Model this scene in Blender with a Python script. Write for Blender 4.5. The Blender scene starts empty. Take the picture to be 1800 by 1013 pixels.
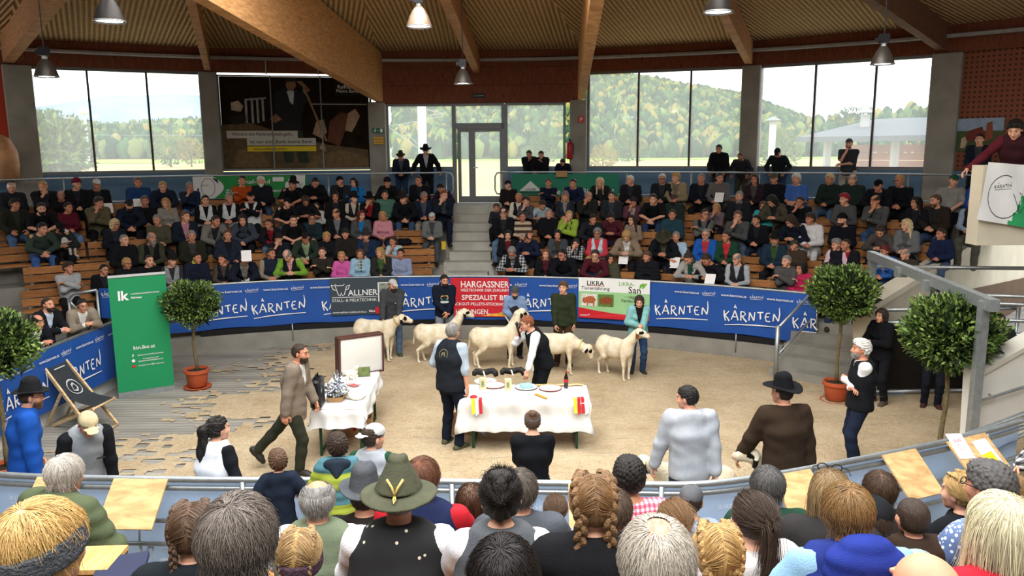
import bpy, bmesh, math, random
import numpy as np
from mathutils import Vector, Matrix, Euler
R_ = math.radians
rnd = random.Random(7)
SC = bpy.context.scene
COL = SC.collection

# ---------------------------------------------------------------- camera, world, light, exposure
CAM_H = 4.25; FPX = 1400.0; PITCH = math.atan((506.5 - 262) / FPX); ROLL = R_(0.4)
cam = bpy.data.cameras.new('camera'); camo = bpy.data.objects.new('camera', cam); COL.objects.link(camo)
cam.sensor_fit = 'HORIZONTAL'; cam.sensor_width = 36.0; cam.lens = FPX / 1800 * 36.0
cam.clip_start = 0.05; cam.clip_end = 30000
camo.location = (0, 0, CAM_H)
camo.rotation_euler = (Matrix.Rotation(math.pi / 2 - PITCH, 3, 'X') @ Matrix.Rotation(-ROLL, 3, 'Z')).to_euler()
SC.camera = camo
w = bpy.data.worlds.new('overcast_sky'); SC.world = w; w.use_nodes = True
bg = w.node_tree.nodes['Background']; bg.inputs[0].default_value = (0.93, 0.965, 1.0, 1); bg.inputs[1].default_value = 3.0
def area(name, loc, size, power, color=(1, 1, 1), rot=(0, 0, 0), size_y=None):
    l = bpy.data.lights.new(name, 'AREA'); l.energy = power; l.color = color
    l.shape = 'RECTANGLE' if size_y else 'SQUARE'; l.size = size
    if size_y: l.size_y = size_y
    o = bpy.data.objects.new(name, l); o.location = loc; o.rotation_euler = rot; COL.objects.link(o); return o
area('skylight_daylight', (0.2, 8.6, 9.3), 7.5, 1280, (1, 0.985, 0.96), size_y=7.0)
area('rear_fill_light', (0.0, 0.6, 8.8), 9.0, 950, (1, 0.985, 0.96), (R_(32), 0, 0), size_y=4.0)  # unseen fill light, added and tilted to brighten the faces on the stands
VS = SC.view_settings; VS.view_transform = 'Standard'; VS.look = 'None'; VS.gamma = 1.0; VS.use_curve_mapping = False
VS.exposure = 0.0
SC.cycles.max_bounces = 6; SC.cycles.diffuse_bounces = 3; SC.cycles.glossy_bounces = 2; SC.cycles.transmission_bounces = 4
SC.cycles.transparent_max_bounces = 10; SC.cycles.volume_bounces = 0; SC.cycles.caustics_reflective = False; SC.cycles.caustics_refractive = False
SC.cycles.use_denoising = True; SC.cycles.sample_clamp_indirect = 6.0

# ---------------------------------------------------------------- places: a pixel of the 1800x1013 frame turned into a point of the hall
_c, _s, _cr, _sr = math.cos(PITCH), math.sin(PITCH), math.cos(ROLL), math.sin(ROLL)
CX, CY = -1.7, 5.0                                   # centre of the curved stands
def ray(px, py):
    x, y = px - 900.0, 506.5 - py
    x, y = x * _cr + y * _sr, -x * _sr + y * _cr
    a, b = x / FPX, y / FPX
    return Vector((a, _c + b * _s, -_s + b * _c))
CAMV = Vector((0, 0, CAM_H))
def atz(px, py, z): d = ray(px, py); return d * ((z - CAM_H) / d.z) + CAMV
def aty(px, py, y): d = ray(px, py); return d * (y / d.y) + CAMV
def onR(px, py, R):
    d = ray(px, py); a = d.x ** 2 + d.y ** 2; b = -2 * (d.x * CX + d.y * CY); cc = CX * CX + CY * CY - R * R
    return d * ((-b + math.sqrt(b * b - 4 * a * cc)) / (2 * a)) + CAMV
def onplane(px, py, P, Q):                           # vertical plane through P and Q
    d = ray(px, py); n = Vector((Q.y - P.y, P.x - Q.x, 0)); return d * ((P - CAMV).dot(n) / d.dot(n)) + CAMV
def phi_of(p): return math.atan2(p.x - CX, p.y - CY)
def pol(R, ph, z): return Vector((CX + R * math.sin(ph), CY + R * math.cos(ph), z))
def phi_px(px, R, py=450): return phi_of(onR(px, py, R))

# ---------------------------------------------------------------- materials
MATS = {}
def lin(c):
    if isinstance(c, str):
        c = [int(c[i:i + 2], 16) / 255 for i in (0, 2, 4)]
        return tuple(v / 12.92 if v <= .04045 else ((v + .055) / 1.055) ** 2.4 for v in c)
    return tuple(c)
def mat(col, rough=.75, metal=0.0, var=0.12, vscale=6.0, bump=0.0, bscale=60.0, spec=.3, name='surface', stretch=None, sheen=0, coord='Object'):
    key = (str(col), rough, metal, var, vscale, bump, bscale, spec, name, stretch, sheen, coord)
    if key in MATS: return MATS[key]
    m = bpy.data.materials.new(name); m.use_nodes = True; nt = m.node_tree; N, L = nt.nodes, nt.links
    b = N['Principled BSDF']; c = lin(col)
    b.inputs['Roughness'].default_value = rough; b.inputs['Metallic'].default_value = metal; b.inputs['Specular IOR Level'].default_value = spec
    if sheen: b.inputs['Sheen Weight'].default_value = sheen; b.inputs['Sheen Roughness'].default_value = .6
    tc = N.new('ShaderNodeTexCoord'); src = tc.outputs[coord]
    if stretch:
        mp = N.new('ShaderNodeMapping'); mp.inputs['Scale'].default_value = stretch; L.new(src, mp.inputs[0]); src = mp.outputs[0]
    if var:
        t = N.new('ShaderNodeTexNoise'); t.inputs['Scale'].default_value = vscale; t.inputs['Detail'].default_value = 5; L.new(src, t.inputs[0])
        r = N.new('ShaderNodeValToRGB'); r.color_ramp.elements[0].position = .3; r.color_ramp.elements[1].position = .7
        r.color_ramp.elements[0].color = (*[v * (1 - var) for v in c], 1); r.color_ramp.elements[1].color = (*[min(1, v * (1 + var)) for v in c], 1)
        L.new(t.outputs[0], r.inputs[0]); L.new(r.outputs[0], b.inputs['Base Color'])
    else: b.inputs['Base Color'].default_value = (*c, 1)
    if bump:
        t2 = N.new('ShaderNodeTexNoise'); t2.inputs['Scale'].default_value = bscale; t2.inputs['Detail'].default_value = 4; L.new(src, t2.inputs[0])
        bu = N.new('ShaderNodeBump'); bu.inputs['Strength'].default_value = bump; bu.inputs['Distance'].default_value = .02
        L.new(t2.outputs[0], bu.inputs['Height']); L.new(bu.outputs[0], b.inputs['Normal'])
    MATS[key] = m; return m
def emit(col, st, name='lamp_glow'):
    m = bpy.data.materials.new(name); m.use_nodes = True; b = m.node_tree.nodes['Principled BSDF']
    b.inputs['Base Color'].default_value = (1, 1, 1, 1); b.inputs['Emission Color'].default_value = (*col, 1); b.inputs['Emission Strength'].default_value = st; return m
def cloth(col, var=.14, bump=.25): return mat(col, .92, 0, var, 9, bump, 150, .12, 'fabric', None, .0)
def plaid(c1, c2, c3, scale=22.0, axes=(0, 2)):
    key = ('plaid', c1, c2, c3, scale)
    if key in MATS: return MATS[key]
    m = bpy.data.materials.new('checked_fabric'); m.use_nodes = True; nt = m.node_tree; N, L = nt.nodes, nt.links; b = N['Principled BSDF']; b.inputs['Roughness'].default_value = .9
    tc = N.new('ShaderNodeTexCoord'); sx = N.new('ShaderNodeSeparateXYZ'); L.new(tc.outputs['Object'], sx.inputs[0])
    def stripe(o):
        q = N.new('ShaderNodeMath'); q.operation = 'MULTIPLY'; q.inputs[1].default_value = scale; L.new(o, q.inputs[0])
        f = N.new('ShaderNodeMath'); f.operation = 'FRACT'; L.new(q.outputs[0], f.inputs[0])
        g = N.new('ShaderNodeMath'); g.operation = 'GREATER_THAN'; g.inputs[1].default_value = .5; L.new(f.outputs[0], g.inputs[0]); return g.outputs[0]
    a = N.new('ShaderNodeMath'); a.operation = 'ADD'; L.new(stripe(sx.outputs[axes[0]]), a.inputs[0]); L.new(stripe(sx.outputs[axes[1]]), a.inputs[1])
    h = N.new('ShaderNodeMath'); h.operation = 'MULTIPLY'; h.inputs[1].default_value = .5; L.new(a.outputs[0], h.inputs[0])
    r = N.new('ShaderNodeValToRGB'); r.color_ramp.interpolation = 'CONSTANT'
    r.color_ramp.elements[0].color = (*lin(c1), 1); r.color_ramp.elements[0].position = 0
    e = r.color_ramp.elements.new(.3); e.color = (*lin(c2), 1); r.color_ramp.elements[-1].position = .8; r.color_ramp.elements[-1].color = (*lin(c3), 1)
    L.new(h.outputs[0], r.inputs[0]); L.new(r.outputs[0], b.inputs['Base Color']); MATS[key] = m; return m
def wood(col='B98A58', stretch=(1, 1, 1), knots=True, rough=.6, name='timber', scale=1.0):
    key = ('wood', col, stretch, knots, rough, scale)
    if key in MATS: return MATS[key]
    m = bpy.data.materials.new(name); m.use_nodes = True; nt = m.node_tree; N, L = nt.nodes, nt.links; b = N['Principled BSDF']; b.inputs['Roughness'].default_value = rough; b.inputs['Specular IOR Level'].default_value = .25
    c = lin(col); tc = N.new('ShaderNodeTexCoord'); mp = N.new('ShaderNodeMapping'); mp.inputs['Scale'].default_value = stretch; L.new(tc.outputs['Object'], mp.inputs[0])
    t = N.new('ShaderNodeTexNoise'); t.inputs['Scale'].default_value = 5 * scale; t.inputs['Detail'].default_value = 8; t.inputs['Distortion'].default_value = .6; L.new(mp.outputs[0], t.inputs[0])
    r = N.new('ShaderNodeValToRGB'); r.color_ramp.elements[0].position = .32; r.color_ramp.elements[1].position = .68
    r.color_ramp.elements[0].color = (c[0] * .68, c[1] * .62, c[2] * .55, 1); r.color_ramp.elements[1].color = (min(1, c[0] * 1.15), min(1, c[1] * 1.12), min(1, c[2] * 1.08), 1)
    L.new(t.outputs[0], r.inputs[0]); out = r.outputs[0]
    if knots:
        v = N.new('ShaderNodeTexVoronoi'); v.inputs['Scale'].default_value = 3.2 * scale
        mp2 = N.new('ShaderNodeMapping'); mp2.inputs['Scale'].default_value = tuple(.35 + .65 * q / max(stretch) for q in stretch); L.new(tc.outputs['Object'], mp2.inputs[0]); L.new(mp2.outputs[0], v.inputs[0])
        k = N.new('ShaderNodeValToRGB'); k.color_ramp.elements[0].position = .03; k.color_ramp.elements[1].position = .11; L.new(v.outputs['Distance'], k.inputs[0])
        mx = N.new('ShaderNodeMix'); mx.data_type = 'RGBA'; L.new(k.outputs[0], mx.inputs[0]); mx.inputs[6].default_value = (c[0] * .3, c[1] * .22, c[2] * .18, 1); L.new(out, mx.inputs[7]); out = mx.outputs[2]
    L.new(out, b.inputs['Base Color']); MATS[key] = m; return m
GALV = mat('A9AFB1', .42, .75, .14, 14, .08, 30, .5, 'galvanised_steel')
CONC = mat('8E8B82', .9, 0, .16, 2.2, .25, 40, .25, 'concrete')
CONCD = mat('6E6E6A', .9, 0, .16, 2.2, .25, 40, .25, 'concrete_dark')
DARKM = mat('2A2A2C', .5, .3, .1, 8, name='dark_metal')
GREYF = mat('8A8C8C', .5, .2, .06, 8, name='grey_frame')
BLACK = mat('141416', .7, 0, .15, 8, name='black_rubber')
WHITE = mat('EDEDEB', .7, 0, .03, 8, name='white_print')
BLUEB = mat('1C4F9E', .55, 0, .10, 1.5, .05, 8, .35, 'blue_banner')

# ---------------------------------------------------------------- mesh helpers
class MB:
    def __init__(s): s.v = []; s.f = []; s.m = []
    def add(s, vs, fs, mi=0):
        o = len(s.v); s.v += [tuple(v) for v in vs]; s.f += [tuple(i + o for i in f) for f in fs]; s.m += [mi] * len(fs); return s
    def box(s, c, size, M=None, mi=0, bev=0):
        hx, hy, hz = size[0] / 2, size[1] / 2, size[2] / 2; c = Vector(c)
        if bev:
            q = min(bev, hx * .9, hy * .9, hz * .9); vs = []; fs = []
            for sz in (-1, 1):
                for (ax, ay) in ((1, 1), (-1, 1), (-1, -1), (1, -1)):
                    vs += [Vector((ax * (hx - q), ay * (hy - q), sz * hz)), Vector((ax * hx, ay * (hy - q), sz * (hz - q))), Vector((ax * (hx - q), ay * hy, sz * (hz - q)))]
            bm_ = bmesh.new(); [bm_.verts.new(v) for v in vs]; r = bmesh.ops.convex_hull(bm_, input=bm_.verts[:]); bm_.verts.index_update()
            vs = [v.co.copy() for v in bm_.verts]; fs = [[v.index for v in f.verts] for f in bm_.faces]; bm_.free()
        else:
            vs = [Vector((x, y, z)) for z in (-hz, hz) for y in (-hy, hy) for x in (-hx, hx)]
            fs = [(0, 2, 3, 1), (4, 5, 7, 6), (0, 1, 5, 4), (2, 6, 7, 3), (0, 4, 6, 2), (1, 3, 7, 5)]
        if M is not None: vs = [M @ v for v in vs]
        return s.add([v + c for v in vs], fs, mi)
    def bar(s, a, b, wd, ht, up=(0, 0, 1), mi=0, off=(0, 0)):        # rectangular bar from a to b
        a, b = Vector(a), Vector(b); d = (b - a).normalized(); u = Vector(up); sd = d.cross(u).normalized(); u = sd.cross(d).normalized()
        vs = []
        for p in (a, b):
            for (x, y) in ((-1, -1), (1, -1), (1, 1), (-1, 1)): vs.append(p + sd * (x * wd / 2 + off[0]) + u * (y * ht / 2 + off[1]))
        return s.add(vs, [(0, 1, 2, 3), (7, 6, 5, 4), (0, 4, 5, 1), (1, 5, 6, 2), (2, 6, 7, 3), (3, 7, 4, 0)], mi)
    def tube(s, pts, r, n=8, mi=0, cap=True):
        pts = [Vector(p) for p in pts]; rs = r if isinstance(r, (list, tuple)) else [r] * len(pts); vs = []; prev = None
        for i, p in enumerate(pts):
            d = (pts[min(i + 1, len(pts) - 1)] - pts[max(i - 1, 0)]).normalized()
            if prev is None: u = d.orthogonal().normalized()
            else:
                u = prev - d * prev.dot(d); u = u.normalized() if u.length > 1e-6 else d.orthogonal().normalized()
            prev = u; v = d.cross(u)
            for k in range(n): a = 2 * math.pi * k / n; vs.append(p + (u * math.cos(a) + v * math.sin(a)) * rs[i])
        fs = [(i * n + k, i * n + (k + 1) % n, (i + 1) * n + (k + 1) % n, (i + 1) * n + k) for i in range(len(pts) - 1) for k in range(n)]
        if cap: fs += [tuple(range(n))[::-1], tuple((len(pts) - 1) * n + k for k in range(n))]
        return s.add(vs, fs, mi)
    def lathe(s, prof, c=(0, 0, 0), n=20, M=None, mi=0, sx=1, sy=1, cap=True):
        c = Vector(c); vs = []
        for (r, z) in prof:
            for k in range(n):
                a = 2 * math.pi * k / n; v = Vector((r * math.cos(a) * sx, r * math.sin(a) * sy, z)); vs.append((M @ v if M is not None else v) + c)
        fs = [(i * n + k, i * n + (k + 1) % n, (i + 1) * n + (k + 1) % n, (i + 1) * n + k) for i in range(len(prof) - 1) for k in range(n)]
        if cap and prof[0][0] > 1e-4: fs.append(tuple(range(n))[::-1])
        if cap and prof[-1][0] > 1e-4: fs.append(tuple((len(prof) - 1) * n + k for k in range(n)))
        return s.add(vs, fs, mi)
    def quad(s, a, b, c, d, mi=0): return s.add([a, b, c, d], [(0, 1, 2, 3)], mi)
    def prism(s, poly, dz, mi=0):                                    # closed polygon of 3D points swept by vector dz
        n = len(poly); d = Vector(dz); vs = [Vector(p) for p in poly] + [Vector(p) + d for p in poly]
        return s.add(vs, [tuple(range(n))[::-1], tuple(range(n, 2 * n))] + [(i, (i + 1) % n, n + (i + 1) % n, n + i) for i in range(n)], mi)
    def ring(s, R0, R1, z0, z1, p0, p1, n, mi=0):                    # curved block between two radii
        vs = []
        for i in range(n + 1):
            ph = p0 + (p1 - p0) * i / n
            vs += [pol(R0, ph, z0), pol(R1, ph, z0), pol(R1, ph, z1), pol(R0, ph, z1)]
        fs = []
        for i in range(n):
            o = i * 4
            for k in range(4): fs.append((o + k, o + (k + 1) % 4, o + 4 + (k + 1) % 4, o + 4 + k))
        fs += [(3, 2, 1, 0), tuple(n * 4 + k for k in range(4))]
        return s.add(vs, fs, mi)
    def mesh(s, name, mats, smooth=False, origin=None):
        me = bpy.data.meshes.new(name); vs = s.v if origin is None else [tuple(Vector(v) - origin) for v in s.v]
        me.from_pydata(vs, [], s.f)
        mats = mats if isinstance(mats, (list, tuple)) else [mats]
        for m in mats: me.materials.append(m)
        if len(mats) > 1: me.polygons.foreach_set('material_index', s.m)
        bm_ = bmesh.new(); bm_.from_mesh(me); bmesh.ops.recalc_face_normals(bm_, faces=bm_.faces[:]); bm_.to_mesh(me); bm_.free()
        if smooth is True: me.polygons.foreach_set('use_smooth', [True] * len(me.polygons))
        elif smooth:
            me.polygons.foreach_set('use_smooth', [True] * len(me.polygons)); me.set_sharp_from_angle(angle=R_(smooth))
        me.update(); return me
    def build(s, name, mats, parent=None, smooth=False, kind=None, loc=None):
        org = Vector(parent['_o']) if parent is not None and '_o' in parent else (Vector(loc) if loc is not None else Vector((0, 0, 0)))
        me = s.mesh(name, mats, smooth, org); o = bpy.data.objects.new(name, me); COL.objects.link(o)
        if parent is not None: o.parent = parent
        else: o.location = org
        if parent is not None and '_o' in parent: o['_o'] = parent['_o']
        if kind: o['kind'] = kind
        return o
def tag(o, label, cat, group=None):
    o['label'] = label; o['category'] = cat
    if group: o['group'] = group
    return o
def thing(name, label, cat, loc=(0, 0, 0), group=None):              # Empty at the base; children built with MB use hall coordinates
    o = bpy.data.objects.new(name, None); COL.objects.link(o); o.location = loc; o['_o'] = [float(v) for v in loc]; o.empty_display_size = .1
    return tag(o, label, cat, group)
def link_mesh(name, me, parent=None, loc=None):
    o = bpy.data.objects.new(name, me); COL.objects.link(o)
    if parent is not None: o.parent = parent
    if loc is not None: o.location = loc
    return o
# flat lettering: text outlines mapped on a surface S(u, v) -> point
def text_mesh(txt, size, shear=0.0, spacing=1.0, bold=0.0):
    cu = bpy.data.curves.new('t', 'FONT'); cu.body = txt; cu.size = size; cu.resolution_u = 2; cu.shear = shear; cu.space_character = spacing; cu.offset = bold
    cu.align_x = 'CENTER'; cu.align_y = 'CENTER'
    o = bpy.data.objects.new('t', cu); COL.objects.link(o); bpy.context.view_layer.update()
    me = o.to_mesh(); vs = [v.co.copy() for v in me.vertices]; fs = [tuple(p.vertices) for p in me.polygons]
    o.to_mesh_clear(); bpy.data.objects.remove(o); bpy.data.curves.remove(cu); return vs, fs
_TXT = {}
def write(mb, S, txt, u, v, width=None, height=None, mi=0, rot=0.0, shear=0.0, mirror=False, bold=0.0):
    key = (txt, shear, bold)
    if key not in _TXT: _TXT[key] = text_mesh(txt, 1.0, shear, 1.0, bold)
    vs, fs = _TXT[key]
    if not vs: return
    x0, x1 = min(p.x for p in vs), max(p.x for p in vs); y0, y1 = min(p.y for p in vs), max(p.y for p in vs)
    if width is None: k = height / (y1 - y0); ky = k
    else: k = width / (x1 - x0); ky = k if height is None else height / (y1 - y0)
    cs, sn = math.cos(rot), math.sin(rot); out = []
    for p in vs:
        x, y = (p.x - (x0 + x1) / 2) * k, (p.y - (y0 + y1) / 2) * ky
        if mirror: x = -x
        out.append(S(u + x * cs - y * sn, v + x * sn + y * cs))
    mb.add(out, fs, mi)
def stroke(mb, S, pts, wd, mi=0, n=None):                              # brush stroke of varying width
    k = len(pts); ws = wd if isinstance(wd, (list, tuple)) else [wd] * k; L_ = []; R2 = []
    for i, (x, y) in enumerate(pts):
        a, b = pts[max(i - 1, 0)], pts[min(i + 1, k - 1)]; dx, dy = b[0] - a[0], b[1] - a[1]; q = math.hypot(dx, dy) or 1; nx, ny = -dy / q, dx / q
        L_.append(S(x + nx * ws[i] / 2, y + ny * ws[i] / 2)); R2.append(S(x - nx * ws[i] / 2, y - ny * ws[i] / 2))
    mb.add(L_ + R2, [(i, i + 1, k + i + 1, k + i) for i in range(k - 1)], mi)
def rect(mb, S, u0, v0, u1, v1, mi=0, n=1):
    for i in range(n):
        a, b = u0 + (u1 - u0) * i / n, u0 + (u1 - u0) * (i + 1) / n; mb.quad(S(a, v0), S(b, v0), S(b, v1), S(a, v1), mi)
def disc(mb, S, u, v, ru, rv, mi=0, n=20): mb.add([S(u + ru * math.cos(6.2832 * k / n), v + rv * math.sin(6.2832 * k / n)) for k in range(n)], [tuple(range(n))], mi)
BRUSH = [  # the hand-brushed KÄRNTEN, one list of strokes per letter, unit box 0..6.2 by 0..1.6
    [([(0.1, 1.0), (.12, .5), (.28, .0)], [.16, .15, .12]), ([(.62, .95), (.2, .52)], [.10, .14]), ([(.2, .52), (.45, .3), (.68, -.02)], [.12, .13, .16])],
    [([(1.25, 1.05), (1.05, .5), (.88, .12)], [.12, .13, .1]), ([(1.25, 1.05), (1.45, .6), (1.62, .1)], [.12, .14, .15]), ([(1.0, .42), (1.5, .42)], [.1, .1]), ([(1.2, 1.28), (1.27, 1.62)], [.16, .07]), ([(1.42, 1.24), (1.3, 1.5)], [.1, .06])],
    [([(1.9, .95), (1.92, .1)], [.14, .13]), ([(1.85, .98), (2.25, .95), (2.38, .75), (2.2, .56), (1.95, .5)], .11), ([(2.05, .5), (2.3, .22), (2.55, 0.)], [.1, .15, .18])],
    [([(2.78, .15), (2.82, .95)], [.14, .12]), ([(2.82, .95), (3.3, .18)], [.13, .14]), ([(3.3, .18), (3.36, 1.0)], [.13, .12])],
    [([(3.62, .98), (4.25, 1.04)], [.13, .12]), ([(3.93, 1.0), (3.98, .35)], [.15, .15])],
    [([(4.95, 1.0), (4.6, .98), (4.45, .6), (4.6, .22), (5.0, .2)], .12), ([(4.45, .62), (4.85, .64)], [.12, .1])],
    [([(5.3, .25), (5.35, .95)], [.14, .12]), ([(5.35, .95), (5.85, .3)], [.12, .14]), ([(5.85, .3), (5.95, 1.0), (5.88, 1.6)], [.14, .14, .06])]]
def brush_word(mb, S, u, v, W, mi=0, letters=range(7), tilt=0.0, line=True, mirror=False):
    k = W / 6.1; f = (lambda x, y: S(u + (-1 if mirror else 1) * (x - 3.05) * k, v + (y - .5) * k * 1.12 + tilt * (x - 3.05) * k))
    for i in letters:
        for pts, wd in BRUSH[i]: stroke(mb, f, pts, wd, mi)
    if line:
        e = 6.0 if len(list(letters)) == 7 else 2.5
        stroke(mb, f, [(.2, -.42), (e * .3, -.3), (e * .6, -.25), (e, -.26)], [.07, .1, .12, .06], mi)
# ================================================================ the hall
def S(o): o['kind'] = 'structure'; return o
WALK = 2.72; ROWR = [13.25 + .78 * k for k in range(5)]; ROWZ = [.70, 1.07, 1.45, 1.83, 2.2]
PL = -math.radians(62); PR = math.radians(43.5); A0, A1 = phi_px(783, 15), phi_px(872, 15)
# ground in and around the ring: grey grooved paving, then sawdust strewn on it
def floor_mat():
    m = bpy.data.materials.new('grooved_paving'); m.use_nodes = True; nt = m.node_tree; N, L = nt.nodes, nt.links; b = N['Principled BSDF']; b.inputs['Roughness'].default_value = .85
    tc = N.new('ShaderNodeTexCoord'); wv = N.new('ShaderNodeTexWave'); wv.bands_direction = 'Y'; wv.inputs['Scale'].default_value = 2.6; wv.inputs['Distortion'].default_value = .8; wv.inputs['Detail'].default_value = 2; L.new(tc.outputs['Object'], wv.inputs[0])
    n = N.new('ShaderNodeTexNoise'); n.inputs['Scale'].default_value = 1.3; n.inputs['Detail'].default_value = 8; mp = N.new('ShaderNodeMapping'); mp.inputs['Scale'].default_value = (.35, 2.2, 1); L.new(tc.outputs['Object'], mp.inputs[0]); L.new(mp.outputs[0], n.inputs[0])
    r = N.new('ShaderNodeValToRGB'); r.color_ramp.elements[0].position = .3; r.color_ramp.elements[0].color = (*lin('7A766E'), 1); r.color_ramp.elements[1].position = .72; r.color_ramp.elements[1].color = (*lin('A8A398'), 1); L.new(n.outputs[0], r.inputs[0])
    g = N.new('ShaderNodeMix'); g.data_type = 'RGBA'; g.blend_type = 'MULTIPLY'; g.inputs[0].default_value = .18; L.new(r.outputs[0], g.inputs[6]); L.new(wv.outputs[0], g.inputs[7]); L.new(g.outputs[2], b.inputs['Base Color'])
    bu = N.new('ShaderNodeBump'); bu.inputs['Strength'].default_value = .5; bu.inputs['Distance'].default_value = .02; L.new(wv.outputs[0], bu.inputs['Height']); L.new(bu.outputs[0], b.inputs['Normal']); return m
mb = MB(); mb.box((0, 9.5, -.15), (40, 32, .3)); S(mb.build('floor', floor_mat()))
def sawdust():
    m = bpy.data.materials.new('sawdust'); m.use_nodes = True; nt = m.node_tree; N, L = nt.nodes, nt.links; b = N['Principled BSDF']; b.inputs['Roughness'].default_value = .95; b.inputs['Specular IOR Level'].default_value = .1
    tc = N.new('ShaderNodeTexCoord')
    def ns(sc, st=None):
        n = N.new('ShaderNodeTexNoise'); n.inputs['Scale'].default_value = sc; n.inputs['Detail'].default_value = 7; n.inputs['Roughness'].default_value = .65
        if st: mp = N.new('ShaderNodeMapping'); mp.inputs['Scale'].default_value = st; L.new(tc.outputs['Object'], mp.inputs[0]); L.new(mp.outputs[0], n.inputs[0])
        else: L.new(tc.outputs['Object'], n.inputs[0])
        return n.outputs[0]
    a = ns(1.1); c = ns(17, (1, 1.8, 1)); d = ns(70)
    r = N.new('ShaderNodeValToRGB'); r.color_ramp.elements[0].position = .32; r.color_ramp.elements[0].color = (*lin('AB9270'), 1); r.color_ramp.elements[1].position = .66; r.color_ramp.elements[1].color = (*lin('D8C6A6'), 1)
    x = N.new('ShaderNodeMath'); x.operation = 'ADD'; L.new(a, x.inputs[0]); L.new(c, x.inputs[1]); y = N.new('ShaderNodeMath'); y.operation = 'MULTIPLY'; y.inputs[1].default_value = .5; L.new(x.outputs[0], y.inputs[0]); L.new(y.outputs[0], r.inputs[0])
    k = N.new('ShaderNodeValToRGB'); k.color_ramp.elements[0].position = .38; k.color_ramp.elements[0].color = (.5, .46, .38, 1); k.color_ramp.elements[1].position = .5; k.color_ramp.elements[1].color = (1, 1, 1, 1); L.new(d, k.inputs[0])
    g = N.new('ShaderNodeMix'); g.data_type = 'RGBA'; g.blend_type = 'MULTIPLY'; g.inputs[0].default_value = .8; L.new(r.outputs[0], g.inputs[6]); L.new(k.outputs[0], g.inputs[7]); L.new(g.outputs[2], b.inputs['Base Color'])
    st_ = ns(1.6, (.7, 4.5, 1)); k2 = N.new('ShaderNodeValToRGB'); k2.color_ramp.elements[0].position = .56; k2.color_ramp.elements[0].color = (0, 0, 0, 1); k2.color_ramp.elements[1].position = .72; k2.color_ramp.elements[1].color = (.55, .55, .55, 1); L.new(st_, k2.inputs[0]); g2 = N.new('ShaderNodeMix'); g2.data_type = 'RGBA'; L.new(k2.outputs[0], g2.inputs[0]); L.new(g.outputs[2], g2.inputs[6]); g2.inputs[7].default_value = (*lin('86806F'), 1); L.new(g2.outputs[2], b.inputs['Base Color'])
    z = N.new('ShaderNodeMath'); z.operation = 'ADD'; L.new(c, z.inputs[0]); L.new(d, z.inputs[1]); bu = N.new('ShaderNodeBump'); bu.inputs['Strength'].default_value = .7; bu.inputs['Distance'].default_value = .03; L.new(z.outputs[0], bu.inputs['Height']); L.new(bu.outputs[0], b.inputs['Normal'])
    return m
def vnoise(X, Y, seed=0, oct=5, lac=2.0):
    rg = np.random.RandomState(seed); G = rg.rand(64, 64); out = np.zeros_like(X); amp, tot = 1.0, 0.0
    for o in range(oct):
        x, y = X * lac ** o + o * 17.3, Y * lac ** o + o * 9.7; xi, yi = np.floor(x).astype(int), np.floor(y).astype(int); fx, fy = x - xi, y - yi
        fx, fy = fx * fx * (3 - 2 * fx), fy * fy * (3 - 2 * fy); g = lambda i, j: G[i % 64, j % 64]
        out += amp * ((g(xi, yi) * (1 - fx) + g(xi + 1, yi) * fx) * (1 - fy) + (g(xi, yi + 1) * (1 - fx) + g(xi + 1, yi + 1) * fx) * fy); tot += amp; amp *= .55
    return out / tot
def saw_sheet():                                                     # height field with a ragged edge where the paving shows through
    xs = np.arange(-7.2, 8.6, .06); ys = np.arange(6.6, 17.8, .06); X, Y = np.meshgrid(xs, ys, indexing='ij')
    line = [(9.0, -5.7), (10.5, -5.4), (12.7, -5.1), (14.8, -4.8), (16.5, -5.0), (18, -5.4)]  # left edge of the litter: y -> x
    xe = np.interp(Y, [a for a, _ in line], [b for _, b in line])
    t = X - xe; n = vnoise(X * .5, Y * 1.5, 3) - .5; fine = vnoise(X * 5, Y * 17, 5, 4) - .5
    dens = t * .42 + n * 1.6 + fine * 2.0 + .15
    Z = np.clip(dens, 0, 1) ** .7 * .022 + (vnoise(X * 3, Y * 3, 9) - .5) * .02 * np.clip(dens, 0, 1) + .004
    keep = dens > 0
    RR = np.hypot(X - CX, Y - CY); keep &= (RR < 12.54) | (X > 5.6)
    idx = -np.ones(X.shape, int); vi = np.nonzero(keep); idx[vi] = np.arange(len(vi[0]))
    q = np.stack([idx[:-1, :-1], idx[1:, :-1], idx[1:, 1:], idx[:-1, 1:]], -1).reshape(-1, 4); q = q[(q >= 0).all(1)]
    return np.stack([X[vi], Y[vi], Z[vi]], 1), q
def np_mesh(name, v, q, mats, smooth=True, feat=None, mi=None):
    me = bpy.data.meshes.new(name); n, m, k = len(v), len(q), q.shape[1] if len(q) else 4
    me.vertices.add(n); me.vertices.foreach_set('co', np.ascontiguousarray(v, dtype=np.float32).ravel())
    me.loops.add(m * k); me.loops.foreach_set('vertex_index', np.ascontiguousarray(q, dtype=np.int32).ravel())
    me.polygons.add(m); me.polygons.foreach_set('loop_start', np.arange(0, m * k, k, dtype=np.int32))
    for x in (mats if isinstance(mats, (list, tuple)) else [mats]): me.materials.append(x)
    if mi is not None: me.polygons.foreach_set('material_index', mi.astype(np.int32))
    me.update(calc_edges=True)
    if smooth: me.polygons.foreach_set('use_smooth', np.ones(m, bool))
    if feat is not None:
        a = me.color_attributes.new('feat', 'FLOAT_COLOR', 'POINT'); a.data.foreach_set('color', np.ascontiguousarray(np.c_[feat, np.ones(n)], dtype=np.float32).ravel())
    return me
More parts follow.
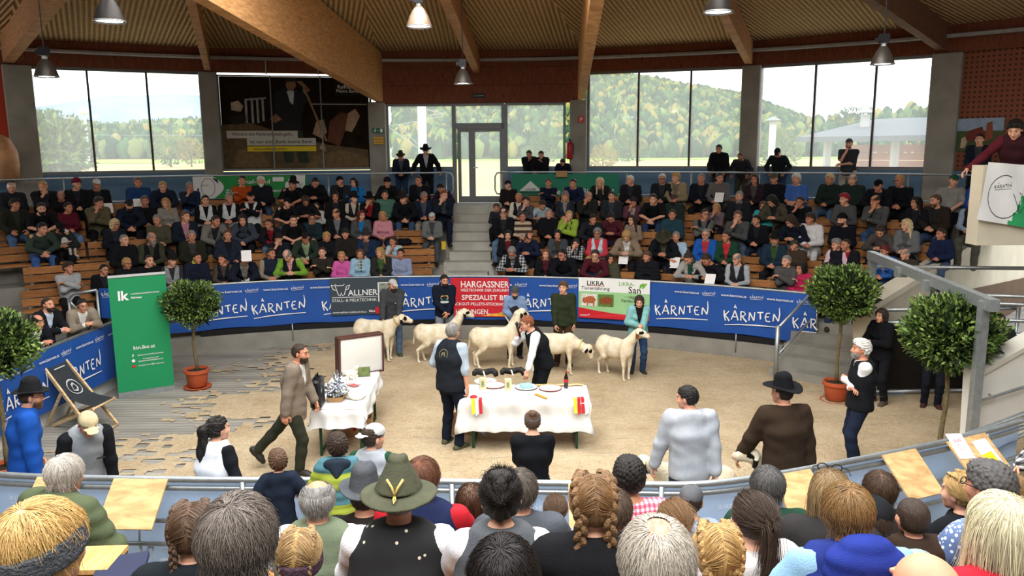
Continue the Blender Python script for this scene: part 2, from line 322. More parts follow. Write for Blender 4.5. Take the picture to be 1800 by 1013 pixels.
v, q = saw_sheet(); o = link_mesh('sawdust', np_mesh('sawdust', v, q, sawdust())); o['kind'] = 'stuff'; o['label'] = 'pale sawdust litter strewn over the floor of the show ring'; o['category'] = 'sawdust'

# stands at the back: concrete terraces, aisle steps
mb = MB(); zprev = 0
for k in range(5):
    r0 = ROWR[k] - .42
    mb.ring(r0, 17.3, zprev if k else .0, ROWZ[k], PL, A0, 24); mb.ring(r0, 17.3, zprev if k else .0, ROWZ[k], A1, PR, 20); zprev = ROWZ[k]
mb.ring(17.0, 18.6, 2.2, WALK, PL, PR + .35, 40)
S(mb.build('floor_terrace', CONC))
mb = MB(); zz = .34
for k in range(6):
    z1 = .70 + k * .404; r0 = 12.85 + k * .78; mb.ring(r0, 17.1, 0, z1, A0, A1, 4); k and mb.ring(r0 - .36, r0, z1 - .42, z1 - .2, A0 + .008, A1 - .008, 4)
S(mb.build('floor_aisle_steps', mat('B4B1A6', .9, 0, .14, 2.5, .2, 40, .2, 'concrete_pale')))
# benches: two seat boards and two back boards on posts, one bench per sector of each row
BW = wood('B07A48', (1, 9, 9), False, .55, 'bench_timber')
BW2 = wood('9C6A3E', (1, 9, 9), False, .55, 'bench_timber')
n_b = 0
def bench_row(k, p0, p1, n, side):
    global n_b
    for i in range(n):
        a, b = p0 + (p1 - p0) * i / n, p0 + (p1 - p0) * (i + 1) / n; m = (a + b) / 2; R = ROWR[k]; W = abs(2 * R * math.sin((b - a) / 2)) - .03
        loc = pol(R * math.cos((b - a) / 2), m, ROWZ[k]); o = bpy.data.objects.new('bench', None); COL.objects.link(o); o.location = loc; o.rotation_euler = (0, 0, -m); n_b += 1
        tag(o, f"slatted timber bench in the {['front', 'second', 'third', 'fourth', 'top'][k]} tier, {['first', 'second', 'third', 'fourth', 'fifth', 'sixth', 'seventh'][i]} from the aisle steps on the {side} side", 'bench', 'timber benches of the back stand')
        for j, (y, z, sy, sz) in enumerate([(-.15, .43, .17, .045), (.04, .43, .17, .045), (.2, .56, .04, .15), (.21, .73, .04, .15)]):
            q = MB(); q.box((0, 0, 0), (W, sy, sz), bev=.006); c = link_mesh('plank', q.mesh('plank', (BW, BW2)[(i + j + k) % 2]), o, (0, y, z))
        for x in (-W * .42, 0, W * .42):
            q = MB(); q.box((0, 0, .2), (.06, .3, .41)); q.box((0, .255, .42), (.05, .05, .8)); link_mesh('post', q.mesh('post', GREYF), o, (x, -.02 + .0, 0))
for k in range(5):
    left0 = phi_px(30 if k == 0 else (35 if k == 1 else -40), ROWR[k], 470 - 30 * k)
    bench_row(k, A0 - .012, left0, 5, 'poster'); bench_row(k, A1 + .012, PR - .01, 5, 'gate')

# ring barrier: concrete base, rubber strip, tube rail and blue banner
B0, B1 = phi_px(292, 12.6, 540), phi_px(1432, 12.6, 560)
mb = MB(); mb.ring(12.55, 12.78, 0, .34, B0 - .05, phi_px(1375, 12.6, 620), 40); S(mb.build('wall_ring', CONC))
mb = MB(); mb.ring(12.57, 12.74, .35, .46, phi_px(353, 12.6, 590), phi_px(1362, 12.6, 600), 40); S(mb.build('trim_1', BLACK))
rail = thing('ring_barrier', 'galvanised tube rail on posts that carries the blue banner round the ring', 'barrier', pol(12.7, 0, 0))
mb = MB(); mb.tube([pol(12.68, B0 + (B1 - B0) * i / 50, 1.44) for i in range(51)], .026, 8); mb.build('rail', GALV, rail, True)
mb = MB(); mb.tube([pol(12.68, B0 + (B1 - B0) * i / 50, .5) for i in range(51)], .02, 8); mb.build('rail', GALV, rail, True)
for i in range(9):
    p = B0 + (B1 - B0) * i / 8; mb = MB(); mb.tube([pol(12.72, p, .3), pol(12.72, p, 1.43)], .024, 8); mb.build('post', GALV, rail, True)
for px in (515, 1293):
    mb = MB(); p = phi_px(px, 12.5, 595); mb.tube([pol(12.53, p, .12), pol(12.53, p, .5)], .014, 6); mb.build('latch_bar', GALV, rail, True)
RB = 12.63
ban = thing('banner', 'long blue banner with white brushed lettering along the back of the ring', 'banner', pol(RB, 0, .47))
nb = 60; mb = MB(); vs = []
for i in range(nb + 1):
    ph = B0 + (B1 - B0) * i / nb; wv = .006 * math.sin(i * 1.7) + .004 * math.sin(i * .6)
    vs += [pol(RB + wv, ph, .47 - .012 * math.sin(i * .9)), pol(RB + wv + .02, ph, 1.0), pol(RB + .04, ph, 1.45)]
mb.add(vs, [(i * 3 + j, i * 3 + 3 + j, i * 3 + 4 + j, i * 3 + 1 + j) for i in range(nb) for j in range(2)]); mb.build('cloth', BLUEB, ban, True)
def SB(R): return lambda u, v: pol(R, u / 12.63, v)
Sb = SB(RB - .022)
for px in [385, 490, 612, 740, 955, 1080, 1199, 1323]:
    mb = MB(); u = phi_px(px, RB, 530) * 12.63; brush_word(mb, Sb, u, .86, 1.16, 0, range(7), .03); mb.build('lettering', WHITE, ban)
mb = MB(); u = phi_px(1447, RB, 560) * 12.63; brush_word(mb, Sb, u, .86, 1.16, 0, range(3), .03); mb.build('lettering', WHITE, ban)
mb = MB()
for px in [322, 402, 484, 566, 725, 804, 880, 968, 1046, 1208, 1291, 1373]:
    u = phi_px(px, RB, 500) * 12.63; write(mb, Sb, 'www.kaernten.at', u, 1.27, width=.52, bold=.004); brush_word(mb, Sb, u + .46, 1.27, .27, 0, range(7), .03)
o = mb.build('small_lettering', WHITE, ban); o['label'] = 'repeated web address and small brushed word'
# boards hung over the banner
def board(name, label, px0, px1, y0, y1, col, R=12.595):
    a, b = phi_px(px0, R, 520), phi_px(px1, R, 520); z0, z1 = onR((px0 + px1) / 2, y1, R).z, onR((px0 + px1) / 2, y0, R).z
    t = thing(name, label, 'sign', pol(R, (a + b) / 2, z0)); mb = MB(); mb.ring(R, R + .018, z0, z1, a, b, 8); mb.build('panel', col, t)
    return t, (lambda u, v: pol(R - .004, a + (b - a) * u, z0 + (z1 - z0) * v)), (R * (b - a)) / (z1 - z0)
t, Sw, asp = board('sign_board', 'dark slate sign reading WALLNER with a line drawn cow head', 581, 700, 488, 553, mat('3C474F', .6, 0, .05, name='slate_print'))
def aw(mb, Sx, asp, txt, u, v, w, mi=0, bold=.0, h=None): write(mb, lambda x, y: Sx(x / asp, y), txt, u * asp, v, width=w * asp, height=h, mi=mi, bold=bold)
mb = MB(); aw(mb, Sw, asp, 'ALLNER', .475, .60, .44, bold=.012); aw(mb, Sw, asp, 'STALL- & MELKTECHNIK', .35, .40, .66); aw(mb, Sw, asp, 'www.wallner-melktechnik.at', .27, .08, .5)
rect(mb, Sw, .02, .475, .68, .49); f = lambda x, y: Sw(x / asp, y)
for st in ([(.10, .84), (.13, .80), (.26, .80), (.29, .84)], [(.02, .82), (.10, .80), (.16, .55), (.20, .53), (.22, .62), (.24, .53), (.28, .55), (.33, .78), (.40, .81)], [(.02, .82), (.06, .70), (.11, .68)], [(.40, .81), (.36, .70), (.31, .68)]): stroke(mb, f, [(x * asp * .72, y) for x, y in st], .018)
mb.build('lettering', WHITE, t)
mb = MB()
for (a0, b0, a1, b1) in ((.70, .34, .99, .36), (.70, .84, .99, .86), (.70, .34, .715, .86), (.975, .34, .99, .86)): rect(mb, Sw, a0, b0, a1, b1)
o = mb.build('photo_border', WHITE, t); mb = MB(); rect(mb, Sw, .715, .36, .975, .84); mb.build('photo_print', mat('8C9183', .6, 0, .7, 40, name='photo_print'), t)
mb = MB(); disc(mb, Sw, .68, .1, .035, .10, 0); mb.build('red_emblem', mat('C8232B', .6, 0, 0), t); mb = MB(); aw(mb, Sw, asp, 'Mein Lely', .66, .08, .2, bold=.01); mb.build('lettering', WHITE, t)
t, Sh, asp = board('sign_board', 'red sign reading HARGASSNER above further white lettering', 792, 895, 489, 557, mat('CB2733', .6, 0, .05, name='red_print'))
mb = MB()
for txt, u, v, wd, hh in (('HARGASSNER', .59, .84, .82, .17), ('HEIZTECHNIK DER ZUKUNFT', .59, .69, .82, .07), ('SPEZIALIST BEI', .59, .50, .80, .13), ('HACKGUT-PELLETS-STÜCKHOLZ', .50, .34, 1.0, .09), ('HEIZUNGEN', .36, .13, .55, .13)): aw(mb, Sh, asp, txt, u, v, wd, bold=.014, h=hh)
mb.build('lettering', WHITE, t); mb = MB(); mb.add([Sh(.5, .02), Sh(1, .02), Sh(1, .18), Sh(.9, .14), Sh(.8, .1), Sh(.65, .06)], [(0, 1, 2, 3, 4, 5)]); mb.build('flame_print', mat('E8A23C', .6, 0, .3, 9), t)
mb = MB(); aw(mb, Sh, asp, 'www.hargassner.at', .80, .07, .36, bold=.006); mb.build('lettering', WHITE, t)
t, Sl, asp = board('sign_board', 'white and green sign reading LIKRA with two cattle photographs', 1017, 1142, 490, 561, mat('F0F0EC', .6, 0, .02, name='white_panel'))
Sl0 = Sl; Sl = lambda u, v: Sl0(u, v)
mb = MB(); rect(mb, Sl, 0, .10, 1, .66, n=6); mb.build('green_field', mat('9FCF94', .6, 0, .08, 4), t)
Sl2 = lambda u, v: (lambda p: Vector((CX + (p.x - CX) * .9994, CY + (p.y - CY) * .9994, p.z)))(Sl0(u, v))
mb = MB(); mb.add([Sl2(0, 0), Sl2(1, 0), Sl2(1, .13), Sl2(.75, .12), Sl2(.5, .14), Sl2(.25, .19), Sl2(.1, .23), Sl2(0, .26)], [tuple(range(8))]); mb.build('red_field', mat('C9202B', .6, 0, .04), t)
mb = MB(); aw(mb, Sl, asp, 'LIKRA', .24, .87, .24, bold=.014); aw(mb, Sl, asp, 'Tierernährung', .24, .73, .40, bold=.006); aw(mb, Sl, asp, 'San', .79, .74, .17, bold=.006); aw(mb, Sl2, asp, '– regt die', .78, .56, .25); aw(mb, Sl2, asp, 'Verdauung an', .77, .46, .34); mb.build('lettering', mat('1E1E1E', .6, 0, 0), t)
mb = MB(); rect(mb, Sl, .11, .80, .37, .81); mb.build('underline', mat('C9202B', .6, 0, .04), t)
mb = MB(); aw(mb, Sl, asp, 'LIKRA-', .68, .88, .22, bold=.006); [stroke(mb, lambda x, y: Sl(x / asp, y), [(a * asp, .78), ((a + .02) * asp, .86), ((a + .06) * asp, .92)], [.02, .07, .01]) for a in (.86, .90)]; mb.build('green_lettering', mat('6DB33F', .6, 0, 0), t)
mb = MB(); aw(mb, lambda u, v: Sl2(u, v) + (Sl2(u, v) - pol(14, 0, 0)).normalized() * 0, asp, 'www.likra.com', .16, .07, .27, bold=.008); aw(mb, Sl2, asp, 'erfolgreich', .74, .05, .25, bold=.008); o = mb.build('lettering', WHITE, t)
for x in o.data.vertices:
    p = x.co + o.parent.location; d = Vector((CX - p.x, CY - p.y, 0)).normalized(); x.co += d * .004
for (u0, c1, c2) in ((.04, 'B4633A', 'E2DDD4'), (.28, '8A4A2C', '5E7F3A')):
    mb = MB(); rect(mb, Sl2, u0, .30, u0 + .22, .60); ph = mb.build('photo_print', mat(c2, .6, 0, .3, 30), t); mb = MB(); Sx = lambda u, v: (lambda p: Vector((CX + (p.x - CX) * .9992, CY + (p.y - CY) * .9992, p.z)))(Sl2(u, v))
    disc(mb, Sx, u0 + .13, .46, .075, .09); disc(mb, Sx, u0 + .05, .44, .035, .07); rect(mb, Sx, u0 + .08, .31, u0 + .1, .42); rect(mb, Sx, u0 + .17, .31, u0 + .19, .42); mb.build('cattle_print', mat(c1, .6, 0, .3, 30), ph)

# facade: concrete pillars, windows, door
PX = [38, 370, 663, 1018, 1320, 1660]; PP = [onR(x, 210, 18.3) for x in PX]
ph0 = phi_of(PP[0]); PP = [pol(18.3, ph0 - .25, 5)] + PP + [pol(18.3, phi_of(PP[-1]) + .25, 5), pol(18.3, phi_of(PP[-1]) + .5, 5)]
for i, p in enumerate(PP[1:7]):
    top = 5.58 if i in (2, 3) else 6.34; ph = phi_of(p); mb = MB(); Mz = Matrix.Rotation(-ph, 3, 'Z')
    mb.box((p.x, p.y, (WALK + top) / 2), (.47 if i not in (0, 5) else .62, .55, top - WALK), Mz, bev=.02); S(mb.build('pillar', CONC))
FASC = wood('7A4630', (7, 7, 1.0), True, .7, 'dark_larch'); FRAME = mat('6E7274', .45, .4, .08, 9, name='window_frame'); MULL = mat('4A4148', .45, .4, .08, 9, name='mullion')
BLUEW = mat('5C7C98', .7, 0, .08, 3, name='blue_panel')
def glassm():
    m = bpy.data.materials.new('haze_veil_glass'); m.use_nodes = True; nt = m.node_tree; N, L = nt.nodes, nt.links; N.remove(N['Principled BSDF'])
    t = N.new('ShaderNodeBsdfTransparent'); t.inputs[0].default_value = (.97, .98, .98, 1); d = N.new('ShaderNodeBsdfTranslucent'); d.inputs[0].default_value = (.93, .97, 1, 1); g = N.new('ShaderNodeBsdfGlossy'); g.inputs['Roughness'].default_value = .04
    x = N.new('ShaderNodeMixShader'); x.inputs[0].default_value = .13; L.new(t.outputs[0], x.inputs[1]); L.new(d.outputs[0], x.inputs[2])  # milky share washes out the view, in place of outdoor haze
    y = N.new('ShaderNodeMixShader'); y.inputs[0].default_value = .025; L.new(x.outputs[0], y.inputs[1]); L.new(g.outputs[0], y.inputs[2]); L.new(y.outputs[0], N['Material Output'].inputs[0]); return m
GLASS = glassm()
class Facet:
    def __init__(s, i): s.P, s.Q = Vector((PP[i].x, PP[i].y, 0)), Vector((PP[i + 1].x, PP[i + 1].y, 0)); s.d = (s.Q - s.P).normalized(); s.n = Vector((s.d.y, -s.d.x, 0)); s.W = (s.Q - s.P).length
    def u(s, px, py=210): return (onplane(px, py, s.P, s.Q) - s.P).dot(s.d)
    def pt(s, u, z, off=0): p = s.P + s.d * u + s.n * off; return Vector((p.x, p.y, z))
    def box(s, mb, u0, u1, z0, z1, off=0, th=.1, mi=0):
        c = s.pt((u0 + u1) / 2, (z0 + z1) / 2, off); M = Matrix((s.d, -s.n, (0, 0, 1))).transposed(); mb.box(c, (abs(u1 - u0), th, abs(z1 - z0)), M, mi); return mb
FC = [Facet(i) for i in range(8)]
def window(fc, no, us, z0, z1, label=None):
    f = FC[fc]; o = bpy.data.objects.new(f'window_{no}', None); COL.objects.link(o); S(o)
    mb = MB(); f.box(mb, us[0] - .07, us[-1] + .07, z0 - .08, z0); f.box(mb, us[0] - .07, us[-1] + .07, z1, z1 + .07); f.box(mb, us[0] - .07, us[0], z0, z1); f.box(mb, us[-1], us[-1] + .07, z0, z1); mb.build('frame', FRAME, o)
    for u in us[1:-1]: mb = MB(); f.box(mb, u - .025, u + .025, z0, z1, 0, .09); mb.build('mullion', MULL, o)
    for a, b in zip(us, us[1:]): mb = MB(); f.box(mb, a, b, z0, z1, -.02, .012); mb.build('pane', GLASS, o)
    return o
SILL, WTOP = 3.76, 6.27
wins = [(1, 1, [54, 160, 263, 355]), (4, 3, [1037, 1122, 1213, 1305]), (5, 4, [1336, 1430, 1535, 1637])]
for fc, no, pxs in wins: window(fc, no, [FC[fc].u(x) for x in pxs], SILL, WTOP)
f = FC[3]; uL, uR = f.u(683), f.u(1004); dz = [f.u(797), f.u(886)]
window(3, 2, [uL, dz[0]], SILL, 5.46); window(3, 5, [dz[1] + .1, f.u(990)], SILL, 5.46)
window(3, 6, [dz[0] + .07, dz[1] - .07], 4.98, 5.46)
dr = bpy.data.objects.new('door_1', None); COL.objects.link(dr); S(dr); dr['label'] = 'glazed double door at the head of the aisle steps'
mb = MB(); f.box(mb, dz[0] - .04, dz[0] + .07, WALK, 5.5, 0, .14); f.box(mb, dz[1] - .07, dz[1] + .1, WALK, 5.5, 0, .14); f.box(mb, dz[0], dz[1], 4.82, 4.96, 0, .14); mb.build('frame', FRAME, dr)
for a, b in ((f.u(804), f.u(829)), (f.u(829), f.u(884))):
    lf = bpy.data.objects.new('leaf', None); COL.objects.link(lf); lf.parent = dr
    mb = MB(); f.box(mb, a, a + .09, WALK + .02, 4.82, 0, .07); f.box(mb, b - .09, b, WALK + .02, 4.82, 0, .07); f.box(mb, a + .09, b - .09, 4.74, 4.82, 0, .07); f.box(mb, a + .09, b - .09, WALK + .02, WALK + .2, 0, .07); mb.build('leaf_frame', FRAME, lf)
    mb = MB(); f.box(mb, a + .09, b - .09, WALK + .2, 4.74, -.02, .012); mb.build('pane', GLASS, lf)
mb = MB(); f.box(mb, f.u(831) + .0, f.u(831) + .13, 3.72, 3.75, .07, .03); mb.build('door_handle', GALV, dr)
# walls under and beside the windows, fascia boards above
for i in range(8):
    f = FC[i]; nm = ['far_left', 'left_window', 'poster', 'door', 'right_window', 'gate_window', 'right', 'far_right'][i]
    segs = [(0, f.W)] if i != 3 else [(0, dz[0] - .04), (dz[1] + .1, f.W)]
    for k, (a, b) in enumerate(segs): mb = MB(); f.box(mb, a, b, WALK - .1, SILL - .08, -.02, .16); S(mb.build(f'wall_{nm}' if k == 0 else 'wall_door_side', BLUEW))
    zt = 5.53 if i == 3 else WTOP + .07
    n = 3 if i == 3 else 1
    fo = bpy.data.objects.new(f'trim_{i + 2}', None); COL.objects.link(fo); S(fo)
    for k in range(n): mb = MB(); f.box(mb, .0, f.W, zt + (7.0 - zt) * k / n, zt + (7.0 - zt) * (k + 1) / n - (.008 if n > 1 else 0), .03 - .004 * (k % 2), .2); mb.build('board', FASC, fo)
f = FC[0]; mb = MB(); f.box(mb, 0, f.W, SILL - .08, 7, -.04, .1); S(mb.build('wall_mural', mat('B03A1E', .7, 0, .1, 2, name='red_mural')))
RTW = wood('6B3B28', (6, 6, 1), False, .7, 'lattice_board')
def lattice():
    m = bpy.data.materials.new('perforated_board'); m.use_nodes = True; nt = m.node_tree; N, L = nt.nodes, nt.links; b = N['Principled BSDF']; b.inputs['Roughness'].default_value = .75
    tc = N.new('ShaderNodeTexCoord'); br = N.new('ShaderNodeTexBrick'); br.offset = 0; br.inputs['Scale'].default_value = 1; br.inputs['Brick Width'].default_value = .11; br.inputs['Row Height'].default_value = .11; br.inputs['Mortar Size'].default_value = .036; br.inputs['Mortar Smooth'].default_value = .1
    br.inputs['Color1'].default_value = (*lin('2A1510'), 1); br.inputs['Color2'].default_value = (*lin('2A1510'), 1); br.inputs['Mortar'].default_value = (*lin('84492F'), 1); L.new(tc.outputs['UV'], br.inputs[0]); L.new(br.outputs[0], b.inputs['Base Color']); return m
LATT = lattice()
for i, nm in ((6, 'lattice'), (7, 'lattice_end')):
    f = FC[i]; mb = MB(); f.box(mb, 0, f.W, SILL - .08, 6.4, -.02, .1); o = S(mb.build('wall_' + nm, LATT)); uv = o.data.uv_layers.new()
    for l in o.data.loops: p = o.data.vertices[l.vertex_index].co; uv.data[l.index].uv = ((p - f.P).dot(f.d), p.z)
# cable tray round the hall at the eaves
mb = MB(); n = 60; mb.tube([pol(17.95, phi_of(PP[0]) + (phi_of(PP[-1]) - phi_of(PP[0])) * k / n, 6.7) for k in range(n + 1)], .05, 6); S(mb.build('trim_20', mat('A8A8A6', .5, .3, .1)))
for fc, px in ((2, 473), (2, 563), (3, 670)): mb = MB(); f = FC[fc]; mb.tube([f.pt(f.u(px), 6.7, .15), f.pt(f.u(px), 5.5 if fc == 3 else 6.3, .15)], .02, 6); S(mb.build('trim_21', mat('A8A8A6', .5, .3, .1)))

# roof: ribbed panels between rafters
def ribmat():
    m = bpy.data.materials.new('woven_ceiling_board'); m.use_nodes = True; nt = m.node_tree; N, L = nt.nodes, nt.links; b = N['Principled BSDF']; b.inputs['Roughness'].default_value = .85
    tc = N.new('ShaderNodeTexCoord'); sx = N.new('ShaderNodeSeparateXYZ'); L.new(tc.outputs['Object'], sx.inputs[0])
    def wav(o, f):
        a = N.new('ShaderNodeMath'); a.operation = 'MULTIPLY'; a.inputs[1].default_value = f; L.new(o, a.inputs[0]); s = N.new('ShaderNodeMath'); s.operation = 'SINE'; L.new(a.outputs[0], s.inputs[0]); return s.outputs[0]
    a = wav(sx.outputs[0], 2 * math.pi / .11); c = wav(sx.outputs[1], 2 * math.pi / .16); p = N.new('ShaderNodeMath'); p.operation = 'MULTIPLY_ADD'; L.new(c, p.inputs[0]); p.inputs[1].default_value = .35; L.new(a, p.inputs[2])
    n = N.new('ShaderNodeTexNoise'); n.inputs['Scale'].default_value = 14; L.new(tc.outputs['Object'], n.inputs[0]); q = N.new('ShaderNodeMath'); q.operation = 'ADD'; L.new(p.outputs[0], q.inputs[0]); L.new(n.outputs[0], q.inputs[1])
    r = N.new('ShaderNodeValToRGB'); r.color_ramp.elements[0].position = .0; r.color_ramp.elements[0].color = (*lin('6E5231'), 1); r.color_ramp.elements[1].position = .9; r.color_ramp.elements[1].color = (*lin('DDB67C'), 1)
    mr = N.new('ShaderNodeMapRange'); mr.inputs[1].default_value = -1; mr.inputs[2].default_value = 2; L.new(q.outputs[0], mr.inputs[0]); L.new(mr.outputs[0], r.inputs[0]); L.new(r.outputs[0], b.inputs['Base Color'])
    bu = N.new('ShaderNodeBump'); bu.inputs['Strength'].default_value = .8; bu.inputs['Distance'].default_value = .03; L.new(p.outputs[0], bu.inputs['Height']); L.new(bu.outputs[0], b.inputs['Normal']); return m
RIB = ribmat(); SLOPE = .07
def zroof(R): return 6.95 + SLOPE * (18.3 - R)
ce = bpy.data.objects.new('ceiling', None); COL.objects.link(ce); S(ce)
angs = [phi_of(p) for p in PP]; mids = []
bounds = [angs[0] - .28, angs[0]] + [phi_px(x, 18, 130) for x in (15, 365, 665, 845, 1022, 1320, 1660)] + [angs[-2], angs[-1]]
for a, b in zip(bounds, bounds[1:]):
    m = (a + b) / 2; mb = MB(); vs = []; nr = 4
    for i in range(nr + 1):
        R = 18.7 - (18.7 - 7.5) * i / nr
        for j in range(5): ph = a + (b - a) * j / 4 - m; vs += [(R * math.sin(ph), R * math.cos(ph), zroof(R)), (R * math.sin(ph), R * math.cos(ph), zroof(R) + .12)]
    ix = lambda i, j, t: (i * 5 + j) * 2 + t
    fs = [(ix(i, j, t), ix(i + 1, j, t), ix(i + 1, j + 1, t), ix(i, j + 1, t)) for i in range(nr) for j in range(4) for t in (0, 1)] + [(ix(nr, j, 0), ix(nr, j + 1, 0), ix(nr, j + 1, 1), ix(nr, j, 1)) for j in range(4)]
    mb.add(vs, fs); o = link_mesh('panel', mb.mesh('panel', RIB), ce, (CX, CY, 0)); o.rotation_euler = (0, 0, -m)
GLU = wood('C99A68', (1, 1, 7), True, .6, 'glulam', .9); GLUD = wood('B2835A', (1, 1, 7), True, .65, 'glulam', .9)
def beam(pe, pt_, zb, depth, width, mt, ext=1.5):
    A = onR(*pe, 17.95); A = onR(*pe, 17.95); A.z = zb
    d = ray(*pt_); best = None
    for k in range(200):                                            # where the sight line meets the rafter's underside
        t = 4 + k * .08; p = d * t + CAMV; R = math.hypot(p.x - CX, p.y - CY); e = abs(p.z - (zb + SLOPE * (17.95 - R)))
        if best is None or e < best[0]: best = (e, p.copy())
    Bp = best[1]; Bp = Bp + (Bp - A) * .55
    mb = MB(); dr_ = (Bp - A).normalized(); h = Matrix.Identity(3)
    mb.bar((A.x, A.y, A.z + depth / 2), (Bp.x, Bp.y, Bp.z + depth / 2), width, depth)
    return S(mb.build('beam', mt))
beam((15, 112), (104, 0), 6.37, .62, .24, GLUD); beam((365, 128), (335, 0), 6.36, .55, .16, GLUD)
beam((667, 180), (352, 0), 5.58, 1.32, .22, GLU); beam((838, 130), (782, 0), 6.34, .5, .2, GLUD)
beam((1022, 175), (1050, 0), 5.58, 1.3, .2, GLU); beam((1316, 110), (1262, 8), 6.36, .55, .18, GLUD); beam((1655, 80), (1525, 0), 6.4, .6, .2, wood('6B4A36', (1, 1, 7), True, .7, 'glulam', .9))
# rear of the hall behind the camera: terraces for the near spectators and the shell
NROW = [(5.35, .70), (4.55, 1.07), (3.75, 1.45), (2.9, 1.83), (2.0, 2.2)]
mb = MB(); zp = 0
for (y, z) in NROW: mb.box((0, (y + .42 - 4) / 2, (z + zp) / 2), (16, y + .42 + 4, z - zp)); zp = z
mb.box((0, -2.6, (2.72 + 2.2) / 2), (16, 7.6, .52)); S(mb.build('floor_terrace_near', CONCD))
for k, (y, z) in enumerate(NROW):
    for sx in (-1, 1):
        o = bpy.data.objects.new('bench', None); COL.objects.link(o); o.location = (sx * 3.1, y - .02, z)
        tag(o, f"slatted timber bench under the near spectators, {['front', 'second', 'third', 'fourth', 'top'][k]} tier, {'poster' if sx < 0 else 'gate'} half", 'bench', 'timber benches of the near stand')
        for (yy, zz_, sy, sz) in [(.12, .43, .17, .045), (-.07, .43, .17, .045)]: q = MB(); q.box((0, 0, 0), (6.1, sy, sz), bev=.006); link_mesh('plank', q.mesh('plank', BW), o, (0, yy, zz_))
        for x in (-2.6, 0, 2.6): q = MB(); q.box((0, 0, .2), (.06, .3, .41)); link_mesh('post', q.mesh('post', GREYF), o, (x, 0.03, 0))
mb = MB(); mb.box((0, -6.2, 5), (30, .2, 10)); S(mb.build('wall_front', CONC))
mb = MB(); mb.box((-14.5, 4, 5), (.2, 20, 10)); S(mb.build('wall_poster_side', CONC))
mb = MB(); mb.box((13.8, 2, 5), (.2, 16.6, 10)); S(mb.build('wall_gate_side', CONC))
mb = MB(); mb.box((-11.5, 3.5, 9.9), (6.5, 19, .2)); mb.box((9.8, 3.5, 9.9), (8, 19, .2)); mb.box((-1, -4, 9.9), (14, 5, .2)); S(mb.build('ceiling_upper', FASC))
# ================================================================ outside: valley, forest hills, buildings
def hill(name, base_pts, col, seedv, trees=None):
    # base_pts: (pixel x, ridge pixel y, distance, foot z)  ->  slope rising from the valley to the ridge
    pts = []
    xs = np.array([p[0] for p in base_pts], float); ry = np.array([p[1] for p in base_pts], float); D = base_pts[0][2]; dep = base_pts[0][3]
    X = np.arange(xs[0], xs[-1] + 1, 8.0); rg = np.random.RandomState(seedv); V = []; nx, nr = len(X), 26
    for i, x in enumerate(X):
        yy = float(np.interp(x, xs, ry)); top = aty(x, yy, D)
        for j in range(nr + 1):
            t = j / nr; Yd = D - dep * (1 - t); k = Yd / D; sm = t * t * (3 - 2 * t) * .55 + t * .45
            V.append((top.x * k, Yd, GZ + (top.z - GZ) * sm + rg.normal() * .012 * (top.z - GZ) * (t > 0) * (1 if t < 1 else .35)))
    q = np.array([(i * (nr + 1) + j, (i + 1) * (nr + 1) + j, (i + 1) * (nr + 1) + j + 1, i * (nr + 1) + j + 1) for i in range(nx - 1) for j in range(nr)])
    return np.array(V), q, nx, nr
GZ = -.6
def landmat(c1, c2, sc, nm, c3=None, st=None):
    m = bpy.data.materials.new(nm); m.use_nodes = True; nt = m.node_tree; N, L = nt.nodes, nt.links; b = N['Principled BSDF']; b.inputs['Roughness'].default_value = 1; b.inputs['Specular IOR Level'].default_value = 0
    tc = N.new('ShaderNodeTexCoord'); n = N.new('ShaderNodeTexNoise'); n.inputs['Scale'].default_value = sc; n.inputs['Detail'].default_value = 9; n.inputs['Roughness'].default_value = .7
    src = tc.outputs['Object']
    if st: mp = N.new('ShaderNodeMapping'); mp.inputs['Scale'].default_value = st; L.new(src, mp.inputs[0]); src = mp.outputs[0]
    L.new(src, n.inputs[0]); r = N.new('ShaderNodeValToRGB'); r.color_ramp.elements[0].position = .35; r.color_ramp.elements[0].color = (*lin(c1), 1); r.color_ramp.elements[1].position = .65; r.color_ramp.elements[1].color = (*lin(c2), 1)
    if c3: e = r.color_ramp.elements.new(.72); e.color = (*lin(c3), 1)
    L.new(n.outputs[0], r.inputs[0]); L.new(r.outputs[0], b.inputs['Base Color']); return m
mb = MB(); mb.box((0, 4020, GZ - .5), (12000, 8000 - 0, 1)); o = mb.build('ground_outside', landmat('B7A46C', 'CDB987', .02, 'stubble_field')); S(o)
for (d0, d1, x0, x1, c) in ((48, 70, -14, 9, '8FAE55'), (52, 58, -14, 9, 'B9B8B0'), (330, 460, -400, 400, '96BE5A'), (460, 520, -500, 500, 'B9A470')):
    mb = MB(); mb.box(((x0 + x1) / 2, (d0 + d1) / 2, GZ + .02 + d0 * .0004), (x1 - x0, d1 - d0, .04)); S(mb.build('field_outside', landmat(c, c, .05, 'grass_field')))
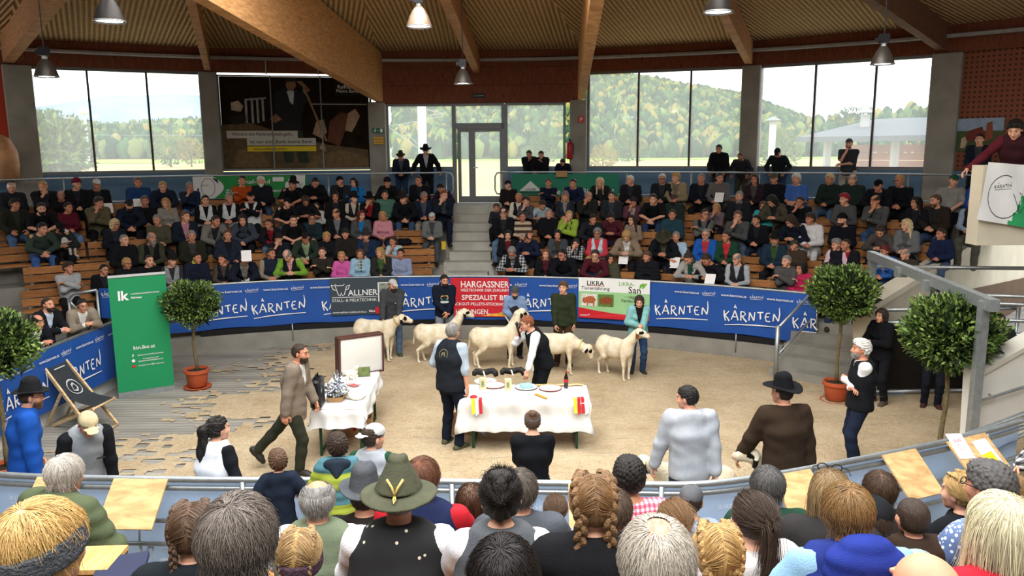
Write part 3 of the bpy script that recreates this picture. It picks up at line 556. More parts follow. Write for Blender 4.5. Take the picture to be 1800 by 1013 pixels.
def forest(V, q, n, seedv, hmean, cols, name, label, keep=None):
    # conifers and broadleaf crowns standing on a slope; one mesh: nobody could count them
    rg = np.random.RandomState(seedv); tri = V[q[:, :3]]; ar = np.linalg.norm(np.cross(tri[:, 1] - tri[:, 0], tri[:, 2] - tri[:, 0]), axis=1); pick = rg.choice(len(q), n, p=ar / ar.sum())
    a, b = rg.rand(n), rg.rand(n); P = V[q[pick, 0]] * ((1 - a) * (1 - b))[:, None] + V[q[pick, 1]] * (a * (1 - b))[:, None] + V[q[pick, 2]] * (a * b)[:, None] + V[q[pick, 3]] * ((1 - a) * b)[:, None]
    vs, fs, mi = [], [], []; k = 5
    for i in range(n):
        h = hmean * rg.uniform(.6, 1.25); con = rg.rand() < .5; r = h * (.2 if con else .36); o = len(vs); x, y, z = P[i]; c = rg.randint(len(cols)) if not con else rg.randint(2)
        prof = [(r * .8, h * .05), (r * 1.0, h * .2), (r * .55, h * .6), (0.02, h)] if con else [(r * .5, h * .05), (r, h * .35), (r * .85, h * .7), (r * .25, h * .95)]
        for (rr, zz_) in prof:
            for j in range(k): t = 6.283 * j / k + i; w = rg.uniform(.85, 1.15); vs.append((x + rr * w * math.cos(t), y + rr * w * math.sin(t), z + zz_))
        for l in range(3):
            for j in range(k): fs.append((o + l * k + j, o + l * k + (j + 1) % k, o + l * k + k + (j + 1) % k, o + l * k + k + j)); mi.append(c)
    me = np_mesh(name, np.array(vs), np.array(fs), cols, True, None, np.array(mi)); o = link_mesh(name, me); o['kind'] = 'stuff'; o['label'] = label; o['category'] = 'forest'; return o
FG = [mat(c, 1, 0, .2, .05, name='tree_green', spec=0) for c in ('2C4A3A', '38573F', '587548', '7B8850', '958A4C', '486A44')]
V, q, nx, nr = hill('hill', [(690, 165, 900, 520), (760, 170), (860, 163), (960, 158), (1010, 148), (1040, 140), (1100, 143), (1160, 152), (1230, 165), (1300, 176), (1330, 186), (1380, 205), (1440, 226), (1500, 245)], None, 3)
S(link_mesh('hill', np_mesh('hill', V, q, landmat('5C7A48', '7F9455', .02, 'hillside', '9DB65F')))); forest(V, q, 10500, 1, 8.5, FG, 'forest', 'mixed autumn forest covering the hillside beyond the windows')
V, q, nx, nr = hill('hill', [(-60, 205, 620, 120), (60, 212), (130, 205), (200, 208), (280, 200), (330, 198), (420, 200), (560, 205), (700, 210)], None, 5)
V2 = V.copy(); V2[:, 2] = GZ + (V[:, 2] - GZ) * .55
S(link_mesh('hill', np_mesh('hill', V2, q, landmat('5C7A48', '7F9455', .02, 'hillside')))); forest(V2, q, 2600, 2, 11, FG, 'forest', 'belt of autumn trees at the far edge of the field')
FAR = landmat('7C97AB', '9DB4C4', .001, 'haze_tinted_hill')  # haze of distance put into the base colour as a blue tint
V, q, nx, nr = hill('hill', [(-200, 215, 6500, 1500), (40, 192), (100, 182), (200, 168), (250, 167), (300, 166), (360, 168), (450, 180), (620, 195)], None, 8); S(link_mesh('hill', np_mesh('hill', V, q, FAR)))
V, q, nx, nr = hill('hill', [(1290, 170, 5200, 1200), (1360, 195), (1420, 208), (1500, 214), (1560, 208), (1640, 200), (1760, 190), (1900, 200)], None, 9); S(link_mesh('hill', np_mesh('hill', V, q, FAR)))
V, q, nx, nr = hill('hill', [(1340, 226, 560, 60), (1420, 230), (1500, 222), (1560, 212), (1600, 208), (1660, 204), (1800, 210)], None, 11); forest(V, q, 700, 4, 10, FG, 'forest', 'dark tree belt behind the barn roof')
# buildings at the foot of the hill
def outbuilding(label, px0, px1, ytop, ybot, D, col, roof, nwin=0, dep=22):
    a, b = aty(px0, ybot, D), aty(px1, ybot, D); z1 = aty((px0 + px1) / 2, ytop, D).z; z0 = GZ; c = ((a.x + b.x) / 2, D, GZ); t = thing('building', label, 'building', c)
    mb = MB(); mb.box((c[0], D + dep / 2, (z0 + z1) / 2), (b.x - a.x, dep, z1 - z0)); mb.build('wall', mat(col, .9, 0, .05, .05, name='render_wall'), t)
    mb = MB(); mb.box((c[0], D + dep / 2, z1 + .4), (b.x - a.x + 1, dep + 1, .8)); mb.build('roof', mat(roof, .9, 0, .05, .05, name='roof'), t)
    for i in range(nwin):
        x = a.x + (b.x - a.x) * (i + .5) / nwin; mb = MB(); mb.box((x, D - .05, z0 + (z1 - z0) * .55), ((b.x - a.x) / nwin * .6, .2, (z1 - z0) * .35)); mb.build('window', mat('7C8790', .4, 0, .1, .1, name='far_window'), t)
    return t
outbuilding('long white industrial hall beyond the field seen through the door glass', 684, 800, 262, 282, 430, 'E6E6E2', 'B9BCBD', 5)
outbuilding('white factory hall with grey windows in the middle of the valley', 806, 935, 256, 276, 440, 'EDEDEA', 'C9CBCB', 6)
outbuilding('low pale factory wing before the wooded slope', 940, 1010, 258, 272, 450, 'D9DAD6', 'A9ADAF', 3)
outbuilding('white warehouse with a brown roof edge at the foot of the hill', 1040, 1130, 261, 274, 430, 'DADBD8', '8B6A55', 4)
outbuilding('tall white factory block below the bare slope', 1214, 1300, 246, 268, 440, 'E9EAE8', 'C3C7C9', 5)
outbuilding('small white house with a red roof beside the dark bush', 104, 118, 262, 276, 260, 'E8E2D8', 'B5482F', 1, 8)
outbuilding('orange sided shed beside the white industrial hall', 692, 722, 262, 276, 400, 'C98547', 'D8D8D4', 1)
for i, (px, py, w_) in enumerate([(1013, 196, 8), (1024, 199, 9), (1036, 193, 8), (1052, 200, 9), (1064, 197, 8), (1076, 201, 9), (1385, 222, 8), (1400, 224, 9)]):
    outbuilding(['cream', 'white', 'yellow', 'rose', 'grey', 'ochre', 'pale', 'buff'][i] + ' house with a red roof ' + ('in the hillside hamlet' if i < 6 else 'on the far meadow slope'), px - w_ / 2, px + w_ / 2, py, py + 6, 640 - 5 * i, ['EDE4CC', 'EEEEEA', 'E6D59A', 'E1BDAE', 'CFCFCB', 'D6B57C', 'E9E4DC', 'DCC9A0'][i], 'A8523A', 1, 8)
# lamp post, catenary masts, wires, barn
def pole(name, label, px, y0, y1, Y, r, col):
    a = aty(px, y0, Y); t = thing(name, label, 'pole', (a.x, Y, GZ)); mb = MB(); mb.tube([(a.x, Y, GZ), (a.x, Y, a.z)], r, 8); mb.build('shaft', mat(col, .6, 0, .05), t, True); return t, a
t, a = pole('street_lamp', 'white street lamp with a round head outside the first window', 148, 196, 300, 55, .09, 'C9CCCD'); mb = MB(); mb.lathe([(.01, .28), (.24, .22), (.36, .0), (.28, -.16), (.05, -.2)], (a.x, 55, a.z)); mb.build('lamp_head', mat('D9DAD8', .5, 0, .05), t, True)
t, a = pole('railway_mast', 'pale concrete railway mast outside the pane beside the door', 740, 150, 300, 60, .32, 'C9C7C1')
mb = MB(); mb.tube([(a.x - .1, 60, aty(740, 205, 60).z), (a.x + 1.6, 60, aty(740, 200, 60).z)], .05, 6); mb.tube([(a.x - .1, 60, aty(740, 190, 60).z), (a.x + 1.6, 60, aty(740, 200, 60).z)], .04, 6); mb.build('bracket', GREYF, t)
t, a = pole('railway_mast', 'pale railway mast with a cap outside the last window', 1359, 212, 300, 70, .3, 'C4C2BC'); mb = MB(); mb.lathe([(.7, 0), (.1, .35)], (a.x, 70, a.z)); mb.build('cap', GREYF, t)
t, a = pole('pylon', 'distant lattice power pylon on the skyline', 1484, 199, 262, 900, .5, '8C979C'); mb = MB()
for zz_ in (.78, .88, .97): mb.bar((a.x - 5, 900, GZ + (a.z - GZ) * zz_), (a.x + 5, 900, GZ + (a.z - GZ) * zz_), .6, .6)
mb.bar((a.x - 5, 900, GZ), (a.x, 900, a.z), .6, .6); mb.bar((a.x + 5, 900, GZ), (a.x, 900, a.z), .6, .6); mb.build('crossarm', GREYF, t)
for i, (x0, y0, x1, y1) in enumerate([(55, 188, 358, 183), (130, 178, 358, 180), (55, 215, 358, 217), (55, 236, 358, 238), (684, 222, 770, 205), (684, 224, 735, 260), (700, 220, 740, 258)]):
    A, Bq = aty(x0, y0, 62), aty(x1, y1, 62); e = (Bq - A) * (.4 if i < 4 else .02); mb = MB(); mb.tube([A - e, A, (A + Bq) / 2 - Vector((0, 0, .04)), Bq, Bq + e], .018 if i < 4 else .03, 4)
    o = mb.build('overhead_wire', mat('9AA0A4', .6, 0, 0), None, False, None, A); tag(o, f"thin overhead wire outside the {'first window' if i < 4 else 'pane beside the door'}, {['topmost', 'second', 'third', 'lowest', 'rising', 'steep falling', 'second falling'][i]} one", 'wire', 'railway wires')
# barn outside the last window
a = aty(1400, 250, 42); b = aty(1700, 222, 36); t = thing('barn', 'open timber cattle barn with a dark pitched roof outside the last window', 'barn', (a.x, a.y, GZ))
ed = (b - a).normalized(); bk = Vector((-ed.y, ed.x, 0)).normalized()
if bk.y < 0: bk = -bk
zE = a.z; A2 = Vector((a.x, a.y, zE)); B2 = A2 + Vector((ed.x, ed.y, 0)) * 24
mb = MB(); mb.prism([A2, B2, B2 + bk * 9 + Vector((0, 0, 1.1)), A2 + bk * 9 + Vector((0, 0, 1.1))], (0, 0, .25)); mb.build('roof', mat('5E6469', .8, 0, .1, .5, name='roof_sheet'), t)
for i in range(7):
    p = A2 + (B2 - A2) * (i / 7 + .05); mb = MB(); mb.box((p.x + bk.x, p.y + bk.y, (zE + GZ) / 2), (.3, .3, zE - GZ)); mb.build('post', mat('A9AAA6', .8, 0, .1), t)
for j, z in enumerate((zE - .35, zE - .75, zE - 1.15)):
    mb = MB(); mb.bar(A2 + bk * 1.2 + Vector((2, .3, z - zE)), B2 + bk * 1.2 + Vector((0, 0, z - zE)), .08, .38); mb.build('plank', mat('A56A48', .8, 0, .15, 1, name='barn_board'), t)
mb = MB(); mb.box((A2.x + 15, A2.y + 4, .6), (7, .2, 2.4)); mb.build('side_panel', mat('8FA0AC', .7, 0, .05), t)
mb = MB(); c = aty(1521, 205, 44); mb.tube([(c.x, 44, zE), (c.x, 44, c.z + .1)], .25, 8); mb.lathe([(.6, .2), (.1, .45)], (c.x, 44, c.z)); mb.build('chimney', mat('B9B7B0', .8, 0, .1), t)
# bushes by the wall outside
def leafball(name, label, cat, centre, rad, n, leaf, mats, seed=1, kind=None, parent=None, flat=.7):
    rg = np.random.RandomState(seed); d = rg.normal(size=(n, 3)); d /= np.linalg.norm(d, axis=1)[:, None]; rr = rg.rand(n) ** .28; lump = 1 + .16 * np.sin(d[:, 0] * 7 + seed) * np.sin(d[:, 2] * 6) ; P = d * (rr * lump)[:, None] * np.array(rad) + np.array(centre)
    up = rg.normal(size=(n, 3)) * .6 + d * .9 + np.array([0, 0, .5]); up /= np.linalg.norm(up, axis=1)[:, None]; sd = np.cross(up, rg.normal(size=(n, 3))); sd /= np.linalg.norm(sd, axis=1)[:, None]; nm = np.cross(up, sd)
    L = leaf * rg.uniform(.7, 1.3, n)[:, None]; W = L * .42
    V = np.stack([P, P + up * L * .5 + sd * W * .5 + nm * L * .05, P + up * L, P + up * L * .5 - sd * W * .5 + nm * L * .05], 1).reshape(-1, 3); q = np.arange(n * 4).reshape(-1, 4)
    mi = rg.randint(0, len(mats), n); return np_mesh(name, V, q, mats, False, None, mi)
LEAF = [mat(c, .5, 0, .12, 3, name='leaf_green', spec=.4) for c in ('34491F', '4A6429', '5F7A33', '7F9548')]
for i, (px, py, Y, r, lab, cc) in enumerate([(85, 265, 40, 1.9, 'dense dark bush outside the corner of the first window', LEAF), (75, 235, 52, 1.6, 'pale green bush behind the dark one outside the first window', [FG[2], FG[5]]), (298, 262, 250, 6, 'round light green tree on the far field', [FG[2], FG[3]]), (335, 266, 250, 4.5, 'reddish autumn tree beside the round green one', [FG[4]]), (955, 262, 300, 6, 'leafy bush before the pale factory wing', [FG[2], FG[5]]), (1105, 264, 300, 7, 'broad green tree before the warehouse', [FG[2], FG[5]]), (1372, 262, 120, 3.2, 'slender green tree beside the railway mast', [FG[2], FG[3]]), (1500, 218, 300, 7, 'bushy tree rising behind the barn roof', [FG[1], FG[5]]), (1060, 278, 200, 3.5, 'brown autumn shrub in the stubble', [FG[4]])]):
    c = aty(px, py, Y); t = thing('bush' if r < 3 else 'tree', lab, 'tree', (c.x, Y, GZ)); me = leafball('foliage', '', '', (0, 0, c.z - GZ), (r, r, r * .85), 2200 if Y < 60 else 700, r * .22, cc, i); o = link_mesh('foliage', me, t); o['kind'] = 'stuff'
    mb = MB(); mb.tube([(c.x, Y, GZ), (c.x, Y, c.z)], r * .06, 6); mb.build('trunk', mat('5A4A38', .9, 0, .2), t)

# ================================================================ fittings of the hall
# walkway railing in front of the windows
RR_ = 17.12
for nm, p0, p1, lab in (('railing', phi_px(-30, RR_, 300), phi_px(784, RR_, 310), 'grey tube railing on the walkway before the poster'), ('railing', phi_px(882, RR_, 310), PR + .02, 'grey tube railing on the walkway from the door to the lattice wall')):
    t = thing(nm, lab, 'railing', pol(RR_, (p0 + p1) / 2, WALK)); n = 30
    mb = MB(); mb.tube([pol(RR_, p0 + (p1 - p0) * i / n, 3.62) for i in range(n + 1)], .024, 8); mb.build('rail', GALV, t, True)
    mb = MB(); mb.tube([pol(RR_, p0 + (p1 - p0) * i / n, 3.02) for i in range(n + 1)], .018, 8); mb.build('rail', GALV, t, True)
    k = max(3, int(abs(p1 - p0) * RR_ / 1.55))
    for i in range(k + 1): mb = MB(); p = p0 + (p1 - p0) * i / k; mb.tube([pol(RR_, p, WALK - .3), pol(RR_, p, 3.62)], .02, 8); mb.build('post', GALV, t, True)
    e = p1 if nm and p0 < -.3 else p0; sgn = 1 if e == p1 else -1
    mb = MB(); mb.tube([pol(RR_, e, 3.62), pol(RR_, e + sgn * .008, 3.6), pol(RR_, e + sgn * .011, 3.5), pol(RR_, e + sgn * .011, 3.14), pol(RR_, e + sgn * .008, 3.04), pol(RR_, e, 3.02)], .022, 8); mb.build('end_bow', GALV, t, True)
def rail_banner(label, px0, px1, z0, z1, col):
    a, b = phi_px(px0, 17.08, 320), phi_px(px1, 17.08, 320); t = thing('rail_banner', label, 'banner', pol(17.08, (a + b) / 2, z0)); mb = MB(); mb.ring(17.07, 17.08, z0, z1, a, b, 14); mb.build('cloth', mat(col, .6, 0, .06, 2, .04, 6, name='green_banner'), t)
    return t, (lambda u, v: pol(17.06, a + (b - a) * u, z0 + (z1 - z0) * v)), 17.08 * (b - a) / (z1 - z0)
t, Sg, asp = rail_banner('green banner of the sheep and goat breeders hung on the walkway railing', 339, 540, 3.03, 3.60, '1F8A3E')
mb = MB(); rect(mb, Sg, 0, 0, .17, 1, n=2); mb.add([Sg(.17 + .09 * math.sin(k / 10 * math.pi), k / 10) for k in range(11)], [tuple(range(11))]); mb.add([Sg(.985, 1), Sg(.97, .02), Sg(.86, .02), Sg(.80, .3), Sg(.80, .6), Sg(.85, .9), Sg(.9, 1)], [tuple(range(7))]); rect(mb, Sg, .69, .72, .79, .92); mb.build('white_field', mat('DCDCDA', .6, 0, .02), t)
mb = MB(); aw(mb, Sg, asp, 'Schaf- und', .525, .73, .28, bold=.012, h=.2); aw(mb, Sg, asp, 'Ziegenzuchtverband', .525, .28, .51, bold=.012, h=.2); mb.build('lettering', mat('D9DDD8', .6, 0, 0), t)
Sg2 = lambda u, v: (lambda p: Vector((CX + (p.x - CX) * .9994, CY + (p.y - CY) * .9994, p.z)))(Sg(u, v)); INK = mat('222222', .7, 0, 0)
mb = MB(); brush_word(mb, lambda x, y: Sg2(x / asp, y), .10 * asp, .60, .30); brush_word(mb, lambda x, y: Sg2(x / asp, y), .90 * asp, .55, .58)
stroke(mb, lambda x, y: Sg2(x / asp, y), [(.125 * asp + 1.1 * .6 * .5 * math.cos(a / 10 * 6.283) * .92, .5 + .42 * math.sin(a / 10 * 6.283)) for a in range(11)], .02)
stroke(mb, lambda x, y: Sg2(x / asp, y), [(.17 * asp, .92), (.2 * asp, .82), (.215 * asp, .68)], [.03, .12, .02]); disc(mb, lambda x, y: Sg2(x, y), .04, .42, .008, .06); mb.build('logo_print', INK, t)
t, Su, asp = rail_banner('dark green banner with a white roof emblem on the walkway railing', 900, 1088, 2.78, 3.58, '1B7A5C')
mb = MB(); mb.add([Su(.07, .42), Su(.28, .42), Su(.175, .76)], [(0, 1, 2)]); mb.build('roof_emblem', mat('D3D6D2', .6, 0, .02), t)
mb = MB(); aw(mb, lambda u, v: (lambda p: Vector((CX + (p.x - CX) * .9994, CY + (p.y - CY) * .9994, p.z)))(Su(u, v)), asp, 'UNSER', .178, .47, .10); mb.build('lettering', INK, t)
mb = MB(); rect(mb, Su, .07, .33, .28, .39); rect(mb, Su, .07, .23, .28, .29); mb.build('emblem_band', mat('1F4A36', .6, 0, 0), t)
mb = MB(); aw(mb, Su, asp, 'Die Kraft fürs Land.', .66, .40, .62, bold=.014); mb.build('lettering', mat('D9DDD8', .6, 0, 0), t)

# big poster between the second and third pillar: plain generic cowshed scene, its lettering kept
f = FC[2]; u0, u1 = f.u(389), f.u(650); t = thing('poster', 'large dark cowshed poster with a herdsman and pale text strips', 'poster', f.pt((u0 + u1) / 2, SILL, .08))
def Sp(off): return lambda u, v: f.pt(u0 + (u1 - u0) * u, SILL + (6.24 - SILL) * v, off)
Q = Sp(.09); asp = (u1 - u0) / (6.24 - SILL)
for k in range(3):
    mb = MB(); f.box(mb, u0 + (u1 - u0) * k / 3 + .012, u0 + (u1 - u0) * (k + 1) / 3 - .012, SILL, 6.24, .07, .03)
    m = landmat('1C1610', '2E2419', 3, 'poster_print', '3A2E20'); mb.build('panel', m, t)
mb = MB(); f.box(mb, u0 - .06, u1 + .06, SILL - .06, SILL, .03, .1); f.box(mb, u0 - .06, u1 + .06, 6.25, 6.28, .03, .1); f.box(mb, u0 - .06, u0, SILL, 6.26, .03, .1); f.box(mb, u1, u1 + .06, SILL, 6.26, .03, .1); mb.build('frame', FRAME, t)
def pp(col, polys, name, off=.09, var=.25, sc=8):
    g = Sp(off); mb = MB()
    for P in polys: mb.add([g(*p) for p in P], [tuple(range(len(P)))])
    return mb.build(name, mat(col, .7, 0, var, sc, name='poster_ink'), t)
pp('57462C', [[(0, 0), (.98, 0), (.98, .2), (.7, .26), (.4, .38), (.2, .5), (0, .48)]], 'straw_print', .087)
pp('6A5536', [[(.55, 0), (.98, 0), (.98, .12), (.8, .2), (.6, .14)], [(.05, .02), (.3, .02), (.25, .2), (.1, .22)]], 'hay_print', .089)
pp('8C8C86', [[(.16, .50), (.175, .50), (.175, .76), (.16, .76)], [(.20, .5), (.215, .5), (.215, .77), (.2, .77)], [(.235, .5), (.25, .5), (.25, .77), (.235, .77)], [(.27, .52), (.285, .52), (.285, .77), (.27, .77)], [(.16, .74), (.3, .76), (.3, .78), (.16, .76)], [(.6, .70), (.98, .70), (.98, .715), (.6, .715)], [(.55, .92), (.57, .92), (.57, .8), (.55, .8)]], 'rail_print', .089)
pp('15120F', [[(.05, .55), (.15, .60), (.2, .58), (.17, .5), (.08, .48)]], 'barrow_print', .089); pp('A89880', [[(.07, .72), (.12, .74), (.15, .68), (.13, .62), (.07, .64)]], 'animal_print', .089)
pp('16181C', [[(.33, .42), (.36, .82), (.42, .88), (.49, .88), (.55, .84), (.6, .74), (.56, .72), (.53, .56), (.52, .42)]], 'jacket_print', .091); pp('23301F', [[(.38, .42), (.53, .42), (.57, .06), (.50, .06), (.47, .3), (.46, .06), (.40, .06)]], 'trouser_print', .090)
pp('8A6048', [[(.435, .90), (.445, .975), (.475, .985), (.50, .97), (.505, .90), (.48, .85), (.455, .85)], [(.32, .55), (.36, .6), (.4, .54), (.35, .5)], [(.51, .955), (.54, .96), (.60, .86), (.57, .83), (.545, .9), (.52, .93)]], 'skin_print', .093)
pp('B9C0C4', [[(.44, .85), (.49, .85), (.48, .70), (.46, .72)]], 'shirt_print', .094); pp('1B1B1C', [[(.43, .945), (.435, .985), (.475, 1.0), (.505, .985), (.515, .955)]], 'cap_print', .095)
pp('8C6F4C', [[(.535, .95), (.55, .95), (.70, .30), (.685, .30)]], 'stick_print', .096)
pp('A08468', [[(.60, .38), (.63, .52), (.68, .54), (.70, .40), (.66, .33)], [(.82, .42), (.84, .60), (.90, .66), (.93, .58), (.90, .48), (.87, .40)], [(.64, .22), (.67, .3), (.69, .18)]], 'calf_print', .092); pp('5B3320', [[(.70, .30), (.72, .52), (.80, .62), (.85, .60), (.82, .40), (.78, .24)]], 'cow_print', .093)
pp('BDBBB2', [[(.03, .335), (.50, .335), (.50, .415), (.03, .415)], [(.16, .255), (.62, .255), (.62, .335), (.16, .335)]], 'text_strip', .099, .03); pp('D9C024', [[(.16, .19), (.62, .19), (.62, .245), (.16, .245)]], 'yellow_strip', .099, .03)
mb = MB(); g = Sp(.104); aw(mb, g, asp, "Wenn's um Partnerschaft geht,", .265, .375, .40); aw(mb, g, asp, 'ist nur eine Bank meine Bank.', .39, .297, .42); aw(mb, g, asp, 'www.raiffeisen.at/ktn', .31, .217, .22); mb.build('lettering', INK, t)
pp('14110E', [[(.765, .80), (.98, .80), (.98, .98), (.765, .98)]], 'corner_panel', .098, .03); mb = MB(); aw(mb, g, asp, 'Raiffeisen', .85, .90, .13); aw(mb, g, asp, 'Meine Bank', .85, .855, .15); mb.build('lettering', WHITE, t)
for k in (1, 2): mb = MB(); uu = u0 + (u1 - u0) * k / 3; f.box(mb, uu - .018, uu + .018, SILL, 6.26, .115, .02); mb.build('divider', FRAME, t)
# signs on pillars
def flat_sign(name, label, px0, px1, y0, y1, fc, off, col):
    f = FC[fc]; a, b = f.u(px0), f.u(px1); z0, z1 = onplane((px0 + px1) / 2, y1, f.P, f.Q).z, onplane((px0 + px1) / 2, y0, f.P, f.Q).z; t = thing(name, label, 'sign', f.pt((a + b) / 2, z0, off)); mb = MB(); f.box(mb, a, b, z0, z1, off, .03); mb.build('plate', mat(col, .5, 0, .03), t)
    return t, (lambda u, v: f.pt(a + (b - a) * u, z0 + (z1 - z0) * v, off + .022)), (b - a) / (z1 - z0)
t, g, asp = flat_sign('exit_sign', 'green emergency exit sign with a running figure on the pillar', 652, 672, 226, 234, 2, .34, '12693C')
mb = MB(); disc(mb, g, .27, .78, .04, .09); [stroke(mb, g, s_, .05) for s_ in ([(.27, .68), (.22, .42), (.30, .15)], [(.22, .42), (.12, .2)], [(.26, .62), (.36, .5)], [(.26, .62), (.15, .5)])]; stroke(mb, g, [(.45, .45), (.62, .45)], .09); rect(mb, g, .70, .12, .9, .88); mb.build('pictogram', WHITE, t)
t, g, asp = flat_sign('yellow_sign', 'small yellow notice under the exit sign on the pillar', 654, 671, 241, 254, 2, .34, 'D1A032'); mb = MB(); aw(mb, g, asp, 'Rauchen', .5, .68, .8); aw(mb, g, asp, 'verboten', .5, .3, .8); mb.build('lettering', INK, t)
t, g, asp = flat_sign('hose_sign', 'small red fire extinguisher sign on the pillar', 1015, 1026, 205, 216, 3, .34, 'C23B34'); mb = MB(); [stroke(mb, g, s_, .12) for s_ in ([(.4, .2), (.4, .75), (.65, .8), (.68, .5), (.42, .45)],)]; mb.build('pictogram', WHITE, t)
t, g, asp = flat_sign('door_sign', 'small dark exit sign on the larch boards over the door', 833, 854, 165, 173, 3, .16, '1B1D1C'); mb = MB(); stroke(mb, g, [(.15, .5), (.25, .5)], .3); stroke(mb, g, [(.35, .5), (.9, .5)], .15); mb.build('pictogram', mat('9BA39F', .6, 0, 0), t)
p = onR(1001, 262, 17.9); t = thing('fire_extinguisher', 'red fire extinguisher hung beside the pillar by the door', 'extinguisher', (p.x, p.y, 3.96)); mb = MB(); mb.lathe([(.07, 0), (.085, .02), (.085, .40), (.05, .47), (.03, .49)], (p.x, p.y, 3.96)); mb.build('cylinder', mat('A81C24', .35, 0, .05), t, True); mb = MB(); mb.box((p.x, p.y, 4.49), (.05, .12, .06)); mb.tube([(p.x, p.y - .05, 4.5), (p.x + .1, p.y - .06, 4.35), (p.x + .1, p.y - .05, 4.1)], .012, 6); mb.build('valve', BLACK, t); mb = MB(); mb.box((p.x, p.y + .1, 4.2), (.05, .1, .5)); mb.build('bracket', GREYF, t)
# painting of cattle on the lattice wall
f = FC[6]; cpt = onplane(1726, 238, f.P, f.Q); uc = (cpt - f.P).dot(f.d); w_ = .62; t = thing('picture', 'unframed picture of red cattle on a pasture on the lattice wall', 'picture', f.pt(uc, cpt.z - .5, .08))
ua, ub = f.u(1686), f.u(1768); za, zb = onplane(1726, 266, f.P, f.Q).z, onplane(1726, 208, f.P, f.Q).z; g = lambda u, v: f.pt(ua + (ub - ua) * u, za + (zb - za) * v, .075); mb = MB(); f.box(mb, ua, ub, za, zb, .05, .03); mb.build('canvas', mat('4A5636', .7, 0, .2, 4), t)
for col, P, nm in (('8FA3B8', [(0, .62), (1, .62), (1, 1), (0, 1)], 'sky_print'), ('6D2E22', [(.2, .35), (.25, .62), (.55, .75), (.62, .45), (.6, .3)], 'cow_print'), ('B9A58A', [(.1, .1), (.12, .4), (.2, .45), (.25, .3), (.2, .1)], 'calf_print'), ('8C4A34', [(.62, .3), (.64, .85), (.75, .9), (.8, .4)], 'cow_print')):
    mb = MB(); mb.add([g(*p) + f.n * (.004 if nm != 'sky_print' else 0) for p in P], [tuple(range(len(P)))]); mb.build(nm, mat(col, .7, 0, .2, 6), t)
# ceramic head of the mural at the left edge
c = aty(5, 282, 19.2); mb = MB(); mb.lathe([(.30, -.5), (.34, -.1), (.33, .2), (.2, .5), (.05, .6)], c); o = mb.build('mural_bull_head', mat('B98A62', .6, 0, .35, 3), None, True, None, c); tag(o, 'tan rounded animal muzzle of the red mural beside the first pillar', 'mural')

# bay lamps
LGLOW = emit((1, .97, .9), 6); SHADE = [mat('2B2724', .45, .5, .1, 8, name='lamp_shade'), mat('9A8672', .35, .6, .1, 8, name='lamp_shade_alu'), mat('55504A', .4, .5, .1, 8, name='lamp_shade')]
for i, (px, yb, wpx, Y, sh, ln, lab) in enumerate([(193, 38, 49, 9.2, 0, .8, 'dark bell shaped bay lamp, the nearer one before the first window'), (82, 135, 38, 13, 2, 1.35, 'grey bell shaped bay lamp in front of the first window pane'), (737, 47, 42, 10.6, 1, .9, 'bright aluminium bay lamp beside the large girder'), (814, 147, 31, 15, 2, 1.4, 'small bay lamp hanging before the larch boards over the door'), (1262, 22, 48, 9.4, 0, .8, 'dark bay lamp cut by the top edge of the roof, beside the rafter'), (1551, 113, 38, 12, 2, 1.3, 'grey bay lamp hanging before the last window')]):
    c = aty(px, yb, Y); r = wpx / 2 / FPX * (Y * _c + 1.0 * -.0 + .25); k = r / .26; t = thing('bay_lamp', lab, 'lamp', (c.x, c.y, c.z), 'bay lamps under the roof')
    mb = MB(); mb.lathe([(.262 * k, 0), (.255 * k, .02), (.24 * k, .08 * k), (.2 * k, .2 * k), (.13 * k, .33 * k), (.09 * k, .38 * k), (.07 * k, .40 * k)], c, 24, cap=False); mb.build('shade', SHADE[sh], t, True)
    mb = MB(); mb.lathe([(.001, 0.012), (.235 * k, .012)], c, 24); mb.build('diffuser', LGLOW, t)
    mb = MB(); mb.lathe([(.265 * k, -.008), (.275 * k, 0), (.265 * k, .012), (.25 * k, .0)], c, 24, cap=False); mb.build('rim', mat('8E8E8C', .3, .8, 0), t, True)
    mb = MB(); mb.lathe([(.06 * k, .4 * k), (.06 * k, .47 * k)], c, 12); mb.build('collar', GALV, t); mb = MB(); mb.box((c.x, c.y, c.z + .57 * k), (.19 * k, .17 * k, .2 * k)); mb.box((c.x - .14 * k, c.y, c.z + .55 * k), (.1 * k, .1 * k, .08 * k)); mb.build('gear_box', DARKM, t)
    zt = zroof(math.hypot(c.x - CX, c.y - CY)); mb = MB(); mb.tube([(c.x, c.y, c.z + .66 * k), (c.x, c.y, zt)], .009, 5); mb.build('chain', DARKM, t)
    l = bpy.data.lights.new('bay_light', 'AREA'); l.shape = 'DISK'; l.size = .45 * k; l.energy = 18; l.color = (1, .93, .82); lo = bpy.data.objects.new('bay_light', l); lo.location = (c.x, c.y, c.z - .02); COL.objects.link(lo)
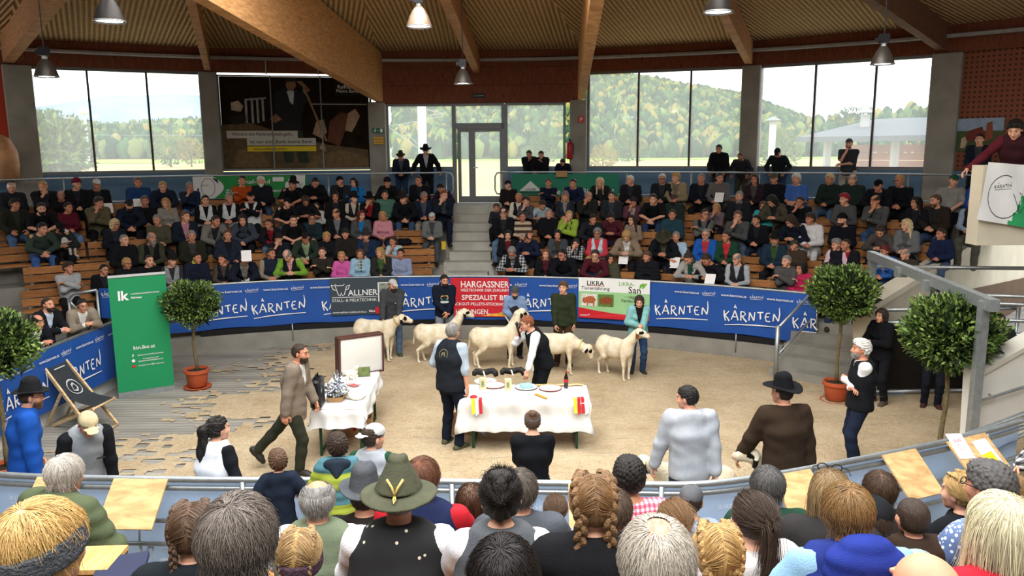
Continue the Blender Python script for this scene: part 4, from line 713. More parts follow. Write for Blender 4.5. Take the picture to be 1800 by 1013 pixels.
# ================================================================ bodies: implicit surfaces turned into meshes (surface nets)
def rotm(z=0, x=0, y=0): return np.array(Matrix.Rotation(z, 3, 'Z') @ Matrix.Rotation(x, 3, 'X') @ Matrix.Rotation(y, 3, 'Y'))
A_ = lambda *v: np.array(v, float)
class SDF:
    def __init__(s): s.p = []
    def rc(s, a, b, ra, rb, k=.02): s.p.append(('rc', A_(*a), A_(*b), ra, rb, k)); return s
    def ec(s, a, b, r0, r1, side, k=.03): s.p.append(('ec', A_(*a), A_(*b), A_(*r0), A_(*r1), A_(*side), k)); return s
    def el(s, c, r, R=None, k=.015): s.p.append(('el', A_(*c), A_(*r), np.eye(3) if R is None else R, k)); return s
    def sub(s, c, r, R=None, k=.01): s.p.append(('sub', A_(*c), A_(*r), np.eye(3) if R is None else R, k)); return s
    def cut(s, p, n): s.p.append(('cut', A_(*p), A_(*n))); return s          # removes the side the normal points to
    def fn(s, f): s.p.append(('fn', f)); return s
    def bounds(s):
        lo, hi = [], []
        for q in s.p:
            if q[0] == 'rc': r = max(q[3], q[4]); lo.append(np.minimum(q[1], q[2]) - r); hi.append(np.maximum(q[1], q[2]) + r)
            elif q[0] == 'ec': r = max(q[3].max(), q[4].max()); lo.append(np.minimum(q[1], q[2]) - r); hi.append(np.maximum(q[1], q[2]) + r)
            elif q[0] == 'el': r = q[2].max(); lo.append(q[1] - r); hi.append(q[1] + r)
            elif q[0] == 'bb': lo.append(q[1]); hi.append(q[2])
        return np.min(lo, 0), np.max(hi, 0)
    def mesh(s, h):
        lo, hi = s.bounds(); lo = lo - 2.5 * h; n = np.ceil((hi + 2.5 * h - lo) / h).astype(int) + 1
        V = np.full(n, .2, np.float32); ax = [lo[i] + h * np.arange(n[i]) for i in range(3)]
        def box(a, b, m):
            i0 = np.clip(np.floor((a - m - lo) / h).astype(int), 0, n - 1); i1 = np.clip(np.ceil((b + m - lo) / h).astype(int) + 1, 1, n)
            sl = tuple(slice(i0[i], i1[i]) for i in range(3)); g = [ax[i][sl[i]].reshape([-1 if j == i else 1 for j in range(3)]) for i in range(3)]; return sl, g
        for q in s.p:
            t = q[0]
            if t == 'bb': continue
            if t == 'rc':
                _, a, b, ra, rb, k = q; r = max(ra, rb); sl, (X, Y, Z) = box(np.minimum(a, b) - r, np.maximum(a, b) + r, k + 2.5 * h); d = b - a; L = max(d @ d, 1e-9)
                tt = np.clip(((X - a[0]) * d[0] + (Y - a[1]) * d[1] + (Z - a[2]) * d[2]) / L, 0, 1)
                D = np.sqrt((X - a[0] - tt * d[0]) ** 2 + (Y - a[1] - tt * d[1]) ** 2 + (Z - a[2] - tt * d[2]) ** 2) - (ra + (rb - ra) * tt)
            elif t == 'ec':
                _, a, b, r0, r1, sd, k = q; r = max(r0.max(), r1.max()); sl, (X, Y, Z) = box(np.minimum(a, b) - r, np.maximum(a, b) + r, k + 2.5 * h); d = b - a; Ln = math.sqrt(d @ d); d = d / max(Ln, 1e-9)
                sd = sd - d * (sd @ d); sd /= np.linalg.norm(sd); w_ = np.cross(d, sd); x, y, z = X - a[0], Y - a[1], Z - a[2]; al = x * d[0] + y * d[1] + z * d[2]; tt = np.clip(al / max(Ln, 1e-9), 0, 1)
                R0, R1 = r0[0] + (r1[0] - r0[0]) * tt, r0[1] + (r1[1] - r0[1]) * tt; e = al - tt * Ln; m = np.minimum(R0, R1); us = x * sd[0] + y * sd[1] + z * sd[2]; uw = x * w_[0] + y * w_[1] + z * w_[2]
                D = (np.sqrt((us / R0) ** 2 + (uw / R1) ** 2 + (e / m) ** 2) - 1) * m
            elif t in ('el', 'sub'):
                _, c, r, R, k = q; mr = r.max(); sl, (X, Y, Z) = box(c - mr, c + mr, k + 2.5 * h); x, y, z = X - c[0], Y - c[1], Z - c[2]
                D = (np.sqrt(sum(((x * R[0, i] + y * R[1, i] + z * R[2, i]) / r[i]) ** 2 for i in range(3))) - 1) * r.min()
            elif t == 'cut':
                _, p, nn = q; D = (ax[0] - p[0]).reshape(-1, 1, 1) * nn[0] + (ax[1] - p[1]).reshape(1, -1, 1) * nn[1] + (ax[2] - p[2]).reshape(1, 1, -1) * nn[2]; V = np.maximum(V, D).astype(np.float32); continue
            else:
                V = q[1](V, ax[0].reshape(-1, 1, 1), ax[1].reshape(1, -1, 1), ax[2].reshape(1, 1, -1)).astype(np.float32); continue
            O = V[sl]
            if t == 'sub': D = -D; hh = np.clip(.5 - .5 * (O - D) / k, 0, 1); V[sl] = O * (1 - hh) + D * hh + k * hh * (1 - hh)
            else: hh = np.clip(.5 + .5 * (O - D) / k, 0, 1); V[sl] = O * (1 - hh) + D * hh - k * hh * (1 - hh)
        return nets(V, lo, h)
def nets(V, lo, h):
    ins = V < 0; c = ins[:-1, :-1, :-1].astype(np.int8).copy()
    for i, j, k in ((1, 0, 0), (0, 1, 0), (1, 1, 0), (0, 0, 1), (1, 0, 1), (0, 1, 1), (1, 1, 1)):
        c += ins[i:V.shape[0] - 1 + i, j:V.shape[1] - 1 + j, k:V.shape[2] - 1 + k]
    act = np.nonzero((c > 0) & (c < 8)); I = np.stack(act, 1)
    if not len(I): return np.zeros((0, 3)), np.zeros((0, 4), int)
    idx = -np.ones(c.shape, np.int32); idx[act] = np.arange(len(I)); cor = [(0, 0, 0), (1, 0, 0), (0, 1, 0), (1, 1, 0), (0, 0, 1), (1, 0, 1), (0, 1, 1), (1, 1, 1)]
    val = np.stack([V[I[:, 0] + a, I[:, 1] + b, I[:, 2] + d] for a, b, d in cor], 1); P = np.zeros((len(I), 3)); cnt = np.zeros(len(I))
    for a, b in ((0, 1), (2, 3), (4, 5), (6, 7), (0, 2), (1, 3), (4, 6), (5, 7), (0, 4), (1, 5), (2, 6), (3, 7)):
        va, vb = val[:, a], val[:, b]; x = (va < 0) != (vb < 0); t = np.where(x, va / np.where(x, va - vb, 1), 0); ca, cb = np.array(cor[a]), np.array(cor[b]); P += np.where(x[:, None], ca + (cb - ca) * t[:, None], 0); cnt += x
    P = (P / cnt[:, None] + I) * h + lo; Q = []
    for ax in range(3):
        sl0 = [slice(1, -1)] * 3; sl0[ax] = slice(0, -1); sl1 = [slice(1, -1)] * 3; sl1[ax] = slice(1, None)
        a, b = ins[tuple(sl0)], ins[tuple(sl1)]; e = np.nonzero(a != b); E = np.stack(e, 1); off = np.ones(3, int); off[ax] = 0; E = E + off; u, v = [(1, 2), (2, 0), (0, 1)][ax]
        du, dv = np.zeros(3, int), np.zeros(3, int); du[u] = 1; dv[v] = 1; g = lambda M: idx[M[:, 0], M[:, 1], M[:, 2]]
        q = np.stack([g(E - du - dv), g(E - dv), g(E), g(E - du)], 1); fl = ~a[e]; q[fl] = q[fl][:, ::-1]; Q.append(q)
    Q = np.concatenate(Q); return P, Q[(Q >= 0).all(1)]
def smooth_np(P, Q, it=1):
    e = np.concatenate([Q[:, [0, 1]], Q[:, [1, 2]], Q[:, [2, 3]], Q[:, [3, 0]]])
    for _ in range(it):
        S_ = np.zeros_like(P); n = np.zeros(len(P)); np.add.at(S_, e[:, 0], P[e[:, 1]]); np.add.at(n, e[:, 0], 1); P = P * .5 + .5 * S_ / np.maximum(n, 1)[:, None]
    return P
def ik(S, T, l1, l2, pole):
    S, T, pole = A_(*S), A_(*T), A_(*pole); d = T - S; L = np.linalg.norm(d); m = (l1 + l2) * .999
    if L > m: T = S + d * m / L; d = T - S; L = m
    u = d / L; a = (l1 * l1 - l2 * l2 + L * L) / (2 * L); hh = math.sqrt(max(l1 * l1 - a * a, 0)); p = pole - u * (pole @ u); p /= (np.linalg.norm(p) + 1e-9); return S + u * a + p * hh, T
# ---- a person: local frame, front is -Y, origin on the floor below the pelvis
class Fig:
    def __init__(s, P):
        g = P.get; s.P = P; sex = g('sex', 'm'); s.sex = sex; sc = 1.0
        s.pel = A_(*g('pel', (0, 0, .93))); ln, sl, tw = g('lean', 0.), g('side', 0.), g('twist', 0.); hun = g('hunch', 6.)
        yw = R_(g('yaw0', 0)); s.R0 = rotm(yw)
        def upv(a): v = Matrix.Rotation(R_(sl), 3, 'Y') @ (Matrix.Rotation(R_(a), 3, 'X') @ Vector((0, 0, 1))); return s.R0 @ np.array(v)
        s.u1, s.u2 = upv(ln), upv(ln + hun)
        s.rt = rotm(yw + R_(tw)) @ A_(1, 0, 0); s.rt0 = s.R0 @ A_(1, 0, 0)
        s.rt = np.array(Matrix.Rotation(R_(sl), 3, 'Y') @ Vector(s.rt))
        s.waist = s.pel + s.u1 * .14; s.chest = s.waist + s.u1 * .17; s.nb = s.chest + s.u2 * .218; s.fw = np.cross(s.rt, s.u2); s.fw *= -1 if s.fw @ (s.R0 @ A_(0, -1, 0)) < 0 else 1
        sw = {'m': .168, 'f': .148, 'c': .140}[sex] * g('wide', 1.0); hp = {'m': .092, 'f': .096, 'c': .085}[sex]
        s.sw = sw; s.sh = {k: s.chest + s.u2 * .165 + s.rt * (sgn * sw) + s.fw * (.01 + g('shfw', 0)) for k, sgn in (('L', 1), ('R', -1))}
        hp_y, hp_p, hp_r = R_(g('hyaw', 0)), R_(g('hpitch', 0)), R_(g('hroll', 0)); base = yw + R_(tw) * .7
        s.Hm = np.array(Matrix.Rotation(base + hp_y, 3, 'Z') @ Matrix.Rotation(R_(ln + hun) * g('hfollow', .25) + hp_p, 3, 'X') @ Matrix.Rotation(hp_r, 3, 'Y'))
        s.hs = g('head', 1.0); s.neck = s.nb + s.fw * .012; s.hc = s.neck + (s.u2 * .35 + s.Hm @ A_(0, 0, .65)) * (.135 * (s.hs * .5 + .5)) + s.Hm @ A_(0, -.022, 0)
        s.arm = {}; la, lf = .285, .255
        for k, sgn in (('L', 1), ('R', -1)):
            T = g('hand' + k); pole = g('pole' + k, (sgn * .6, .4, -.6)); loc = g('handspace', 'body')
            if T is None: T = s.sh[k] + s.R0 @ A_(sgn * .07, -.05, -.52); W = T
            else: W = s.R0 @ A_(*T)
            e, w = ik(s.sh[k], W, la, lf, s.R0 @ A_(*pole)); s.arm[k] = (s.sh[k], e, w)
        s.leg = {}
        for k, sgn in (('L', 1), ('R', -1)):
            hip = s.pel + s.rt0 * (sgn * hp) - s.u1 * .03; T = g('foot' + k); T = s.R0 @ A_(*T) if T is not None else A_(hip[0] + sgn * .02, hip[1] + .0, .085)
            kn, an = ik(hip, T, .425, .415, s.R0 @ A_(*g('knee' + k, (sgn * .12, -1, 0)))); toe = g('toe' + k, sgn * 12); s.leg[k] = (hip, kn, an, s.R0 @ rotm(R_(toe)) @ A_(0, -1, 0))
        s.fat = g('fat', 0.)
    def torso(s, S, e=0., hem=None, hips=True):
        f, sx = s.fat, s.sex; hw = {'m': .162, 'f': .172, 'c': .135}[sx] + f * .5; ww = {'m': .15, 'f': .132, 'c': .125}[sx] + f; cw = {'m': .172, 'f': .152, 'c': .135}[sx] + f * .5; dp = {'m': .108, 'f': .098, 'c': .09}[sx]
        if hips: S.ec(s.pel - s.u1 * .05, s.waist, (hw + e, .112 + e + f * .5), (ww + e, .098 + e + f), s.rt0, .04)
        S.ec(s.waist - s.u1 * (0 if hips else .02), s.chest, (ww + e, .098 + e + f), (cw + e, dp + .012 + e + f * .6), s.rt, .05)
        S.ec(s.chest, s.chest + s.u2 * .15, (cw + e, dp + .01 + e + f * .5), (s.sw * .9 + e, .078 + e), s.rt, .05)
        S.ec(s.chest + s.u2 * .15, s.nb - s.u2 * .005, (s.sw * .82 + e, .07 + e), (.062 + e, .058 + e), s.rt, .05)
        if sx == 'f':
            for q in (1, -1): S.el(s.chest + s.u2 * .02 + s.rt * (q * .068) + s.fw * (.085 + e), (.062, .058, .06), None, .03)
        if f > .02: S.el(s.waist + s.fw * (.05 + f) + s.u1 * .03, (.13 + f * .6 + e, .11 + f + e, .14 + e), None, .05)
    def arms(s, S, e=0., to=1.0, ks='LR', thin=0.):
        for k in ks:
            a, b, c = s.arm[k]; S.rc(a - s.u2 * .005, a + (b - a) * .35, .056 + e, .05 + e, .04)
            if to <= .5: S.rc(a, a + (b - a) * (to * 2), .05 + e, .047 + e + .012, .03); continue
            S.rc(a, b, .05 + e, .041 + e, .03); t = (to - .5) * 2; S.rc(b, b + (c - b) * t, .042 + e, .030 + e - thin, .025)
    def legs(s, S, e=0., to=1.0, flare=0.):
        for k in 'LR':
            h, n, a, td = s.leg[k]; S.rc(h, n, .088 + e + s.fat * .3, .058 + e, .04); m = n + (a - n) * .35; S.rc(n, m, .056 + e, .055 + e, .03); S.rc(m, n + (a - n) * to, .055 + e, .038 + e + flare, .03)
    def neckhead(s, S):
        H, c, z = s.Hm, s.hc, s.hs; q = lambda *v: c + H @ (A_(*v) * z); E = lambda v, r, R=None, k=.012: S.el(q(*v), A_(*r) * z, H if R is None else H @ R, k)
        S.rc(s.nb - s.u2 * .03, q(0, .02, -.05), .058 if s.sex == 'm' else .048, .053 if s.sex == 'm' else .045, .02)
        E((0, .014, .032), (.074, .094, .080)); E((0, -.02, -.01), (.066, .072, .075)); E((0, -.038, -.052), (.054, .052, .055)); E((0, -.068, -.092), (.026, .022, .02), None, .02)
        for sg in (1, -1):
            E((sg * .043, -.058, -.025), (.022, .02, .022), None, .02); E((sg * .076, .012, -.008), (.010, .019, .031), rotm(sg * .35), .006); S.rc(q(sg * .012, -.088, .034), q(sg * .046, -.074, .034), .0085 * z, .008 * z, .01)
            S.sub(q(sg * .031, -.098, .014), A_(.016, .012, .011) * z, H, .008); E((sg * .031, -.078, .012), (.013, .011, .010), None, .003)
            E((sg * .013, -.099, -.036), (.009, .009, .008), None, .006)
        S.rc(q(0, -.088, .014), q(0, -.107, -.028), .0085 * z, .012 * z, .008); S.rc(q(-.018, -.086, -.0605), q(.018, -.086, -.0605), .0062 * z, .0062 * z, .006); S.rc(q(-.015, -.085, -.071), q(.015, -.085, -.071), .0068 * z, .0068 * z, .006)
    def feat(s, P):
        L = (P - s.hc) @ s.Hm / s.hs; x, y, z = L.T; ax = np.abs(x); n = len(P); F = np.zeros((n, 3)); fr = (y < -.05) & (ax < .08) & (np.abs(z) < .12)
        eye = np.exp(-(((ax - .031) / .012) ** 2 + ((z - .012) / .0075) ** 2) ** 2) * fr; brow = np.exp(-(((ax - .031) / .019) ** 2 + ((z - .036 + .1 * np.abs(ax - .031)) / .006) ** 2) ** 2) * fr; lip = np.exp(-((x / .022) ** 2 + ((z + .066) / .009) ** 2) ** 2) * fr
        F[:, 0], F[:, 1], F[:, 2] = eye, brow, lip; return F
    def hand(s, S, k, curl=.6, fine=False, roll=0., spread=.0, grip=False):
        sgn = 1 if k == 'L' else -1; a, e, w = s.arm[k]; d = w - e; d = d / np.linalg.norm(d); hd = s.P.get('hdir' + k); d0 = d
        if hd is not None: d = s.R0 @ A_(*hd); d = d / np.linalg.norm(d)
        n = s.P.get('palm' + k); n = s.R0 @ A_(*(n if n is not None else (-sgn * .6, .1, -.5))); n = n - d * (n @ d); n /= np.linalg.norm(n) + 1e-9; sd = np.cross(d, n) * 1.0
        th = sd * (1 if (np.cross(n, d) @ sd) * sgn < 0 else -1)   # towards the thumb
        th = np.cross(n, d) * sgn * 1.0; curl = s.P.get('curl' + k, curl)
        S.rc(w - d0 * .07, w + d * .01, .029, .027, .012); z = 1.0 if s.sex == 'm' else .9
        S.ec(w + d * .015 * z, w + d * .082 * z, (.034 * z, .016 * z), (.041 * z, .013 * z), th, .012)
        for i, (o, l) in enumerate(((.030, .074), (.010, .082), (-.010, .077), (-.029, .060))):
            p = w + d * (.085 - abs(i - 1.2) * .004) * z + th * o * z; dv = d + th * (o * spread * 6); dv /= np.linalg.norm(dv); ang = 0; r = .0088 * z
            for j, fr in enumerate((.46, .30, .24)):
                ang += curl * (.75 if j == 0 else .95) * (1.25 if i > 1 else 1); v = dv * math.cos(ang) + n * math.sin(ang); q = p + v * l * fr * z; S.rc(p, q, r, r * .92, .005); p = q; r *= .92
        p = w + d * .022 * z + th * .030 * z; v = d * .62 + th * .70 + n * .38; v /= np.linalg.norm(v); q = p + v * .042 * z; S.rc(p, q, .0125 * z, .0105 * z, .01); v2 = d * .85 + th * (.30 - curl * .35) + n * (.35 + curl * .4); v2 /= np.linalg.norm(v2); q2 = q + v2 * .030 * z; S.rc(q, q2, .0105 * z, .0095 * z, .005); S.rc(q2, q2 + (v2 * .9 + n * .3 * curl) * .022 * z, .0095 * z, .008 * z, .005)
    def shoes(s, S, e=.0, boot=0.):
        for k in 'LR':
            h, n, a, td = s.leg[k]; up = A_(0, 0, 1); td = td.copy(); slope = s.P.get('tilt' + k, 0.)
            td = td * math.cos(slope) + up * -math.sin(slope); nu = np.cross(np.cross(td, up), td); nu /= np.linalg.norm(nu)
            b = a - nu * .045; S.rc(b - td * .045, b + td * .10, .040 + e, .042 + e, .02); S.ec(b + td * .09 - nu * .005, b + td * .165 - nu * .012, (.044 + e, .034 + e), (.040 + e, .026 + e), np.cross(td, nu), .02); S.rc(a + nu * .02, b, .043 + e, .042 + e, .02)
            if boot: S.rc(a, a + (n - a) * boot, .05 + e, .062 + e, .02)
    # ---- garments
    def body_mesh(s, h=.02, hh=.009, hd=.009):
        B = SDF(); s.torso(B); s.arms(B, 0, .9); s.legs(B, 0, .93); B.rc(s.nb - s.u2 * .06, s.nb + s.u2 * .02, .055, .05, .03); parts = [B.mesh(h)]
        N = SDF(); s.neckhead(N); parts.append(N.mesh(hh))
        for k in 'LR':
            if s.P.get('nohand' + k): continue
            Hd = SDF(); s.hand(Hd, k, s.P.get('curl', .55)); parts.append(Hd.mesh(hd))
        if s.P.get('barefoot'): Z = SDF(); s.shoes(Z); parts.append(Z.mesh(h))
        V, Q, o = [], [], 0
        for v, q in parts: V.append(v); Q.append(q + o); o += len(v)
        return np.concatenate(V), np.concatenate(Q)
    def fold(s, amp=.006, fr=26, seed=0):
        ph = np.random.RandomState(seed).rand(4) * 6
        return lambda V, X, Y, Z: V + amp * (np.sin(X * fr + 2.2 * np.sin(Z * 11 + ph[0]) + ph[1]) * np.sin(Z * fr * .9 + Y * 8 + ph[2]) + .6 * np.sin(Z * fr * 1.9 + X * 9 + Y * 12 + ph[3]))
    def top(s, e=.018, sleeve=.96, hem=-.10, h=.02, openv=None, seed=0, vest=False, hood=False, collar=.0, puff=0., amp=.0036, flare=.0):
        S_ = SDF(); s.torso(S_, e)
        if hem < -.08: S_.ec(s.pel - s.u1 * (-hem - .02), s.pel, ({'m': .165, 'f': .175, 'c': .145}[s.sex] + e + flare + s.fat * .5, .122 + e + flare + s.fat * .4), ({'m': .162, 'f': .17, 'c': .14}[s.sex] + e, .114 + e), s.rt0, .04)
        if not vest: s.arms(S_, e, sleeve)
        if collar: S_.rc(s.nb - s.u2 * .03, s.nb + s.u2 * (.004 + collar) + s.fw * .006, .075 + e * .3, .066 + e * .3, .02)
        if hood: S_.ec(s.nb - s.fw * .07 - s.u2 * .03 - s.rt * .06, s.nb - s.fw * .07 - s.u2 * .03 + s.rt * .06, (.05, .06), (.05, .06), s.fw, .03); S_.ec(s.nb - s.fw * .095 - s.u2 * .13, s.nb - s.fw * .085 - s.u2 * .03, (.07, .035), (.12, .045), s.rt, .03)
        S_.fn(s.fold(amp, 26, seed))
        if puff: S_.fn(lambda V, X, Y, Z: V - puff * np.abs(np.sin(Z * math.pi / .085)))
        S_.cut(s.pel + s.u1 * hem, -s.u1); S_.cut(s.nb + s.u2 * (.008 + collar), s.u2)
        if collar or True: S_.sub(s.nb + s.u2 * (.03 + collar) + s.fw * .02, (.055, .055, .045), None, .01)
        if openv is not None:
            u0, wd = openv; nb, u2, rt, fw = s.nb, s.u2, s.rt, s.fw
            def op(V, X, Y, Z):
                x, y, z = X - nb[0], Y - nb[1], Z - nb[2]; u = x * u2[0] + y * u2[1] + z * u2[2]; r = x * rt[0] + y * rt[1] + z * rt[2]; f = x * fw[0] + y * fw[1] + z * fw[2]
                wv = np.clip((u - u0) / (0 - u0), 0, 1.2) * wd + (.004 if u0 > -.5 else wd * .4); D = np.maximum(np.abs(r) - wv, -(f - .02)); D = np.where(u > u0, D, np.maximum(D, u0 - u)); return np.maximum(V, -D)
            S_.fn(op)
        return S_.mesh(h)
    def trousers(s, e=.014, h=.02, to=.97, seed=1, flare=.012):
        S_ = SDF(); f = s.fat; hw = {'m': .160, 'f': .172, 'c': .138}[s.sex] + f * .5; S_.ec(s.pel - s.u1 * .06, s.pel + s.u1 * .10, (hw + e, .112 + e + f * .5), (hw - .012 + e, .104 + e + f), s.rt0, .04); s.legs(S_, e, to, flare); S_.fn(s.fold(.004, 22, seed)); p, u = s.pel, s.u1; S_.fn(lambda V, X, Y, Z: np.where((X - p[0]) ** 2 + (Y - p[1]) ** 2 < .06 + 0 * Z, np.maximum(V, (X - p[0]) * u[0] + (Y - p[1]) * u[1] + (Z - p[2]) * u[2] - .11), V)); return S_.mesh(h)
    def shoe_mesh(s, h=.016, e=.006, boot=0.): S_ = SDF(); s.shoes(S_, e, boot); return S_.mesh(h)
    def head_matrix(s): return Matrix(np.vstack([np.c_[s.Hm * s.hs, s.hc], [0, 0, 0, 1]]).tolist())
# ---- hair, beards, hats: built once in the head's own frame, then shared
HG = {}
def face_cut(S_, low=-.05, fore=.062, side=-.03):
    def f(V, X, Y, Z):
        D = np.maximum(np.maximum(Y - (side + .0 * Z) + .32 * np.clip(Z - .02, 0, 1) * -1, Z - fore + 1.6 * np.abs(X) ** 1.5), -1 + 0 * X); D2 = np.maximum(Z + .0 * X - low, -1) ; D = np.minimum(D, np.maximum(Y - .026, Z - .016))
        V = np.maximum(V, -D); return np.maximum(V, low - Z + .12 * (Y - .05) * 0)
    return S_.fn(f)
def strands(S_, a=.0035, f=34, seed=0):
    p = np.random.RandomState(seed).rand(3) * 6
    return S_.fn(lambda V, X, Y, Z: V + a * np.sin(f * np.arctan2(X, -(Z - .09) + 1e-6) * .9 + 14 * Y + p[0]) + a * .8 * np.sin(X * 140 + Z * 30 + p[1]) * np.sin(Y * 90 + p[2]))
def hair_geo(style, h=.009):
    key = (style, h)
    if key in HG: return HG[key]
    S_ = SDF(); cap = lambda e: S_.el((0, .014, .034), (.074 + e, .094 + e, .080 + e)).el((0, .03, -.005), (.070 + e, .072 + e, .06 + e), None, .02)
    if style == 'short': cap(.012); strands(S_, .003, 34); face_cut(S_, -.06, .080)
    elif style == 'crop': cap(.006); strands(S_, .0015, 34); face_cut(S_, -.058, .086, -.022)
    elif style == 'nearcap': cap(.009); face_cut(S_, -.06)
    elif style == 'updo': cap(.011); S_.rc((0, .105, -.03), (0, .11, .09), .028, .034, .02).el((0, .08, .125), (.05, .04, .03), None, .02); strands(S_, .003, 30); face_cut(S_, -.055, .072, -.03)
    elif style == 'full': cap(.021); S_.el((0, -.02, .105), (.06, .07, .03), None, .02); strands(S_, .005, 26); face_cut(S_, -.065, .074, -.025)
    elif style == 'curly': cap(.024); S_.el((0, -.01, .10), (.065, .08, .035), None, .02); S_.fn(lambda V, X, Y, Z: V + .007 * np.sin(X * 170) * np.sin(Y * 160 + 1) * np.sin(Z * 165 + 2)); face_cut(S_, -.07, .074, -.02)
    elif style == 'bald': cap(.008); strands(S_, .002, 30); face_cut(S_, -.06, .03, -.01); S_.fn(lambda V, X, Y, Z: np.maximum(V, -(np.sqrt((X / .062) ** 2 + ((Y + .02) / .095) ** 2 + ((Z - .12) / .085) ** 2) - 1) * .06))
    elif style == 'bob': cap(.022); [S_.ec((q * .062, .02, .03), (q * .066, .01, -.085), (.02, .05), (.018, .045), (1, 0, 0), .03) for q in (1, -1)]; S_.ec((0, .07, .03), (0, .062, -.085), (.062, .03), (.06, .028), (1, 0, 0), .03); strands(S_, .004, 30); S_.fn(lambda V, X, Y, Z: np.maximum(V, -np.maximum(np.maximum(Y + .028, Z - .076 + 1.2 * np.abs(X) ** 1.5), np.abs(X) - .060))); S_.cut((0, 0, -.10), (0, 0, -1))
    elif style == 'long': cap(.018); [S_.ec((q * .064, .025, .03), (q * .085, .01, -.26), (.020, .045), (.03, .03), (1, 0, 0), .03) for q in (1, -1)]; S_.ec((0, .075, .03), (0, .085, -.30), (.066, .03), (.09, .025), (1, 0, 0), .03); strands(S_, .005, 26); S_.fn(lambda V, X, Y, Z: np.maximum(V, -np.maximum(np.maximum(Y + .026, Z - .078 + 1.2 * np.abs(X) ** 1.5), np.abs(X) - .062)))
    elif style in ('pony', 'ponyl', 'bun', 'tied', 'part'):
        cap(.011); strands(S_, .0025, 30); face_cut(S_, -.055, .084, -.03)
        if style == 'pony': S_.rc((0, .105, .05), (0, .135, .02), .022, .03, .02).rc((0, .135, .02), (.01, .125, -.10), .032, .034, .03).rc((.01, .125, -.10), (.02, .11, -.24), .034, .012, .03)
        if style == 'ponyl': S_.rc((0, .105, .05), (0, .15, .02), .026, .038, .02).rc((0, .15, .02), (.01, .16, -.20), .042, .045, .03).rc((.01, .16, -.20), (.02, .15, -.42), .045, .015, .03); strands(S_, .006, 40, 2)
        if style == 'bun': S_.el((0, .075, .105), (.042, .042, .038), None, .012)
        if style == 'tied': S_.el((0, .11, -.02), (.03, .03, .035), None, .012)
    elif style == 'beard': S_.el((0, -.045, -.062), (.060, .060, .062)).el((0, -.072, -.098), (.032, .028, .03), None, .02); strands(S_, .004, 30, 3); S_.fn(lambda V, X, Y, Z: np.maximum(np.maximum(V, Z + .046 - .9 * np.clip(np.abs(X) - .046, 0, .04)), Y - .005)); S_.sub((0, -.10, -.066), (.020, .014, .006), None, .004)
    elif style == 'longbeard': S_.el((0, -.05, -.07), (.066, .064, .066)).ec((0, -.075, -.09), (0, -.07, -.165), (.05, .035), (.03, .02), (1, 0, 0), .03); strands(S_, .005, 30, 3); S_.fn(lambda V, X, Y, Z: np.maximum(np.maximum(V, Z + .044 - .9 * np.clip(np.abs(X) - .046, 0, .04)), Y - .0)); S_.sub((0, -.11, -.066), (.020, .014, .006), None, .004)
    elif style == 'beanie': S_.el((0, .012, .045), (.088, .106, .09)).ec((0, .006, .03), (0, .006, .055), (.09, .108), (.09, .108), (1, 0, 0), .01); S_.fn(lambda V, X, Y, Z: V + .002 * np.sin(np.arctan2(X, Y) * 40)); S_.fn(lambda V, X, Y, Z: np.maximum(V, .030 - Z - .25 * (Y))); S_.el((0, .012, .13), (.05, .06, .02), None, .02)
    elif style == 'cap':
        S_.el((0, .010, .045), (.085, .103, .084)); S_.fn(lambda V, X, Y, Z: np.maximum(V, .040 - Z - .15 * Y)); S_.ec((0, -.095, .052), (0, -.165, .040), (.072, .006), (.045, .005), (1, 0, 0), .008)
        S_.rc((0, .01, .131), (0, .01, .133), .007, .007, .003)
    elif style in ('hat', 'hatw', 'hatp'):
        hp = style == 'hatp'; W, D = (.145, .165) if style == 'hat' else (.17, .19); S_.ec((0, .01, .055), (0, .012, .17 if hp else .145), (.102 if hp else .088, .122 if hp else .106), (.045 if hp else .072, .052 if hp else .085), (1, 0, 0), .01)
        S_.fn(lambda V, X, Y, Z: np.minimum(np.maximum(V, .045 - Z), (np.maximum(np.sqrt((X / W) ** 2 + ((Y - .005) / D) ** 2) * W - W, np.abs(Z - .052 - (-1.1 if hp else 1.1) * X * X + (1.2 * Y * Y if hp else .5 * Y * np.abs(Y))) - .0055))))
        S_.sub((0, .01, .235), (.02, .085, .04), None, .03); S_.p.append(('bb', A_(-W, -D, .0), A_(W, D, .09)))
    elif style == 'hood': S_.el((0, .03, .03), (.098, .115, .105)).ec((0, .05, -.02), (0, .04, -.12), (.09, .09), (.1, .085), (1, 0, 0), .03); S_.fn(lambda V, X, Y, Z: np.maximum(V, -(np.sqrt((X / .072) ** 2 + ((Y + .10) / .11) ** 2 + ((Z + .005) / .10) ** 2) - 1) * .07))
    elif style == 'band': S_.ec((0, .012, .03), (0, .016, .055), (.088, .108), (.087, .106), (1, 0, 0), .01); S_.fn(lambda V, X, Y, Z: np.maximum(np.maximum(V, Z - .075 + .25 * Y), .012 - Z - .25 * Y))
    v, q = S_.mesh(h); HG[key] = (v, q); return v, q
def glasses_geo():
    if 'gl' in HG: return HG['gl']
    mb = MB()
    for s_ in (1, -1):
        c = Vector((s_ * .032, -.108, .010)); mb.tube([c + Vector((.023 * math.cos(a * .6283), abs(math.cos(a * .6283)) * .003, .017 * math.sin(a * .6283))) for a in range(11)], .0028, 5); mb.tube([(s_ * .055, -.105, .016), (s_ * .078, -.07, .016), (s_ * .08, .01, .010)], .0026, 5)
    mb.tube([(-.01, -.111, .014), (0, -.114, .016), (.01, -.111, .014)], .0028, 5); HG['gl'] = mb; return mb
